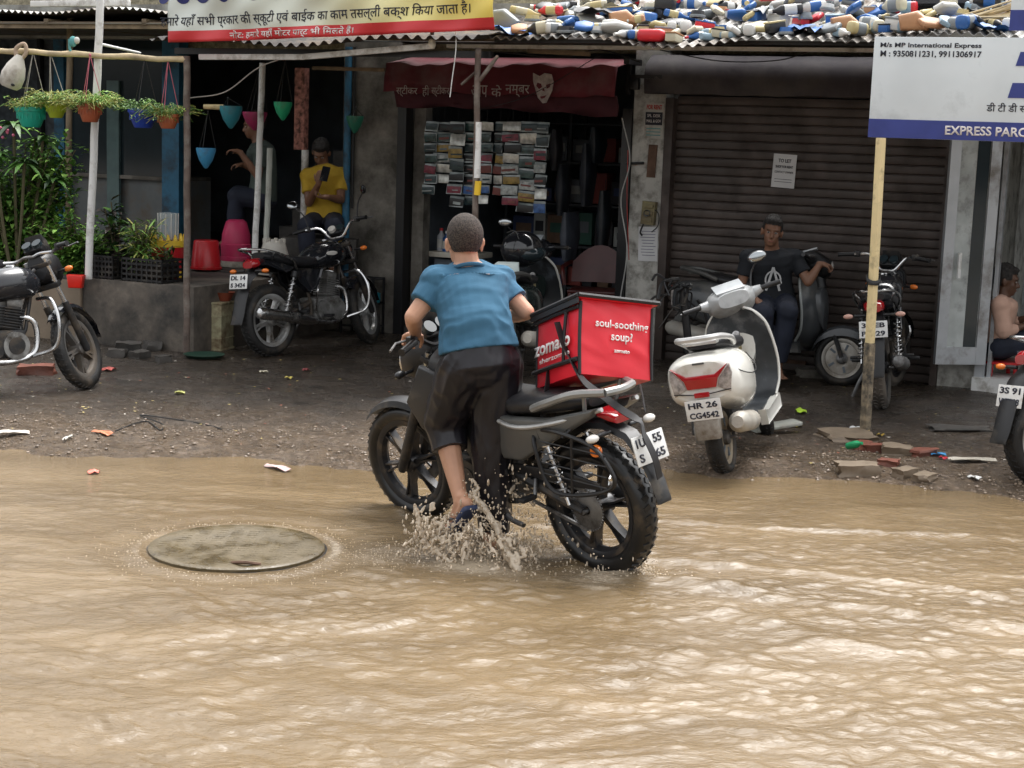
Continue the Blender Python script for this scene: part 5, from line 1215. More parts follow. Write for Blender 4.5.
pot('lime yellow bowl pot crowded between teal and terracotta pots', 56, 103, 20, 14, HV, (.38, .48, .03), hang=(50, 52), plant=(200, .19, 1.4, .3), strc=m_rope)
pot('terracotta bowl pot with pink cords hanging in front of the white pole', 90, 103, 24, 18, 2.5, (.42, .11, .05), hang=(90, 55), plant=(230, .19, 1.5, .4), strc=mpink)
pot('royal blue bowl pot hanging right of the white pole', 143, 109, 28, 18, HV, (.02, .06, .4), hang=(145, 57), plant=(90, .15, 1.3, .3), ms=[m_leaf2, m_leaf])
pot('small terracotta pot with red cords hanging beside the iron post', 168, 114, 22, 14, HV, (.42, .12, .05), hang=(168, 60), plant=(120, .17, 1.6, .5), strc=mpink, ms=[m_leaf2, m_leaf, m_straw])
def wallpot(label, x, y, w, h, v, col, hang, name='hanging_pot'): return pot(label, x, y, w, h, v, col, 'cone', hang, m_wire, None, name)
wallpot('sky blue pointed pot hanging alone in the dark left bay', 206, 148, 19, 20, 1.4, (.06, .3, .55), (208, 110))
wallpot('faded turquoise pot turned sideways below the casing', 231, 106, 22, 22, 1.4, (.03, .22, .28), (228, 98))
wallpot('bright green pot hanging right of the white pipe', 283, 102, 18, 18, 1.2, (.02, .36, .17), (285, 60))
wallpot('dull green pot fixed on the grey pier edge', 355, 116, 17, 17, .15, (.03, .2, .13), (356, 108))
wallpot('magenta pot hanging behind the white pipe above the seated figure', 255, 112, 24, 18, 1.0, (.38, .03, .12), (262, 60))
o0 = P3(214, 107, 1.4); b = MB(); b.tube([(-.09, 0, 0), (.09, 0, .0)], [.022, .026], m_cream, 10); o = b.build('bamboo_stub'); o.location = o0; tag(o, 'short cream stub tied beside the turquoise pot', 'stick')
# jug hung at top left, toy bird on the rail
o0 = P3(14, 73, 2.5); t = thing('hanging_jug', 'whitish plastic jug hung by a cloth strap at the top left corner', 'jug', Matrix.Translation(o0) @ Matrix.Rotation(.35, 4, 'Y'))
m_jug = mat('yellowed_white_plastic', (.55, .52, .46), .45, dirt=.3); b = MB(); b.lathe([(0, -.13), (.07, -.13), (.095, -.10), (.1, -.02), (.08, .06), (.05, .12), (.03, .16), (.025, .16), (.04, .1), (0, .1)], m_jug, n=24); b.build('body', t)
b = MB(); b.tube(bez([(.02, 0, .13), (.04, .0, .2), (.0, 0, .26), (-.05, 0, .2), (-.03, 0, .14)], 5), .018, mat('dirty_cloth', (.4, .3, .22), .9), 8); b.build('strap', t); b = MB(); b.ball((.05, -.088, -.09), (.018, .008, .012), m_black); b.build('hole', t)
o0 = P3(73, 44, 2.42); b = MB(); b.ball((0, 0, .02), (.035, .03, .045), mat('teal_rag', (.1, .3, .3), .9)); b.ball((.035, -.01, .03), (.025, .025, .03), mat('pale_rag', (.5, .5, .46), .9)); b.tube(bez([(-.03, 0, .04), (-.02, 0, -.06), (.05, 0, -.08)], 4), .012, mat('teal_rag', (.1, .3, .3), .9), 6); o = b.build('rag_knot'); o.location = o0; tag(o, 'teal and white rag knotted around the bamboo pole', 'rag')

# ---------------------------------------------------------------- containers on the ledge
def lath(name, label, cat, x, ybase, v, zb, parts_, rot=None, tilt=0):
    o0 = fp(x, ybase, v); o0.z = zb; t = thing(name, label, cat, Matrix.Translation(o0) @ Matrix.Rotation(tilt, 4, 'Y')); sc = (o0 - CO).length / F_PX
    for nm, prof, m in parts_: b = MB(); b.lathe([(r_ * sc, z * sc) for r_, z in prof], m, n=32); b.build(nm, t)
    return t, sc
m_pred = mat('red_plastic_tub', (.45, .015, .02), .3, var=.1, dirt=.1); m_yel = mat('yellow_plastic', (.75, .5, .04), .35, var=.1); m_pinkp = mat('faded_pink_plastic', (.48, .03, .10), .45, var=.15, dirt=.2, dcol=(.2, .1, .1)); m_cr = mat('cream_plastic', (.55, .52, .44), .45, dirt=.3)
t, sc = lath('red_tub', 'red tub with a spiky yellow rim on the ledge beside the crates', 'tub', 168, 262, 1.75, .602, [('body', [(0, 0), (14, 0), (15, 8), (15.5, 9), (16, 28), (16.5, 34), (0, 34)], m_pred), ('base_band', [(13.5, .2), (15.6, .5), (15.6, 6), (13, 7)], m_yel), ('yellow_rim', [(15, 29), (17.2, 30), (17.2, 36), (15, 36)], m_yel)])
b = MB()
for k in range(14): a = k / 14 * 6.283; b.cyl(V((math.cos(a) * 15.8 * sc, math.sin(a) * 15.8 * sc, 36 * sc)), V((math.cos(a) * 15.5 * sc, math.sin(a) * 15.5 * sc, 42 * sc)), 2.3 * sc, m_yel, 8, .8 * sc)
b.build('rim_point', t)
b = MB(); m_cl = mat('cloudy_clear_plastic', (.5, .55, .55), .2, alpha=.45, var=.2)
b.lathe([(9.5 * sc, 36 * sc), (10 * sc, 62 * sc), (0, 63 * sc)], m_cl, n=24)
for k in range(12): a = k / 12 * 6.283; b.tube([V((math.cos(a) * 9.7 * sc, math.sin(a) * 9.7 * sc, 37 * sc)), V((math.cos(a) * 10.2 * sc, math.sin(a) * 10.2 * sc, 62 * sc))], .004, m_clear, 5)
o = b.build('clear_jar'); o.matrix_world = t.matrix_world.copy(); tag(o, 'cloudy ribbed clear jar standing in the red and yellow tub', 'jar')
lath('red_bucket', 'red bucket turned upside down on the ledge behind the canister', 'bucket', 206, 262, 1.0, .62, [('body', [(15.5, 0), (15.8, 2), (14.5, 2.2), (12, 27), (11, 28), (0, 28)], m_pred)])
lath('pink_bin', 'faded pink ribbed bin upside down on the ledge between bucket and white pipe', 'bin', 236, 252, .6, .62, [('body', [(15, 6), (15, 10), (14.4, 10.5), (15, 22), (14, 23), (13.6, 32), (10, 44), (7, 46), (0, 46)], m_pinkp), ('cream_base', [(14, 0), (14.6, 1), (14.6, 6), (13, 6.2)], m_cr)])
t, sc = lath('white_bin', 'dirty white bin upside down behind the black motorcycle seat', 'bin', 274, 264, 1.0, .62, [('body', [(16.5, 0), (17, 2), (15.5, 3), (14, 20), (10.5, 32), (0, 33)], m_jug)])
b = MB()
for k in range(8): a = k / 8 * 6.283; b.box((10 * sc * math.cos(a), 10 * sc * math.sin(a), 33 * sc), (.02, .03, .04), m_jug, rot=Matrix.Rotation(a, 3, 'Z'))
b.build('notched_rim', t)
o0 = fw(-.2, 1.1, 0); u, z = uz(312, 246, .6); lath('red_bowl', 'small red basin on the ledge behind the black motorcycle handlebar', 'basin', 312, 248, .6, .62, [('body', [(0, 0), (10, 0), (13, 13), (14, 13), (14, 14), (12, 14), (9.5, 2), (0, 2)], m_pred)])
# tin canister on the ground with a green box and red bowl on it
m_can = mat('rusty_yellowed_tin', (.45, .42, .26), .55, .1, var=.35, vs=5, dirt=.6, dcol=(.13, .07, .035), ds=6)
CP = gp(210, 351, .04) + V((0, .15, 0)); t = thing('tin_canister', 'square rusty yellowed tin canister standing on the ground below the red bucket', 'canister', Matrix.Translation((CP.x, CP.y, .035)) @ Matrix.Rotation(-.28, 4, 'Z'))
b = MB(); b.box((0, 0, .205), (.27, .24, .41), m_can, bev=.02); b.box((0, 0, .408), (.28, .25, .02), m_can, bev=.006); b.box((0, 0, .012), (.28, .25, .02), m_can, bev=.006)
for z in (.11, .3): b.box((0, 0, z), (.276, .246, .012), m_can, bev=.005)
b.build('body', t)
o = MB(); o.box((0, 0, .05), (.12, .1, .1), mat('dull_green_plastic', (.015, .045, .03), .5), bev=.012); o.box((0, 0, .108), (.13, .11, .014), mat('dull_green_plastic', (.015, .045, .03), .5), bev=.004); o = o.build('green_box'); o.location = (CP.x - .06, CP.y, .455); tag(o, 'small dark green box on top of the tin canister', 'box')
b = MB(); b.lathe([(0, 0), (.05, 0), (.085, .07), (.09, .075), (.08, .07), (.045, .01), (0, .01)], mat('brown_red_clay', (.25, .06, .03), .6), n=20); o = b.build('clay_bowl'); o.location = (CP.x + .09, CP.y + .02, .455); tag(o, 'brown red clay bowl on top of the tin canister', 'bowl')
b = MB(); b.lathe([(0, 0), (.14, 0), (.17, .025), (.165, .025), (.13, .008), (0, .008)], mat('dull_green_plastic', (.015, .045, .03), .5), n=28); o = b.build('green_dish'); o.location = gp(204, 357, .05); tag(o, 'flat green dish on the ground in front of the tin canister', 'dish')
# red box/cup by left bike
o0 = fp(76, 283, 2.45); b = MB(); b.prism([(-.055, 0), (.055, 0), (.07, .11), (-.07, .11)], -.05, .05, mat('bright_red_plastic', (.65, .02, .01), .35), rnd=.01); o = b.build('red_box'); o.location = o0 + V((0, 0, -.04)); tag(o, 'bright red plastic box by the ledge corner beside the left motorcycle', 'box')

# ---------------------------------------------------------------- shop interior
m_shelf = mat('grey_steel_shelf', (.05, .055, .06), .5, .3, var=.2)
def FT_(u, v, z, rz=0): return FM @ Matrix.Translation((u, -v, z)) @ Matrix.Rotation(rz, 4, 'Z')
boxm = [mat('carton_' + n_, c, .6, var=.2) for n_, c in (('grey', (.16, .18, .2)), ('navy', (.04, .06, .14)), ('brown', (.18, .11, .07)), ('black', (.03, .03, .035)), ('dull_red', (.25, .05, .04)), ('green', (.04, .12, .09)), ('pale', (.42, .44, .42)))]
bn = ['grey', 'navy', 'brown', 'black', 'dull red', 'dark green', 'pale']
rk = thing('shelf_rack', 'dark steel shelf rack full of cartons along the back of the accessories shop', 'shelf', FT_(1.3, -2.0, .12)); b = MB()
for z in (.3, .72, 1.14, 1.56, 1.95): b.box((0, 0, z), (2.1, .4, .02), m_shelf)
for x in (-1.04, -.35, .35, 1.04): b.box((x, -.19, 1.1), (.03, .03, 2.2), m_shelf); b.box((x, .19, 1.1), (.03, .03, 2.2), m_shelf)
b.build('frame', rk)
cnt = 0
for zi, z in enumerate((.32, .74, 1.16, 1.58)):
    x = -1.0
    while x < .95:
        w, h, d = random.uniform(.1, .26), random.uniform(.14, .34), random.uniform(.2, .34); k = random.randrange(7)
        b = MB(); b.box((0, 0, h / 2), (w, d, h), boxm[k], bev=.006); b.box((0, -d / 2 - .001, h * .55), (w * .7, .003, h * .35), boxm[(k * 3 + 6) % 7]); o = b.build('carton')
        o.matrix_world = FT_(1.3 + x + w / 2, -2.0, .12 + z + .001); tag(o, '%s carton on the %s shelf inside the dim accessories shop' % (bn[k], ('lowest', 'second', 'third', 'top')[zi]), 'carton', '%s cartons on the %s shelf' % (bn[k], ('lowest', 'second', 'third', 'top')[zi])); x += w + random.uniform(.01, .05)
# counter
ct = thing('shop_counter', 'pale topped shop counter with bottles inside the doorway at left', 'counter', FT_(.43, -.45, .12)); 
uc0, zc = uz(410, 252, -.3); uc1, _ = uz(444, 252, -.3); zc -= .12
b = MB(); b.box((0, 0, zc), (.50, .4, .05), m_cr, bev=.006); b.build('counter_top', ct); b = MB(); b.box((.0, .05, zc / 2 - .02), (.44, .3, zc - .06), m_dark); b.build('cabinet', ct)
bt = [('bottle', 'white', (.35, .36, .38), .04, .2), ('bottle', 'blue', (.03, .1, .3), .045, .18), ('bottle', 'orange brown', (.3, .12, .04), .035, .15), ('bottle', 'red capped grey', (.2, .2, .21), .05, .24), ('bottle', 'dark teal', (.02, .1, .12), .06, .26)]
for k, (nm, cl, c_, r_, h) in enumerate(bt):
    b = MB(); mm = mat('bottle_' + cl.replace(' ', '_'), c_, .3); b.lathe([(0, 0), (r_, 0), (r_, h * .7), (r_ * .4, h * .85), (r_ * .4, h)], mm, n=14); o = b.build('oil_bottle'); o.matrix_world = FT_(.25 + k * .085, -.40 + .04 * (k % 2), .12 + zc + .026)
    b = MB(); b.lathe([(r_ * .45, h * .95), (r_ * .45, h * 1.08), (0, h * 1.08)], m_pred if k in (3, 0) else m_white, n=12); b.build('cap', o); b = MB(); b.lathe([(r_ * 1.02, h * .15), (r_ * 1.02, h * .55)], m_paper, n=14, a0=3.6, a1=5.8); b.build('paper_label', o)
    tag(o, cl + ' oil bottle standing on the shop counter behind the pushing man', 'bottle')
# strips of packets hanging in the doorway
m_pk = mat('clear_packet_film', (.30, .34, .34), .12, var=.5, vs=9, spec=.7); m_pkd = mat('dark_packet_content', (.025, .045, .05), .25, var=.5, vs=10); m_pkr = mat('red_card', (.2, .06, .05), .5); m_pkd2 = mat('teal_packet_content', (.035, .07, .065), .2, var=.6, vs=14); m_pkw = mat('foil_packet', (.5, .5, .46), .25, .3, var=.4, vs=22)
PKC = [m_pkd, m_pkd2, m_pkd, m_pkr, m_pkd2, m_black, m_black] + [mat('packet_card_' + n_, c_, .35, var=.5, vs=25) for n_, c_ in (('blue', (.05, .12, .3)), ('ochre', (.3, .2, .05)), ('white', (.4, .42, .4)), ('maroon', (.2, .03, .05)))]
strips = [(427, 122, 12, 6, 150), (439, 120, 22, 8, 212), (458, 122, 20, 10, 236), (480, 120, 20, 10, 200), (492, 122, 13, 9, 205), (503, 122, 18, 8, 200), (517, 122, 26, 8, 208), (538, 120, 20, 9, 214), (470, 124, 14, 9, 210)]
xs_ = [(430, 14, 195, 7), (441, 18, 184, 6), (456, 16, 208, 7), (470, 17, 206, 8), (485, 13, 205, 8), (497, 10, 196, 7), (511, 18, 206, 8), (526, 18, 214, 8), (541, 13, 214, 7)]
for k, (xc, wp, yb, n) in enumerate(xs_):
    u, zt_ = uz(xc, 121, .02); _, zb_ = uz(xc, yb, .02); w = wp / F_PX * 15.0; ph = (zt_ - zb_) / n
    t = thing('packet_strip', 'strip of %d clear accessory packets hanging in the shop doorway, %s from the left' % (n, ('first', 'second', 'third', 'fourth', 'fifth', 'sixth', 'seventh', 'eighth', 'last')[k]), 'packet strip', FT_(u, -.02 - .03 * (k % 2), zt_, random.uniform(-.15, .15)), 'packet strips in the doorway')
    b = MB(); b.tube([(0, .004, .12), (0, .004, -(zt_ - zb_))], .002, m_wire, 4); b.build('string', t)
    for j in range(n):
        h = ph * random.uniform(.8, .97); b = MB(); c = (random.uniform(-.014, .014), -.004 - random.uniform(0, .015), -ph * (j + .5)); foil = (k == 1 and j > 3) or (k == 7 and j == 1) or random.random() < .12
        b.box(c, (w * random.uniform(.9, 1.05), .012, h), m_pkw if foil else m_pk, rot=Matrix.Rotation(random.uniform(-.3, .15), 3, 'X') @ Matrix.Rotation(random.uniform(-.05, .05), 3, 'Y'), bev=.004)
        if not foil:
            q = Matrix.Rotation(random.uniform(-.12, .12), 3, 'Y')
            b.box((c[0], c[1] - .008, c[2] - h * .10), (w * .93, .014, h * .78), random.choice(PKC), rot=q, bev=.004)
            if random.random() < .7: b.box((c[0] + random.uniform(-.1, .1) * w, c[1] - .017, c[2] - h * random.uniform(.0, .25)), (w * random.uniform(.3, .8), .003, h * random.uniform(.08, .25)), (m_pk, m_pkd2, m_pkr, m_pkd)[random.randrange(4)], rot=q)
        b.build('packet', t)
# interior odds: hanging bags, pale panel, chair
for k, (x, y, w, h, c_, v) in enumerate(((563, 190, 22, 50, (.04, .045, .055), -1.0), (588, 175, 26, 60, (.03, .035, .045), -.9), (570, 236, 34, 46, (.07, .08, .1), -.7), (604, 220, 20, 56, (.025, .03, .035), -.8), (598, 145, 30, 34, (.02, .03, .04), -1.0), (556, 150, 16, 40, (.03, .03, .035), -.9))):
    u, z = uz(x, y, v); s_ = 15.6 / F_PX; b = MB(); b.loft([(-h * s_ / 2, 0, 0, w * s_ / 2, .03, 3), (0, 0, 0, w * s_ / 2 * 1.05, .06, 3), (h * s_ / 2, 0, 0, w * s_ / 2 * .8, .03, 3)], mat('shop_cover_%d' % k, c_, .4, var=.4, vs=6), T=Matrix.Rotation(PI / 2, 4, 'Y')); b.tube([(0, 0, h * s_ / 2), (0, 0, h * s_ / 2 + .1)], .003, m_wire, 4)
    o = b.build('packed_seat_cover'); o.matrix_world = FT_(u, v, z); tag(o, ('slate bag low behind the helmet', 'wide dark bag in the middle', 'pale grey bag above the chair', 'narrow dark bag at right', 'bag high near the awning edge', 'slim bag beside the packets')[k] + ' hanging in the dim shop', 'bag')
ch = thing('plastic_chair', 'dark red plastic armchair in the shop doorway above the delivery bag', 'chair', FT_(1.88, -.35, .12, .25)); m_chr = mat('dark_red_plastic', (.07, .012, .01), .35, var=.2)
b = MB(); b.box((0, 0, .44), (.46, .44, .03), m_chr, bev=.012); b.build('seat', ch)
b = MB(); rg = []
for k in range(9): a = lerp(-1, 1, k / 8); rg.append([V((a * .25, .22 - .07 * a * a + dy, z)) for z, dy in ((.5, 0), (.84 - .16 * a * a, .07), (.84 - .16 * a * a, .09), (.5, .02))])
b.rings(rg, m_chr); b.build('backrest', ch)
for s_ in (-1, 1):
    b = MB(); b.tube(bez([(s_ * .26, .16, .68), (s_ * .29, 0, .66), (s_ * .28, -.2, .64), (s_ * .25, -.23, .5)], 4), .02, m_chr, 8); b.build('armrest', ch)
    for q in (-1, 1): b = MB(); b.limb((s_ * .2, q * .18, .43), (s_ * .25, q * .23, .02), .025, .02, m_chr); b.build('leg', ch)
# wall items above: helmet on the dark scooter
hp = Matrix.Translation(at(522, 249, 13.1) + V((0, 0, 0))) @ Matrix.Rotation(.7, 4, 'Z')
t = thing('helmet', 'black motorcycle helmet resting on the dark scooter seat behind the pushing man', 'helmet', hp)
b = MB(); b.ball((0, 0, 0), (.19, .15, .15), m_gloss, seg=24, rg=16); b.build('shell', t); b = MB(); b.ball((.03, -.04, -.03), (.17, .13, .08), m_glassd, seg=20, rg=12); b.build('visor', t)
b = MB()
for k in range(4): b.tube(bez([V((-.12 + .06 * k, -.10, .09)), V((-.1 + .06 * k, -.02, .152 - .01 * k)), V((-.1 + .06 * k, .08, .13))], 4), .004, m_grey, 5)
b.build('vent', t)
o0 = at(505, 274, 12.9); b = MB(); b.prism([(-.12, -.10), (.02, -.12), (.12, -.03), (.11, .1), (-.06, .10), (-.14, .04)], -.03, .03, mat('pale_mint_plastic', (.6, .68, .66), .25, coat=.4), rnd=.03); o = b.build('side_panel_cover'); o.location = o0; tag(o, 'pale mint side cover propped on the dark scooter at the pushing man shoulder', 'panel')

# ---------------------------------------------------------------- red delivery bag on the motorcycle
m_bag = mat('red_bag_nylon', (.68, .02, .035), .42, var=.08, vs=4, bump=.25, bs=9, spec=.5); m_bagd = mat('red_bag_nylon_side', (.62, .018, .03), .42, var=.1, vs=4, bump=.3, bs=9); m_trimb = mat('black_webbing', (.015, .014, .015), .6, var=.2)
YB = 7.10
C0 = at(581, 299, YB)              # near top corner
C1 = at(584, 374, YB + .00)        # near bottom corner
TR = at(652, 307, YB + .13); TLc = at(541, 318, YB + .42); ez = (C0 - C1).normalized(); hgt = (C0 - C1).length
ex_ = (TR - C0); wR = ex_.length; ex_.normalize(); ey_ = (TLc - C0); wL = ey_.length; ey_.normalize()
ez = ex_.cross(-ey_).normalized() if ex_.cross(-ey_).z > 0 else -ex_.cross(-ey_).normalized()
ey_ = (ey_ - ex_ * ey_.dot(ex_)).normalized()
BM = Matrix(((ex_.x, ey_.x, ez.x, C0.x), (ex_.y, ey_.y, ez.y, C0.y), (ex_.z, ey_.z, ez.z, C0.z), (0, 0, 0, 1)))
bag = thing('delivery_bag', 'red insulated food delivery bag strapped on the motorcycle seat', 'delivery bag', BM)
b = MB(); nb = 28; rg = []; NJ = 24
def crease(p): w_ = mnoise.noise(V(p) * 9) * .005 + (1 - abs(mnoise.noise(V((p[0] * 7 + p[2] * 9, p[1] * 7 - p[2] * 4, p[2] * 6))) * 2)) * .004; return w_
def bulge(x, y): return .012 * math.sin(PI * x / wR) * math.sin(PI * y / wL)
for k in range(nb + 1):
    z = -hgt * k / nb; row = []; s_ = math.sin(PI * k / nb) * .010
    for j in range(NJ): q = wR * j / NJ; row.append(V((q, -s_ * math.sin(PI * j / NJ) - crease((q, 0, z)), z)))
    for j in range(NJ): q = wL * j / NJ; row.append(V((wR + s_ * math.sin(PI * j / NJ), q, z)))
    for j in range(NJ): q = wR - wR * j / NJ; row.append(V((q, wL + s_ * math.sin(PI * j / NJ), z)))
    for j in range(NJ): q = wL - wL * j / NJ; row.append(V((-s_ * math.sin(PI * j / NJ) - crease((0, q, z)), q, z)))
    rg.append(row)
b.rings(rg, m_bag); b.build('body', bag, sharp=50)
b = MB(); b.box((wR / 2 - .005, wL / 2 - .005, .012), (wR + .05, wL + .06, .022), m_bag, bev=.01); lid = b.build('lid', bag)
b = MB()
e_ = .016
for p, q in (((-.028, -.033, .012), (wR + .02, -.033, .012)), ((-.028, -.033, .012), (-.028, wL + .025, .012)), ((wR + .02, -.033, .012), (wR + .02, wL + .025, .012))): b.tube([p, q], .011, m_trimb, 6)
b.prism([(-.03, -.02), (wL * .0 - .03, -.045), (wL + .02, -.045), (wL + .02, -.02)], -.004, .004, m_trimb, T=Matrix.Translation((-.028, 0, .02)) @ Matrix.Rotation(PI / 2, 4, 'Z'))
b.build('lid_trim', bag)
b = MB(); 
for p_, q_, r_ in (((-.002, -.002, -.01), (-.002, -.002, -hgt), .008), ((wR, -.002, -.01), (wR, -.002, -hgt), .007), ((0, wL, -.01), (0, wL, -hgt), .007), ((-.014, 0, -hgt * .80), (-.02, wL, -hgt * .80), .011), ((-.012, .0, -hgt * .10), (-.016, wL, -hgt * .10), .009), ((-.016, wL * .25, -.02), (-.022, wL * .28, -hgt * .8), .008)):
    b = MB(); b.tube(bez([p_, V(p_).lerp(V(q_), .5) + V((-.006, -.006, 0)), q_], 5), r_, m_trimb, 6); b.build('edge_binding', bag)
TR_ = Matrix.Translation((wR * .55, -.019, -hgt * .32)); TR_ = TR_ @ Matrix.Translation((0, -.001, 0)); text('soul-soothing', wR * .74, m_wink, TR_, bag, h=.048, bold=.02, ext=.001); text('soup?', wR * .30, m_wink, Matrix.Translation((wR * .55, -.020, -hgt * .32 - .055)), bag, h=.052, bold=.02, ext=.001); text('zomato', wR * .22, m_wink, Matrix.Translation((wR * .55, -.019, -hgt * .66)), bag, h=.016, bold=.03, ext=.003)
S1 = Matrix.Translation((-.021, wL * .56, -hgt * .50)) @ Matrix.Rotation(-PI / 2, 4, 'Z'); text('zomato', wL * .84, m_wink, S1, bag, h=.060, bold=.03, shear=0, ext=.001)
text('sherzomne', wL * .7, m_wink, Matrix.Translation((-.020, wL * .5, -hgt * .67)) @ Matrix.Rotation(-PI / 2, 4, 'Z'), bag, h=.024, bold=.01, shear=0, ext=.001)
# straps
def ribbon(pts, w, m, wd=None):
    b = MB(); P = bez(pts, 6); rg = []
    for i, p in enumerate(P):
        tdir = (P[min(i + 1, len(P) - 1)] - P[max(i - 1, 0)]).normalized(); sd = V((.7, -.7, 0)).cross(tdir) if wd is None else V(wd); sd = sd.normalized() * w / 2; nn = sd.cross(tdir).normalized() * .002
        rg.append([p - sd - nn, p + sd - nn, p + sd + nn, p - sd + nn])
    b.rings(rg, m); return b
def A_(x, y, d): return at(x, y, d)
def wstrap(pts, w, label):
    o0 = A_(*pts[0]); b = ribbon([A_(*p) - o0 for p in pts], w, m_trimb); o = b.build('luggage_strap'); o.location = o0; tag(o, label, 'strap')
wstrap([(557, 322, 7.16), (565, 348, 7.12), (574, 365, 7.03), (585, 382, 6.97), (604, 397, 6.93), (622, 410, 6.90), (640, 422, 6.86), (645, 436, 6.80), (655, 458, 6.78), (660, 478, 6.80)], .035, 'black strap running from the bag side over the tail to the number plate')
wstrap([(549, 370, 7.30), (546, 395, 7.24), (542, 425, 7.2), (540, 452, 7.22)], .03, 'black strap hanging down from the bag along the side panel')
wstrap([(640, 384, 7.3), (643, 398, 7.2), (645, 412, 7.1)], .02, 'short strap end hanging behind the bag rear corner')
# goods on the counter of the left bay
random.seed(77)
for k, (x, nm, c_, r_, h) in enumerate(((22, 'tall pale', (.4, .42, .4), .05, .2), (46, 'dull blue', (.06, .15, .3), .06, .14), (84, 'pale green', (.25, .38, .3), .05, .18), (118, 'rusty red', (.4, .12, .07), .055, .12), (132, 'white', (.6, .6, .58), .045, .16), (152, 'steel grey', (.3, .31, .33), .06, .11))):
    u, _ = uz(x, 150, -.45); b = MB(); b.lathe([(0, 0), (r_, 0), (r_ * 1.03, h * .5), (r_, h * .85), (r_ * .7, h), (0, h)], mat('jar_' + nm.replace(' ', '_'), c_, .3, dirt=.2), n=16); o = b.build('storage_jar'); o.matrix_world = FT_(u, -.42, 1.393); tag(o, nm + ' storage jar on the grey counter of the left bay', 'jar')
# ---------------------------------------------------------------- plastic odds on the tin roof
m_j = {'blue': mat('j_blue', (.03, .12, .36), .35), 'white': mat('j_white', (.6, .6, .57), .4, var=.1, dirt=.2), 'yellow': mat('j_yellow', (.48, .4, .2), .45), 'red': mat('j_red', (.55, .02, .03), .35), 'black': mat('j_black', (.02, .02, .022), .35), 'grey': mat('j_grey', (.2, .22, .23), .4, dirt=.2), 'orange': mat('j_orange', (.42, .22, .11), .5), 'pale blue': mat('j_paleblue', (.25, .35, .42), .35), 'cream': mat('j_cream', (.5, .46, .34), .5, dirt=.2)}
def zone(px_):
    for lim, nm in ((535, 'next to the banner corner'), (585, 'above the skull face'), (635, 'above the doorway right end'), (690, 'above the whitewashed pier'), (760, 'above the shutter left half'), (830, 'above the shutter middle'), (880, 'above the signboard left end'), (2000, 'behind the white signboard')):
        if px_ < lim: return nm
def world_px(p):
    q = CROT.transposed() @ (p - CO); return 512 + F_PX * q.x / -q.z, 384 - F_PX * q.y / -q.z
seen = {}
cols = ['blue'] * 7 + ['white'] * 11 + ['yellow'] * 3 + ['red'] * 2 + ['black'] * 6 + ['grey'] * 8 + ['orange'] * 2 + ['pale blue'] * 3 + ['cream'] * 4
items = []
ncol = 58
for i in range(ncol):
    for r_ in range(4):
        u = 2.08 + (5.75 - 2.08) * (i + random.uniform(0, 1)) / ncol; v = 2.14 - r_ * .36 + random.uniform(-.14, .14)
        if v > 2.24: v = 2.2
        items.append((u, v, r_))
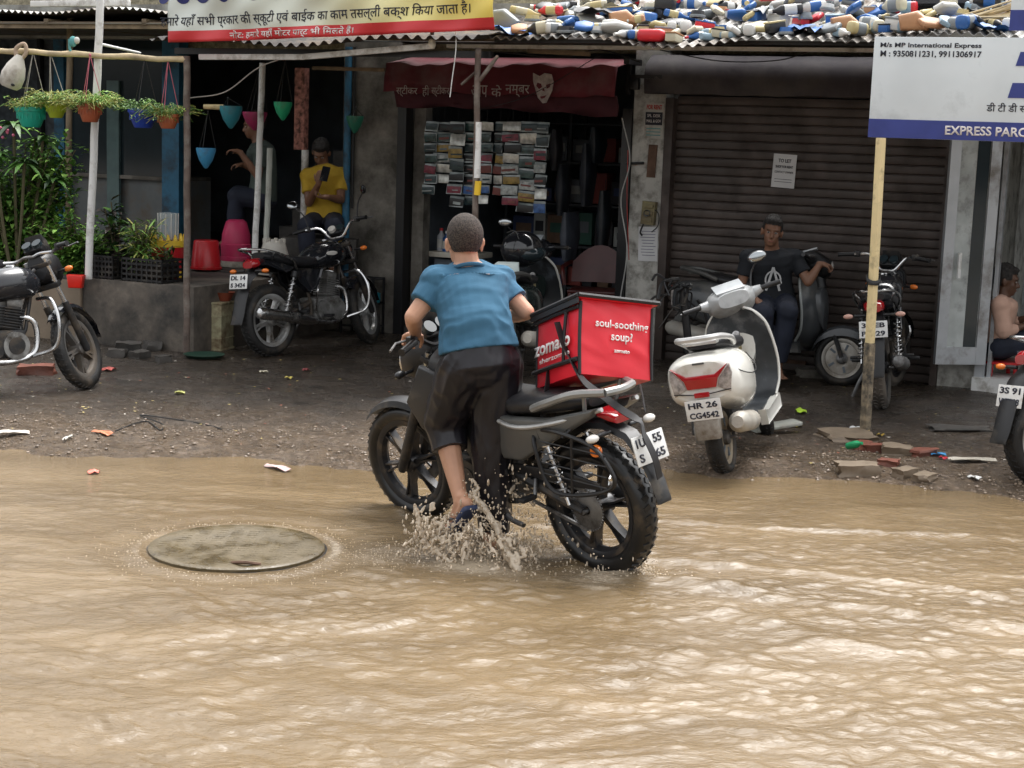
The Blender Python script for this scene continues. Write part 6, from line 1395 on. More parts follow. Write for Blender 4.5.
for u, v, r_ in items:
    c = random.choice(cols); kind = random.choice(['bottle', 'bottle', 'bottle', 'cover', 'cover', 'box', 'cap', 'sheet'])
    zc_ = roofz(u, v); b = MB(); m = m_j[c]; L = random.uniform(.11, .23); w = random.uniform(.024, .048)
    if kind == 'bottle':
        b.loft([(-L / 2, 0, w, w * .8, w * .8, 2.5), (-L / 2 + .01, 0, w, w, w, 3), (L * .2, 0, w, w, w, 3), (L * .36, 0, w, w * .5, w * .5, 2), (L * .5, 0, w, w * .35, w * .35, 2)], m, n=12)
        q = random.choice(['white', 'red', 'blue', 'yellow']); b.cyl((L * .48, 0, w), (L * .6, 0, w), w * .42, m_j[q], 10); b.loft([(-L * .3, 0, w, w * 1.03, w * 1.03, 3), (L * .1, 0, w, w * 1.03, w * 1.03, 3)], m_j[random.choice(['white', 'yellow', 'grey', 'grey', 'pale blue', 'blue', 'cream'])], n=12)
        nm, wd = 'plastic_bottle', 'bottle'
    elif kind == 'cover':
        b.prism([(-L * .6, -.03), (-L * .2, -.06), (L * .5, -.05), (L * .6, .02), (L * .1, .06), (-L * .5, .04)], -.02, .02, m, T=Matrix.Translation((0, 0, .05)) @ Matrix.Rotation(1.0, 4, 'X'), rnd=.015); nm, wd = 'plastic_cover', 'cover'
    elif kind == 'sheet':
        rows = [[V(((i_ / 7 - .5) * L * 1.5, (j_ / 7 - .5) * L * 1.1, .03 + .05 * mnoise.noise(V((i_ * .6, j_ * .6, u * 9))))) for j_ in range(8)] for i_ in range(8)]
        b.rings(rows, m, closed=False, caps=False, smooth=False); b.rings([[q_ - V((0, 0, .003)) for q_ in r__] for r__ in rows], m, closed=False, caps=False, smooth=False); nm, wd = 'plastic_sheet', 'sheet scrap'
    elif kind == 'box':
        b.box((0, 0, w), (L * .8, w * 2.2, w * 1.6), m, bev=.012); b.box((0, 0, w * 1.9), (L * .84, w * 2.3, w * .3), m_j[random.choice(cols)], bev=.005); nm, wd = 'plastic_box', 'box'
    else:
        b.lathe([(0, .05), (w * 1.2, .05), (w * 1.5, .01), (w * 1.5, 0), (w * 1.2, .0), (w, .03), (0, .03)], m, n=16); b.lathe([(w * 1.5, 0), (w * 1.6, .01), (w * 1.5, .02)], m_j['grey'], n=16); nm, wd = 'round_cap', 'round cap'
    o = b.build(nm, sharp=50); yaw = random.random() * 6.28; tilt = random.uniform(-.3, .5)
    p = fw(u, v, zc_ + .012 + random.choice((0, .0, .05, .09)) * (r_ > 0)); o.matrix_world = Matrix.Translation(p) @ Matrix.Rotation(yaw, 4, 'Z') @ Matrix.Rotation(tilt * .4, 4, 'Y')
    px_, _ = world_px(p); lab = '%s plastic %s on the tin roof %s, %s row' % (c, wd, zone(px_), ('front', 'second', 'third', 'back')[r_])
    tag(o, lab, wd, lab.replace(' on the tin roof', 's'))
# the pieces that stand out
def special(name, label, cat, x, y, v, fn, yaw=0):
    u, _ = uz(x, y, v); p = fw(u, v, roofz(u, v) + .02); b = MB(); fn(b); o = b.build(name, sharp=50); o.matrix_world = Matrix.Translation(p) @ Matrix.Rotation(FA + yaw, 4, 'Z'); tag(o, label, cat)
def f1(b): b.loft([(-.11, 0, .045, .03, .035, 2.6), (-.09, 0, .045, .05, .045, 3), (.06, 0, .045, .05, .045, 3), (.09, 0, .045, .03, .03, 2), (.10, 0, .045, .018, .018, 2)], m_j['red'], n=16); b.cyl((.1, 0, .045), (.13, 0, .045), .02, m_j['orange'])
special('plastic_bottle', 'big glossy red bottle at the awning front edge above the pier', 'bottle', 653, 37, 2.25, f1)
def f2(b): b.prism([(-.12, 0), (.09, 0), (.12, .07), (.0, .16), (-.09, .15)], -.05, .05, m_j['grey'], rnd=.03)
special('headlamp_cover', 'large grey headlamp cover next to the banner corner', 'cover', 505, 25, 2.1, f2)
def f3(b): b.prism([(-.42, .0), (.42, .0), (.45, .06), (.3, .1), (.1, .22), (-.2, .16), (-.38, .06)], -.12, .12, m_j['black'], rnd=.06)
special('seat_cowl', 'large black moulded seat cowl lying near the second signboard', 'seat cowl', 935, 15, 1.3, f3)
def f4(b): b.prism([(-.08, 0), (.1, 0), (.13, .05), (.03, .13), (-.1, .10)], -.05, .05, m_j['orange'], rnd=.03)
special('plastic_cover', 'orange tan moulded cover at the awning edge near the signboard', 'cover', 913, 28, 2.2, f4)
special('plastic_cover', 'orange tan moulded cover above the skull face', 'cover', 622, 12, 1.9, f4, .5)
special('plastic_cover', 'orange tan moulded cover above the shutter middle', 'cover', 845, 22, 2.1, f4, .4)
# pale sticks bundle at right
b = MB()
for k in range(14): a = V((random.uniform(-.3, .0), random.uniform(-.05, .1), random.uniform(.0, .06))); b.tube([a, a + V((.5, random.uniform(-.05, .1), random.uniform(-.02, .22)))], .008, m_bamboo, 5)
o = b.build('stick_bundle'); u, _ = uz(985, 30, 2.0); o.matrix_world = FT_(u, 2.0, roofz(u, 2.0) + .03); tag(o, 'loose bundle of pale sticks on the roof at the right end', 'sticks')

# ---------------------------------------------------------------- rubble and litter
m_brick = mat('wet_red_brick', (.2, .065, .04), .65, var=.4, vs=12, bump=.5, bs=60, dirt=.4, dcol=(.05, .035, .03)); m_stone = mat('wet_stone_slab', (.22, .17, .12), .5, var=.3, vs=6, bump=.5, bs=30, dirt=.4)
def chunk(name, label, cat, x, y, sx, sy, sz_, m, yaw=0, grp=None, sink=.3):
    p = gp(x, y, .04); p.z = gz(p.x, p.y); b = bmesh.new(); bmesh.ops.create_cube(b, size=1); bmesh.ops.subdivide_edges(b, edges=b.edges[:], cuts=3, use_grid_fill=True)
    sd = random.random() * 50
    for v_ in b.verts:
        n = mnoise.noise_vector(v_.co * 2.2 + V((sd, 0, 0))) * .2; v_.co = V(((v_.co.x + n.x) * sx, (v_.co.y + n.y) * sy, (v_.co.z + n.z * .7) * sz_))
    mb = MB(); mb.bm(b, m); o = mb.build(name, sharp=35); o.matrix_world = Matrix.Translation(p + V((0, 0, sz_ * (.5 - sink)))) @ Matrix.Rotation(yaw, 4, 'Z') @ Matrix.Rotation(random.uniform(-.08, .08), 4, 'X'); tag(o, label, cat, grp)
chunk('stone_slab', 'flat brown stone slab at the foot of the cream signboard post', 'stone slab', 848, 437, .34, .26, .06, m_stone, .3)
chunk('brick', 'red brick half buried right of the signboard post foot', 'brick', 876, 452, .2, .11, .07, m_brick, .2); chunk('brick', 'grey brown block among the bricks near the orange wrapper', 'brick', 897, 456, .18, .12, .09, m_stone, -.2)
chunk('brick', 'small red brick piece in front of the other bricks', 'brick', 888, 466, .12, .08, .05, m_brick, -.5); chunk('brick', 'red brick at the right end of the rubble beside the blue scrap', 'brick', 922, 458, .2, .1, .05, m_brick, .5)
chunk('brick', 'dark red brick beside the green bottle', 'brick', 860, 447, .14, .1, .06, m_brick, .9)
chunk('concrete_lump', 'earthy concrete lump at the waterline below the signboard post', 'concrete lump', 858, 470, .24, .14, .08, m_stone, .1); chunk('concrete_lump', 'small earthy lump right of the larger one at the waterline', 'concrete lump', 905, 473, .14, .1, .06, m_stone, .6)
chunk('concrete_lump', 'low grey brown lump below the brick rubble', 'concrete lump', 925, 476, .16, .1, .05, m_stone, .9)
chunk('stone', 'flat stone lying in mud left of the right edge motorcycle', 'stone', 960, 430, .38, .18, .03, m_conc_d, 0); chunk('stone', 'stone block under the grey scooter footboard', 'stone', 812, 377, .24, .14, .09, m_conc, .1)
chunk('brick', 'dark brick under the left edge motorcycle', 'brick', 37, 374, .26, .16, .1, m_brick, .2); chunk('brick', 'brick on the heap below the black crates', 'brick', 170, 346, .18, .1, .08, m_brick, -.2)
random.seed(5)
for k, (x, y, s_) in enumerate(((128, 352, .2), (140, 358, .14), (152, 350, .18), (118, 357, .15), (163, 362, .12), (146, 344, .16))):
    chunk('rubble_lump', 'dark wet rubble lump below the crates, %s of the heap' % ('left front', 'front middle', 'centre', 'left end', 'right front', 'back')[k], 'rubble', x, y, s_, s_ * .7, s_ * .6, m_conc_d, k)
# plank-like footboard beside the white scooter
p = gp(775, 432, .05); b = MB(); b.prism([(-.17, 0), (.17, 0), (.17, .025), (-.17, .025)], -.07, .07, mat('pale_board', (.36, .37, .33), .5, dirt=.3), rnd=.008); o = b.build('loose_board'); o.matrix_world = Matrix.Translation(p + V((0, 0, .03))) @ Matrix.Rotation(.35, 4, 'Z') @ Matrix.Rotation(-.12, 4, 'Y'); tag(o, 'pale board lying beside the white scooter rear wheel', 'board')
def wrapper(label, x, y, c_, w, h, cat='wrapper', z=.05):
    p = gp(x, y, z); p.z = max(gz(p.x, p.y), 0) + .012; mm = mat('wrap_' + label.replace(' ', '_')[:30], c_, .45); b = MB(); n = 6; rows = []
    for i in range(n + 1): rows.append([V((w * (j / n - .5), h * (i / n - .5), .006 * math.sin(i * 1.1 + j * .7) + random.uniform(0, .006))) for j in range(n + 1)])
    b.rings(rows, mm, closed=False, caps=False, smooth=False); b.rings([[q - V((0, 0, .003)) for q in r_] for r_ in rows], mm, closed=False, caps=False, smooth=False); o = b.build('litter_wrapper', fixn=False, sharp=None); o.matrix_world = Matrix.Translation(p) @ Matrix.Rotation(random.random() * 3, 4, 'Z'); tag(o, label, cat)
for q in (('orange wrapper crumpled on the brick rubble', 898, 446, (.75, .2, .04), .14, .09), ('lime green packet in the mud right of the white scooter', 801, 411, (.4, .62, .04), .16, .07), ('small yellow scrap near the lime green packet', 797, 424, (.6, .5, .08), .07, .06), ('blue scrap at the right end of the brick rubble', 937, 457, (.05, .3, .6), .1, .06), ('white scrap beside the orange wrapper', 911, 452, (.7, .7, .68), .08, .05), ('red scrap beside the blue scrap', 943, 460, (.5, .04, .06), .07, .04),
          ('pale crumpled bag in mud near the right edge', 972, 462, (.5, .46, .38), .3, .08), ('white scrap at the waterline near the right edge', 975, 476, (.75, .75, .72), .08, .05), ('red and white wrapper by the left motorcycle front wheel', 108, 369, (.5, .12, .1), .14, .1), ('yellow green scrap in mud left of centre', 180, 393, (.5, .5, .15), .07, .05), ('pale scrap in front of the black commuter motorcycle wheel', 264, 371, (.6, .55, .42), .06, .05),
          ('yellow scrap in mud below the commuter motorcycle', 289, 378, (.55, .45, .1), .06, .04), ('orange scrap at the left waterline', 103, 433, (.55, .2, .1), .16, .07), ('pink red scrap at the flood edge', 94, 465, (.6, .15, .1), .07, .06), ('white strip of litter at the left waterline', 68, 437, (.6, .58, .52), .13, .02), ('pale scraps near the left edge waterline', 14, 432, (.6, .55, .48), .18, .08),
          ('pinkish scrap at the flood edge in front of the motorcycle', 278, 461, (.55, .4, .38), .2, .06), ('white scrap at the signboard post foot', 857, 428, (.75, .75, .74), .09, .05), ('faint red scrap below the commuter motorcycle', 306, 370, (.3, .08, .08), .06, .04), ('small yellow leaf right of the signboard post', 881, 434, (.5, .35, .08), .05, .04)):
    wrapper(*q)
random.seed(9); 
mlit = [mat('speck_pale', (.5, .46, .4), .6), mat('speck_yellow', (.5, .4, .15), .6), mat('speck_rust', (.3, .1, .06), .6)]
b = MB()
for k in range(420):
    x, y = random.uniform(-4, 5), random.uniform(9.5, 13.5); z = gz(x, y) + .004; s_ = random.uniform(.005, .018); a = random.random() * 3
    b.add([V((x + s_ * math.cos(a + t_) * q, y + s_ * math.sin(a + t_) * q, z + random.uniform(0, .006))) for t_, q in ((0, 1), (1.4, .6), (3.1, .9), (4.6, .5))], [(0, 1, 2, 3)], random.choice(mlit), False)
o = b.build('litter_specks', fixn=False, sharp=None); tag(o, 'tiny scraps of litter and leaf bits strewn over the wet ground', 'litter', kind='stuff')
b = MB(); b.lathe([(0, 0), (.022, 0), (.024, .05), (.022, .09), (.01, .11), (.01, .13), (0, .13)], mat('green_bottle_plastic', (.02, .3, .12), .25), n=14); o = b.build('crushed_bottle'); o.matrix_world = Matrix.Translation(gp(848, 446, .1)) @ Matrix.Rotation(1.2, 4, 'X') @ Matrix.Rotation(.5, 4, 'Y'); tag(o, 'small green bottle stuck in the rubble left of the bricks', 'bottle')
# cord on the mud at the left
P = [gp(x, y, .04) for x, y in ((115, 432), (145, 423), (160, 430), (162, 422), (140, 416), (175, 418), (205, 422), (222, 432))]
for p in P: p.z = gz(p.x, p.y) + .008
b = MB(); b.tube([p - P[0] for p in bez(P, 6)], .0045, m_wire, 6); o = b.build('discarded_cord'); o.location = P[0]; tag(o, 'black cord lying in loops on the mud left of centre', 'cord')
# crate stand behind the commuter bike with teal bottle
u, z = uz(372, 305, .3); t = thing('metal_stand', 'thin black metal stand against the grey pier behind the commuter motorcycle', 'stand', FT_(uz(362, 320, .2)[0], .2, .04)); b = MB()
for x in (-.17, .17):
    for y in (-.1, .1): b.box((x, y, .27), (.018, .018, .54), m_black)
for z in (.08, .3, .53): b.box((0, -.1, z), (.36, .014, .014), m_black); b.box((0, .1, z), (.36, .014, .014), m_black); b.box((0, 0, z - .01), (.34, .2, .006), m_black)
b.build('frame', t)
b = MB(); b.box((0, 0, .05), (.12, .08, .1), mat('teal_tin', (.02, .2, .26), .4), bev=.015); o = b.build('teal_tin'); o.matrix_world = FT_(uz(373, 303, .2)[0], .2, .04 + .30); tag(o, 'small teal tin on the thin metal stand', 'tin')
# torn black plastic strips behind the white scooter
random.seed(44); o0 = at(682, 300, 11.9); b = MB()
for k in range(16):
    a = V((random.uniform(-.12, .12), random.uniform(-.08, .08), random.uniform(-.05, .18))); c = a + V((random.uniform(-.22, .12), random.uniform(-.1, .1), random.uniform(-.22, .05))); b.tube(bez([a, a.lerp(c, .5) + V((random.uniform(-.05, .05), 0, random.uniform(-.02, .08))), c], 4), [random.uniform(.006, .014)] * 9, m_plast, 5)
b.limb((.0, 0, .1), (.06, 0, -.3), .03, .03, m_plast); o = b.build('torn_wiring'); o.location = o0; tag(o, 'tangle of torn black plastic and wiring left of the white scooter headset', 'wiring')
# ---------------------------------------------------------------- people
m_skin = mat('brown_skin', (.46, .25, .16), .5, var=.08, vs=12, bump=.08, bs=120); m_skin_d = mat('deep_brown_skin', (.2, .10, .06), .5, var=.1, vs=12)
m_hair = mat('short_black_hair', (.02, .017, .015), .7, var=.4, vs=60, bump=.6, bs=220); m_hairs = mat('cropped_dark_hair', (.050, .038, .031), .85, var=.85, vs=130, bump=.9, bs=300)
m_eye = mat('eye_white', (.3, .27, .25), .4); m_lip = mat('lip_skin', (.22, .08, .06), .5)
def ell_rings(b, secs, m=None, n=24):
    """secs: (centre, lateral axis, depth axis, half width, half depth, exponent)"""
    rg = []
    for c, lx, dx, w, d, e in secs:
        r_ = []
        for k in range(n):
            a = 2 * PI * k / n; cc, ss = math.cos(a), math.sin(a); r_.append(c + lx * (w * math.copysign(abs(cc) ** (2 / e), cc)) + dx * (d * math.copysign(abs(ss) ** (2 / e), ss)))
        rg.append(r_)
    b.rings(rg, m)
def hand(b, wr, d, pn, thumb_side, curl=.6, s=1.0):
    """wrist, pointing direction, palm normal, side vector the thumb leaves from"""
    d = V(d).normalized(); pn = (V(pn) - d * V(pn).dot(d)).normalized(); sd = V(thumb_side); sd = (sd - d * sd.dot(d) - pn * sd.dot(pn)).normalized()
    rot = Matrix((d, sd, pn)).transposed()
    b.ball(wr + d * .045 * s, (.052 * s, .040 * s, .017 * s), rot=rot); b.limb(wr - d * .01, wr + d * .03 * s, .024 * s, .026 * s)
    for k, (off, L) in enumerate(((.029, .070), (.010, .078), (-.009, .073), (-.027, .058))):
        p = wr + d * (.085 - abs(off) * .1) * s + sd * off * s; a = 0; q = p - d * .02 * s; r_ = .0088 * s
        for seg, f in enumerate((.45, .32, .23)):
            a += curl * (.9, 1.2, .8)[seg]; dd = d * math.cos(a) + pn * math.sin(a); q2 = p + dd * L * f * s; b.limb(p, q2, r_, r_ * .9, n=8); r_ *= .9
            p = q2
        b.limb(q, wr + d * .085 * s + sd * off * s, .011 * s, .0095 * s, n=8)
    p = wr + d * .03 * s + sd * .034 * s; dd = (d * .65 + sd * .55 + pn * .35).normalized(); p2 = p + dd * .035 * s; b.limb(p - d * .01 * s, p2, .013 * s, .0105 * s, n=8); dd = (d * .7 + pn * (.4 + curl * .6) + sd * .05).normalized(); b.limb(p2, p2 + dd * .03 * s, .0105 * s, .0085 * s, n=8)
def head_mesh(b, c, f, up, s=1.0):
    f = V(f).normalized(); up = V(up); up = (up - f * up.dot(f)).normalized(); lf = up.cross(f)
    rot = Matrix((f, lf, up)).transposed(); q = lambda x, y, z: c + (f * x + lf * y + up * z) * s
    b.ball(q(-.012, 0, .025), (.098 * s, .076 * s, .093 * s), rot=rot, seg=20, rg=14); b.ball(q(.028, 0, -.045), (.062 * s, .058 * s, .070 * s), rot=rot, seg=16, rg=12)
    b.ball(q(.062, 0, -.092), (.025 * s, .028 * s, .020 * s), rot=rot); b.limb(q(.086, 0, .005), q(.104, 0, -.030), .009 * s, .015 * s); b.ball(q(.093, 0, -.034), (.014 * s, .018 * s, .010 * s), rot=rot)
    b.ball(q(.080, 0, .028), (.018 * s, .052 * s, .012 * s), rot=rot)
    for sg_ in (-1, 1):
        b.ball(q(.050, sg_ * .036, -.025), (.028 * s, .024 * s, .026 * s), rot=rot)
        b.ball(q(-.008, sg_ * .080, -.012), (.020 * s, .009 * s, .032 * s), rot=rot @ Matrix.Rotation(sg_ * .35, 3, 'Z')); b.ball(q(-.016, sg_ * .086, .002), (.013 * s, .009 * s, .022 * s), rot=rot)
    b.limb(q(.086, .018, -.062), q(.086, -.018, -.062), .007 * s, .007 * s); b.limb(q(.084, .014, -.072), q(.084, -.014, -.072), .008 * s, .008 * s)
    return q, rot
def person(label, J, skin=m_skin, shirt=None, pants=None, hairm=m_hair, s=1.0, hairlong=1.0, vox=.006, wr=1.0, face=True, feet=True, beard=False, cat='person'):
    o0 = V(J['root']); K = {k: (V(v) - o0) if k not in ('face', 'up', 'hdL', 'hdR', 'pnL', 'pnR', 'tsL', 'tsR', 'ftL', 'ftR', 'root') else V(v) for k, v in J.items() if hasattr(v, '__len__')}
    t = thing('person', label, cat, Matrix.Translation(o0)); b = MB()
    q, rot = head_mesh(b, K['head'], K['face'], K['up'], s)
    ls = (K['shR'] - K['shL']).normalized(); lh = (K['hipR'] - K['hipL']).normalized(); pel = (K['hipR'] + K['hipL']) / 2; chest = (K['shR'] + K['shL']) / 2; spine = K.get('mid', pel.lerp(chest, .5)); neck = K['neck']
    def torso(bb, g):
        secs = []; P = bez([pel - (spine - pel).normalized() * .06 * s, pel, spine, chest, neck], 3)
        ws = [(.13, .10), (.155, .115), (.168, .125), (.17, .125), (.165, .12), (.15, .11), (.145, .105), (.15, .108), (.162, .115), (.178, .12), (.172, .11), (.10, .075), (.055, .055)]
        for i, p in enumerate(P):
            tg = (P[min(i + 1, len(P) - 1)] - P[max(i - 1, 0)]).normalized(); f_ = i / (len(P) - 1); lx = lh.lerp(ls, min(1, f_ * 1.2)); lx = (lx - tg * lx.dot(tg)).normalized(); dx = tg.cross(lx); w, d = ws[min(i, len(ws) - 1)]
            secs.append((p, lx, dx, w * s + g, d * s + g, 2.3))
        return secs
    S_ = torso(b, 0)
    ell_rings(b, S_); b.limb(chest.lerp(neck, .3), K['head'] - (K['head'] - neck) * .35, .062 * s, .055 * s)
    for sd in 'LR':
        sh, el, ha = K['sh' + sd], K['el' + sd], K['ha' + sd]
        b.limb(chest.lerp(sh, .4), sh, .06 * s, .055 * s); b.limb(sh, el, .050 * s, .039 * s); b.limb(el, el.lerp(ha, .35), .039 * s, .040 * s); b.limb(el.lerp(ha, .3), ha, .040 * s, .026 * s)
        d = K.get('hd' + sd, ha - el); hand(b, ha, d, K['pn' + sd], K['ts' + sd], J.get('curl' + sd, .6), s)
        hp, kn, an = K['hip' + sd], K['kn' + sd], K['an' + sd]
        b.limb(hp, kn, .085 * s, .056 * s); b.limb(kn, kn.lerp(an, .35), .056 * s, .055 * s); b.limb(kn.lerp(an, .3), an, .056 * s, .034 * s)
        if feet:
            fd = K['ft' + sd].normalized(); b.limb(an + V((0, 0, -.01)), an - fd * .03 * s - V((0, 0, .045 * s)) * (1 if abs(fd.z) < .5 else .3), .033 * s, .03 * s)
            dn = V((0, 0, -1)); dn = (dn - fd * dn.dot(fd)).normalized(); lt = fd.cross(dn); h0 = an + dn * .055 * s; b.limb(h0 - fd * .03 * s, h0 + fd * .13 * s + dn * .012 * s, .032 * s, .024 * s); b.limb(an + dn * .02 * s, h0 + fd * .12 * s, .034 * s, .022 * s)
            for k in range(5): b.limb(h0 + fd * .13 * s + lt * (k - 2) * .015 * s + dn * .012 * s, h0 + fd * (.185 - .008 * abs(k - 1)) * s + lt * (k - 2) * .019 * s + dn * .016 * s, .011 * s, .010 * s, n=8)
    remesh(b, 'body', vox, skin, t, 3)
    # hair
    b = MB(); g = .007 * s
    b.ball(q(-.020, 0, .034 + .006 * hairlong), (.098 * s + g, .079 * s + g * .7, .092 * s + g * (1 + hairlong)), rot=rot, seg=20, rg=14)
    if hairlong > .9: b.ball(q(.03, 0, .095), (.06 * s, .066 * s, .032 * s), rot=rot)
    ho = remesh(b, 'hair', .006, hairm, t, 1, disp=lambda c, n_: mnoise.noise(c * 60) * .004 * hairlong)
    # cut the face out of the hair shell
    f_ = K['face'].normalized(); u_ = (K['up'] - f_ * K['up'].dot(f_)).normalized(); bmh = bmesh.new(); bmh.from_mesh(ho.data)
    dl = [v for v in bmh.verts if ((v.co - K['head']).dot(f_) > .045 * s and (v.co - K['head']).dot(u_) < .062 * s) or (v.co - K['head']).dot(u_) < -.045 * s or ((v.co - K['head']).dot(f_) > -.02 * s and (v.co - K['head']).dot(u_) < .012 * s)]
    bmesh.ops.delete(bmh, geom=dl, context='VERTS'); bmh.to_mesh(ho.data); bmh.free()
    if face:
        for sg_ in (-1, 1):
            b = MB(); b.ball(q(.080, sg_ * .030, .003), (.009 * s, .0135 * s, .007 * s), m_eye, rot=rot); b.ball(q(.0865, sg_ * .030, .003), (.004 * s, .006 * s, .006 * s), m_black, rot=rot); b.build('eye', t)
            b = MB(); b.limb(q(.090, sg_ * .016, .024), q(.082, sg_ * .047, .024), .004 * s, .003 * s, m_hair, 6); b.build('eyebrow', t)
        b = MB(); b.limb(q(.0915, .017, -.066), q(.0915, -.017, -.066), .0045 * s, .0045 * s, m_lip, 8); b.build('mouth', t)
        if beard:
            b = MB(); b.ball(q(.045, 0, -.078), (.056 * s, .057 * s, .042 * s), rot=rot); remesh(b, 'beard', .006, m_hair, t, 1)
    if shirt:
        sm, slv, hem, wk = shirt; b = MB(); S2 = torso(b, .020 * s); i0 = hem + 2
        c_, lx_, dx_, w_, d_, e_ = S2[-1]; S2[-1] = (c_ - (c_ - S2[-2][0]) * .25, lx_, dx_, .082 * s, .075 * s, 2); ell_rings(b, S2[i0:])
        cb = MB(); tg_ = (K['head'] - neck).normalized(); lx2 = (ls - tg_ * ls.dot(tg_)).normalized(); dx2 = tg_.cross(lx2); cc = neck - tg_ * .030 - V((0, 0, .006))
        cb.tube([cc + lx2 * (.074 * s * math.cos(a_)) + dx2 * (.066 * s * math.sin(a_)) for a_ in [2 * PI * k_ / 24 for k_ in range(25)]], .010 * s, sm, 8); cb.build('collar', t)
        for sd in 'LR':
            sh, el = K['sh' + sd], K['el' + sd]; b.limb(chest.lerp(sh, .35) + (neck - chest) * .15, sh, .070 * s, .066 * s); e = sh.lerp(el, min(slv, 1)); b.tube([sh.lerp(el, -.05), sh, sh.lerp(el, slv * .5), e], [.05 * s, .070 * s, .067 * s, .066 * s], None, 16)
            b.limb(K['shL'] + (neck - chest) * .12, K['shR'] + (neck - chest) * .12, .078 * s, .078 * s)
            if slv > 1: b.limb(el, el.lerp(K['ha' + sd], slv - 1), .056 * s, .045 * s)
        remesh(b, 'shirt', vox * 1.1, sm, t, 3, disp=wk)
    if pants:
        pm, plL, plR, wk = pants; b = MB(); S2 = torso(b, .012 * s); ell_rings(b, S2[:6])
        for sd, pl in (('L', plL), ('R', plR)):
            hp, kn, an = K['hip' + sd], K['kn' + sd], K['an' + sd]; b.limb(hp, kn, .108 * s * wr, .086 * s * wr); e = kn.lerp(an, pl); b.tube([kn.lerp(hp, .1), kn, kn.lerp(an, pl * .5), e], [.084 * s * wr, .086 * s * wr, .080 * s * wr, lerp(.082, .066, pl) * s * wr], None, 16)
        b.ball(pel, (.155 * s, .13 * s, .12 * s)); remesh(b, 'trousers', vox * 1.1, pm, t, 4, disp=wk)
    return t, q, rot, o0, K

def wrinkle(ax, amp, sc=18, st=4.0, seed=0):
    ax = V(ax).normalized()
    def f(c, n):
        p = c - ax * c.dot(ax) * (1 - 1 / st) + V((seed, 0, 0)); w = mnoise.noise(c * 5 + V((seed, 9, 0))) * .6
        a = abs(mnoise.noise(p * sc + V((w, w, 0)) * 2)); a = 1 - math.sqrt(a * a + .006) * 2; c2 = mnoise.noise(p * sc * .5 + V((0, 5, seed))); c3 = mnoise.noise(p * sc * 2.2 + V((3, 1, seed)))
        return amp * (a * .65 + c2 * .8 + c3 * .28 - .4)
    return f
m_tee = mat('blue_tshirt_jersey', (.042, .115, .185), .85, var=.12, vs=4, bump=.2, bs=300, spec=.2)
m_trk = mat('wet_black_trackpants', (.011, .010, .013), .32, var=.35, vs=4, bump=.1, bs=200, spec=.45)
# --- the man pushing the motorcycle
GL = MBK @ V((xfL := .655 - .33 + .0, 0, 0)) if False else None
man_J = dict(root=(-.12, 7.35, 0), head=at(464, 243, 7.60), face=(-.28, .93, -.12), up=(-.05, .1, 1), neck=at(467, 262, 7.56),
    shL=at(438, 284, 7.50), shR=at(500, 285, 7.62), elL=at(413, 317, 7.42), elR=at(526, 312, 7.55),
    haL=at(416, 334, 7.60), haR=at(503, 318, 7.86), mid=at(474, 318, 7.42),
    hipL=at(464, 366, 7.33), hipR=at(497, 364, 7.38), knL=at(444, 424, 7.50), anL=at(460, 497, 7.34), knR=at(492, 440, 7.42), anR=at(494, 530, 7.42),
    hdL=(-.35, .7, -.25), hdR=(-.5, .6, -.1), pnL=(-.1, -.3, -1), pnR=(0, 0, -1), tsL=(.7, .3, 0), tsR=(-.7, 0, 0), ftL=(-.35, .55, -.62), ftR=(-.25, .9, -.1), curlL=1.0, curlR=1.0)
def nofz(c): return c
mp, q_, r_, o0_, K_ = person('man in wet blue t-shirt and rolled black trackpants pushing the delivery motorcycle', man_J, m_skin, (m_tee, .60, 2, wrinkle((1, .2, .25), .013, 12, 3.2, 3)), (m_trk, .36, 1.0, wrinkle((.25, .1, 1), .014, 11, 3.0, 8)), m_hairs, 1.04, .25, .0055, wr=1.12, face=True)
# white-ish shirt label of nothing; slippers
m_slip = mat('navy_rubber_slipper', (.03, .045, .10), .5, var=.15)
def slipper(an, fd, par_label):
    fd = V(fd).normalized(); dn = V((0, 0, -1)); dn = (dn - fd * dn.dot(fd)).normalized(); lt = fd.cross(dn)
    T = Matrix((fd, lt, -dn)).transposed().to_4x4(); T.translation = V(an) + dn * .095 + fd * .06
    b = MB(); b.M = T; pts = [(-.125, -.03), (-.11, -.042), (0, -.036), (.08, -.05), (.135, -.035), (.15, 0), (.135, .035), (.08, .048), (0, .036), (-.11, .042), (-.125, .03)]
    b.prism(pts, -.012, .012, m_slip, T=Matrix.Rotation(PI / 2, 4, 'X'), rnd=.004); t = thing('slipper', par_label, 'slipper'); so = b.build('sole', t)
    b = MB(); b.M = T
    for s_ in (-1, 1): b.tube(bez([(.09, 0, .012), (.06, s_ * .03, .05), (-.0, s_ * .042, .012)], 5), .007, mat('slipper_strap', (.02, .02, .025), .4), 6)
    b.build('thong_strap', t); return t
slipper(man_J['anL'], man_J['ftL'], 'navy slipper on the lifted left foot of the pushing man')

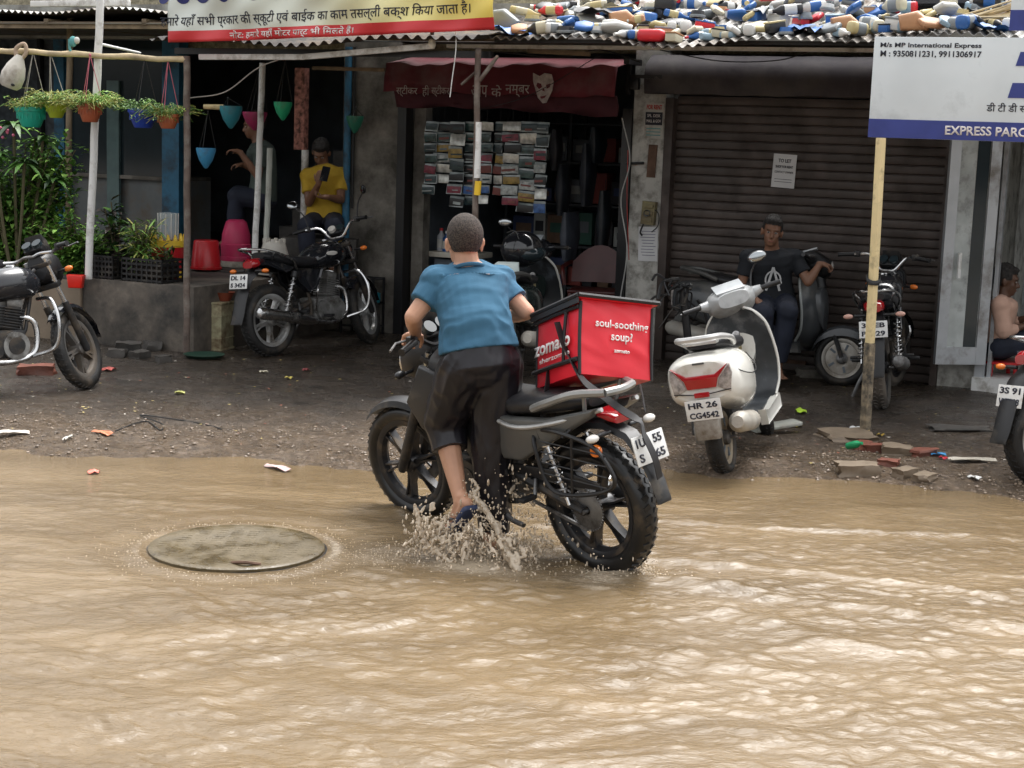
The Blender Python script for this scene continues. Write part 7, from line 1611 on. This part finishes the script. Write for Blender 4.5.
# --- man on the grey scooter
def local_person(M, J, dirs): return {k: (M.to_3x3() @ V(v) if k in dirs else (M @ V(v) if isinstance(v, tuple) else v)) for k, v in J.items()}
DIRS = ('face', 'up', 'hdL', 'hdR', 'pnL', 'pnR', 'tsL', 'tsR', 'ftL', 'ftR')
m_blk = mat('black_cotton_tee', (.012, .014, .018), .85, var=.2, bump=.2, bs=200); m_jean = mat('dark_navy_jeans', (.014, .018, .032), .8, var=.25, vs=8, bump=.2, bs=200)
D = 12.9
pj = dict(root=at(768, 370, D), head=at(772, 232, D - .12), face=(-.12, -.95, -.05), up=(.12, 0, 1), neck=at(771, 248, D - .06), shL=at(796, 259, D - .05), shR=at(748, 259, D - .05), elL=at(808, 282, D - .15), elR=at(741, 286, D - .05), haL=at(820, 264, D - .14), haR=at(756, 300, D - .28), mid=at(772, 278, D), hipL=at(784, 303, D + .02), hipR=at(763, 303, D + .02), knL=at(788, 312, D - .38), knR=at(763, 314, D - .38), anL=at(778, 366, D - .3), anR=at(762, 368, D - .32), hdL=(.8, .1, -.1), hdR=(.5, -.6, -.3), pnL=(0, 0, -1), pnR=(0, .2, -1), tsL=(0, -1, 0), tsR=(.6, -.2, 0), ftL=(.1, -1, -.05), ftR=(-.1, -1, -.05), curlL=.9, curlR=.5)
t, q, rot, o0, K = person('young man in black t-shirt with a white letter A print sitting on the grey scooter', pj, m_skin_d, (m_blk, .62, 1, wrinkle((1, 0, .3), .006, 12, 3, 1)), (m_jean, .9, .9, wrinkle((0, 0, 1), .006, 12, 3, 2)), m_hair, .98, 1.2, .008)
# print on the chest: ring with a letter A
pc = at(773, 280, D - .20) - o0; T = Matrix.Translation(pc) @ Matrix.Rotation(.1, 4, 'Z') @ Matrix.Rotation(-.12, 4, 'X')
b = MB(); mp_ = mat('white_shirt_print', (.42, .42, .42), .7); b.M = T
for p_, q_ in (((-.055, 0, -.085), (.0, 0, .10)), ((.0, 0, .10), (.055, 0, -.085)), ((-.04, 0, -.02), (.07, 0, -.02))): b.tube([p_, q_], .010, mp_, 6)
b.tube([(math.cos(a) * .062, 0, math.sin(a) * .068) for a in [R(x) for x in range(-50, 231, 20)]], .007, mp_, 6); b.build('chest_print', t)

# --- man in yellow, looking at his phone
D = 15.3; m_yelT = mat('mustard_tshirt', (.5, .32, .03), .85, var=.12, bump=.2, bs=200)
pj = dict(root=at(322, 235, D), head=at(321, 153, D), face=(-.1, -.8, -.55), up=(0, -.4, .9), neck=at(324, 167, D + .05), shL=at(341, 176, D), shR=at(308, 177, D), elL=at(341, 200, D - .1), elR=at(309, 203, D - .1), haL=at(327, 197, D - .32), haR=at(319, 183, D - .33), mid=at(326, 195, D + .05), hipL=at(334, 222, D + .05), hipR=at(316, 222, D + .05), knL=at(334, 226, D - .42), knR=at(306, 226, D - .42), anL=at(332, 268, D - .45), anR=at(308, 268, D - .45), hdL=(-.8, -.2, .0), hdR=(.1, -.2, 1), pnL=(0, 0, 1), pnR=(.2, 1, 0), tsL=(0, 1, 0), tsR=(-1, 0, 0), ftL=(0, -1, -.1), ftR=(0, -1, -.1), curlL=.7, curlR=.8)
t, q, rot, o0, K = person('bearded young man in mustard yellow t-shirt looking down at his phone on the ledge', pj, m_skin_d, (m_yelT, .62, 1, wrinkle((1, 0, .4), .006, 12, 3, 5)), (m_jean, .9, .9, None), m_hair, 1.0, 1.2, .009, beard=True)
b = MB(); b.box((0, 0, 0), (.075, .012, .15), m_gloss, bev=.004); o = b.build('phone'); o.matrix_world = Matrix.Translation(at(325, 174, D - .36)) @ Matrix.Rotation(-.5, 4, 'X') @ Matrix.Rotation(.15, 4, 'Y'); tag(o, 'black phone held by the man in yellow', 'phone')
p = at(322, 236, D - .05); b = MB(); b.box((0, 0, -.10), (.7, .6, .22), m_conc_d, bev=.01); o = b.build('stone_block'); o.location = (p.x, p.y + .05, p.z - .02); tag(o, 'dark stone block under the man in yellow', 'stone block')

# --- figure in the dark recess behind the white pipe
D = 15.4; m_gt = mat('grey_green_shirt', (.06, .08, .07), .85, var=.15)
pj = dict(root=at(250, 236, D), head=at(254, 126, D), face=(-.95, -.25, -.15), up=(0, 0, 1), neck=at(258, 141, D), shL=at(260, 154, D - .18), shR=at(262, 152, D + .18), elL=at(258, 176, D - .22), elR=at(262, 174, D + .2), haL=at(240, 152, D - .25), haR=at(244, 165, D + .1), mid=at(264, 175, D), hipL=at(262, 200, D - .1), hipR=at(262, 200, D + .1), knL=at(236, 196, D - .15), knR=at(238, 194, D + .15), anL=at(234, 236, D - .15), anR=at(237, 236, D + .15), hdL=(-1, 0, .2), hdR=(-1, 0, 0), pnL=(0, 0, -1), pnR=(0, 0, -1), tsL=(0, 1, 0), tsR=(0, -1, 0), ftL=(-1, 0, -.1), ftR=(-1, 0, -.1), curlL=.6, curlR=.6)
person('dim figure sitting sideways in the dark recess behind the white pipe', pj, m_skin_d, (m_gt, .62, 1, None), (m_jean, .9, .9, None), m_hair, 1.0, 1.2, .010)

# --- man sitting inside the right hand shop
D = 12.9; m_or = mat('faded_tan_shirt', (.52, .33, .25), .85, var=.12)
pj = dict(root=at(1008, 345, D), head=at(1006, 281, D), face=(.93, -.3, -.1), up=(0, 0, 1), neck=at(1002, 296, D), shL=at(1002, 303, D + .17), shR=at(1000, 306, D - .17), elL=at(1008, 325, D + .2), elR=at(1004, 332, D - .2), haL=at(1026, 318, D + .1), haR=at(1024, 326, D - .15), mid=at(998, 325, D), hipL=at(999, 345, D + .1), hipR=at(999, 346, D - .1), knL=at(1036, 338, D + .12), knR=at(1036, 340, D - .15), anL=at(1032, 386, D + .12), anR=at(1032, 388, D - .15), hdL=(1, 0, .1), hdR=(1, 0, .1), pnL=(0, 0, -1), pnR=(0, 0, -1), tsL=(0, -1, 0), tsR=(0, 1, 0), ftL=(1, 0, -.1), ftR=(1, 0, -.1), curlL=.5, curlR=.5)
person('man in faded peach tan shirt sitting in profile inside the shop at the right edge', pj, mat('dark_brown_skin', (.10, .05, .03), .5, var=.1), (m_or, 1.5, 1, wrinkle((1, 0, .4), .006, 12, 3, 6)), (m_jean, .9, .9, None), m_hair, 1.0, 1.2, .009)
p = at(1000, 362, D); b = MB(); b.cyl((0, 0, 0), (0, 0, .02), .19, m_pred, 20); 
for a in range(4): b.limb((.13 * math.cos(a * 1.57 + .78), .13 * math.sin(a * 1.57 + .78), 0), (.18 * math.cos(a * 1.57 + .78), .18 * math.sin(a * 1.57 + .78), -.3), .018, .015, m_pred)
o = b.build('stool'); o.location = (p.x, p.y, p.z); tag(o, 'low stool under the man in the tan shirt', 'stool')

# ---------------------------------------------------------------- splash
m_spl = mat('splashing_muddy_water', (.74, .62, .47), .06, var=.1, spec=.8, coat=.6, trans=.45, ior=1.33)
random.seed(21); b = MB()
def drop(p, r_): 
    r_ *= .8; st_ = random.choice((.9, 1.2, 1.8, 2.8, 4)); q = Matrix.Rotation(random.random() * 3, 3, 'X') @ Matrix.Rotation(random.random() * 3, 3, 'Z'); b.add([p + q @ V((c.x * r_, c.y * r_, c.z * r_ * st_)) for c in iv], ifa, m_spl)
# strands thrown up round the feet: ragged ropes of water, remeshed into one skin
s_b = MB()
def strand(pts, r0, r1, wob=.012):
    P = bez([at(*p) for p in pts], 10); n = len(P); k0 = random.random() * 10
    for i in range(n - 1):
        t0 = i / (n - 1); r_ = lerp(r0, r1, t0) * (1 + .55 * mnoise.noise(V((i * .7 + k0, 0, 0)))); w = V((mnoise.noise(V((i * .6, k0, 0))), mnoise.noise(V((i * .6, 0, k0))), mnoise.noise(V((k0, i * .6, 2))))) * wob * 1.5
        s_b.ball(P[i] + w, max(.0045, r_) * 1.0, seg=8, rg=6)
        if random.random() < .8: s_b.limb(P[i] + w, P[i + 1], max(.004, r_ * .8), max(.004, r_ * .8), n=6)
        for _ in range(2):
            if random.random() < .6: drop(P[i] + V((random.gauss(0, .035), random.gauss(0, .03), random.gauss(0, .035))), random.uniform(.003, .008))
strand([(472, 492, 7.3), (490, 515, 7.22), (505, 548, 7.14), (518, 576, 7.05), (528, 592, 7.0)], .013, .024)
strand([(476, 500, 7.3), (497, 528, 7.2), (512, 560, 7.08), (522, 585, 7.0)], .010, .02)
strand([(414, 505, 7.25), (420, 524, 7.2), (428, 545, 7.15), (450, 562, 7.1)], .010, .012)
strand([(470, 478, 7.35), (478, 488, 7.3), (470, 500, 7.3), (482, 512, 7.26)], .007, .010)
strand([(508, 470, 7.4), (516, 480, 7.4), (512, 492, 7.38), (524, 500, 7.4)], .010, .006)
strand([(436, 556, 7.15), (452, 572, 7.08), (476, 578, 7.05), (500, 566, 7.05)], .008, .012)
strand([(462, 528, 7.2), (470, 545, 7.18), (466, 560, 7.14)], .006, .008)
for k in range(26):
    x = random.uniform(418, 535); y = random.uniform(528, 565); dx = (x - 470) * .25; L_ = random.uniform(10, 30); strand([(x, y, 7.2), (x + dx * .5 + random.uniform(-6, 6), y + L_ * .5, 7.17), (x + dx + random.uniform(-8, 8), y + L_, 7.13)], random.uniform(.002, .006), random.uniform(.002, .006), .02)
for k in range(20):
    a_ = R(random.choice((random.uniform(15, 75), random.uniform(120, 170)))); L1 = random.uniform(30, 72); x0, y0 = 468 + random.uniform(-14, 18), 518 + random.uniform(-5, 14)
    x1, y1 = x0 + math.cos(a_) * L1, y0 + math.sin(a_) * L1 * .9; strand([(lerp(x0, x1, .35), lerp(y0, y1, .2), 7.25), (lerp(x0, x1, .75), lerp(y0, y1, .6), 7.18), (x1, min(y1, 590), 7.1)], random.uniform(.0015, .004), random.uniform(.003, .008), .016)
strand([(640, 545, 7.05), (643, 560, 7.02), (640, 572, 7.0)], .004, .007)
def cloud(n, cx, cy, sx, sy, D0, r0, r1, ang=0):
    for _ in range(n):
        gx, gy = random.gauss(0, sx), random.gauss(0, sy); x = cx + gx * math.cos(ang) - gy * math.sin(ang); y = cy + gx * math.sin(ang) + gy * math.cos(ang); p = at(x, y, D0 + random.gauss(0, .09))
        if p.z > .0: drop(p, random.uniform(r0, r1) * random.uniform(.5, 1))
cloud(190, 455, 552, 26, 14, 7.12, .002, .008); cloud(260, 525, 515, 26, 28, 7.3, .002, .010); cloud(110, 505, 560, 30, 18, 7.05, .003, .010); cloud(120, 575, 575, 26, 12, 7.0, .003, .008); cloud(60, 640, 572, 10, 7, 7.0, .003, .007); cloud(90, 425, 535, 9, 18, 7.15, .003, .009); cloud(90, 520, 480, 22, 14, 7.4, .003, .008); cloud(60, 545, 545, 40, 20, 7.15, .003, .007)
# ragged thin sheets fanning out from the lifted foot
def sheet(hub, arc, D0, v0, seed, nu=70, nv=26, thr=.0):
    A_pts = bez([at(*p) for p in arc], 12); H_ = at(*hub); vs_ = []; ok = []
    for i in range(nu + 1):
        a = A_pts[min(int(i / nu * (len(A_pts) - 1)), len(A_pts) - 2)].lerp(A_pts[min(int(i / nu * (len(A_pts) - 1)) + 1, len(A_pts) - 1)], (i / nu * (len(A_pts) - 1)) % 1)
        for j in range(nv + 1):
            t = lerp(v0, 1, j / nv); p = H_.lerp(a, t) + V((0, 0, .05 * math.sin(PI * t))); n_ = mnoise.noise_vector(p * 14 + V((seed, 0, 0))) * .018; vs_.append(p + n_)
            ok.append(mnoise.noise(V((i * .30 + seed, j * .16, 0))) + .5 * mnoise.noise(V((i * .8, j * .5 + seed, 3))) + .16 - .75 * abs(t - .7) > thr)
    fs_ = []
    for i in range(nu):
        for j in range(nv):
            q = (i * (nv + 1) + j, i * (nv + 1) + j + 1, (i + 1) * (nv + 1) + j + 1, (i + 1) * (nv + 1) + j)
            if all(ok[k] for k in q):
                c = sum((vs_[k] for k in q), V()) / 4; s_b.ball(c, .0055, seg=6, rg=4)
sheet((466, 500, 7.25), [(410, 512, 7.2), (416, 540, 7.15), (436, 562, 7.1), (470, 574, 7.06)], 7.2, .60, 3, thr=.10)
sheet((478, 498, 7.28), [(480, 570, 7.06), (505, 582, 7.02), (532, 590, 7.0), (545, 575, 7.0)], 7.2, .35, 17, thr=.16)
sheet((500, 500, 7.35), [(520, 470, 7.4), (540, 490, 7.38), (545, 520, 7.3)], 7.3, .4, 29, nu=40, thr=.16)
sp = remesh(s_b, 'water_splash', .0045, m_spl, None, 2); tag(sp, 'muddy water thrown up around the feet of the pushing man', 'splash', kind='stuff')
o = b.build('water_droplets', fixn=False, sharp=None); tag(o, 'flying droplets of muddy water around the lifted foot and the wheel', 'droplets', kind='stuff')
# churned lumps of foam lying on the surface by the manhole and the splash
b = MB(); random.seed(31)
def foamat(x, y, r_, m):
    z = float(waves(np.array([x]), np.array([y]))[0]); b.add([V((x + c.x * r_, y + c.y * r_, z + c.z * r_ * .45)) for c in iv], ifa, m)
m_foam = mat('beige_foam', (.5, .41, .3), .25, var=.15, coat=.3)
for _ in range(500):
    a = random.random() * 6.283; d = random.gauss(.475, .022) if random.random() < .65 else .5 + abs(random.gauss(0, .09)); foamat(MH.x + d * math.cos(a), MH.y + d * math.sin(a), random.uniform(.0015, .0045), m_foam)
for _ in range(350): foamat(MH.x + .75 + random.gauss(0, .22), MH.y + random.gauss(0, .13), random.uniform(.0015, .0035), m_foam)
for _ in range(420): foamat(FT.x + random.gauss(0, .2), FT.y - .15 + random.gauss(0, .13), random.uniform(.002, .006), m_foam)
for _ in range(150): foamat(RW.x + .1 + random.gauss(0, .12), RW.y - .05 + random.gauss(0, .07), random.uniform(.003, .007), m_foam)
o = b.build('foam', fixn=False, sharp=None); tag(o, 'beige froth and bubbles on the flood around cover, feet and wheel', 'foam', kind='stuff')
# ---------------------------------------------------------------- pale front cowl of the pushed motorcycle, by the man's left hand
P0 = at(431, 321, 8.05); b = MB(); b.M = MBK.inverted() @ Matrix.Translation(P0) @ Matrix.Rotation(-.2, 4, 'Z') @ Matrix.Rotation(-.5, 4, 'X')
b.prism([(-.10, -.045), (.09, -.05), (.10, .02), (.03, .06), (-.05, .055), (-.11, .0)], -.008, .008, mat('pale_wet_windscreen', (.62, .66, .68), .15, coat=.4), rnd=.012); b.build('windscreen', main)
# ---------------------------------------------------------------- labels that still coincide get their place in the row
ORD = ['leftmost', 'second', 'third', 'fourth', 'fifth', 'sixth', 'seventh', 'eighth', 'ninth', 'tenth', 'eleventh', 'twelfth']
bpy.context.view_layer.update()
byl = {}
for o in bpy.data.objects:
    if o.parent is None and 'label' in o and o.get('kind') is None: byl.setdefault(o['label'], []).append(o)
for lb, os_ in byl.items():
    if len(os_) < 2: continue
    os_.sort(key=lambda o: world_px(o.matrix_world.translation)[0])
    for k, o in enumerate(os_):
        w_ = lb.split()
        o['label'] = (('leftmost ' if k == 0 else ORD[min(k, 11)] + ' from the left: ') + lb)
        ws_ = o['label'].split()
        if len(ws_) > 16: o['label'] = ORD[min(k, 11)] + ' ' + lb
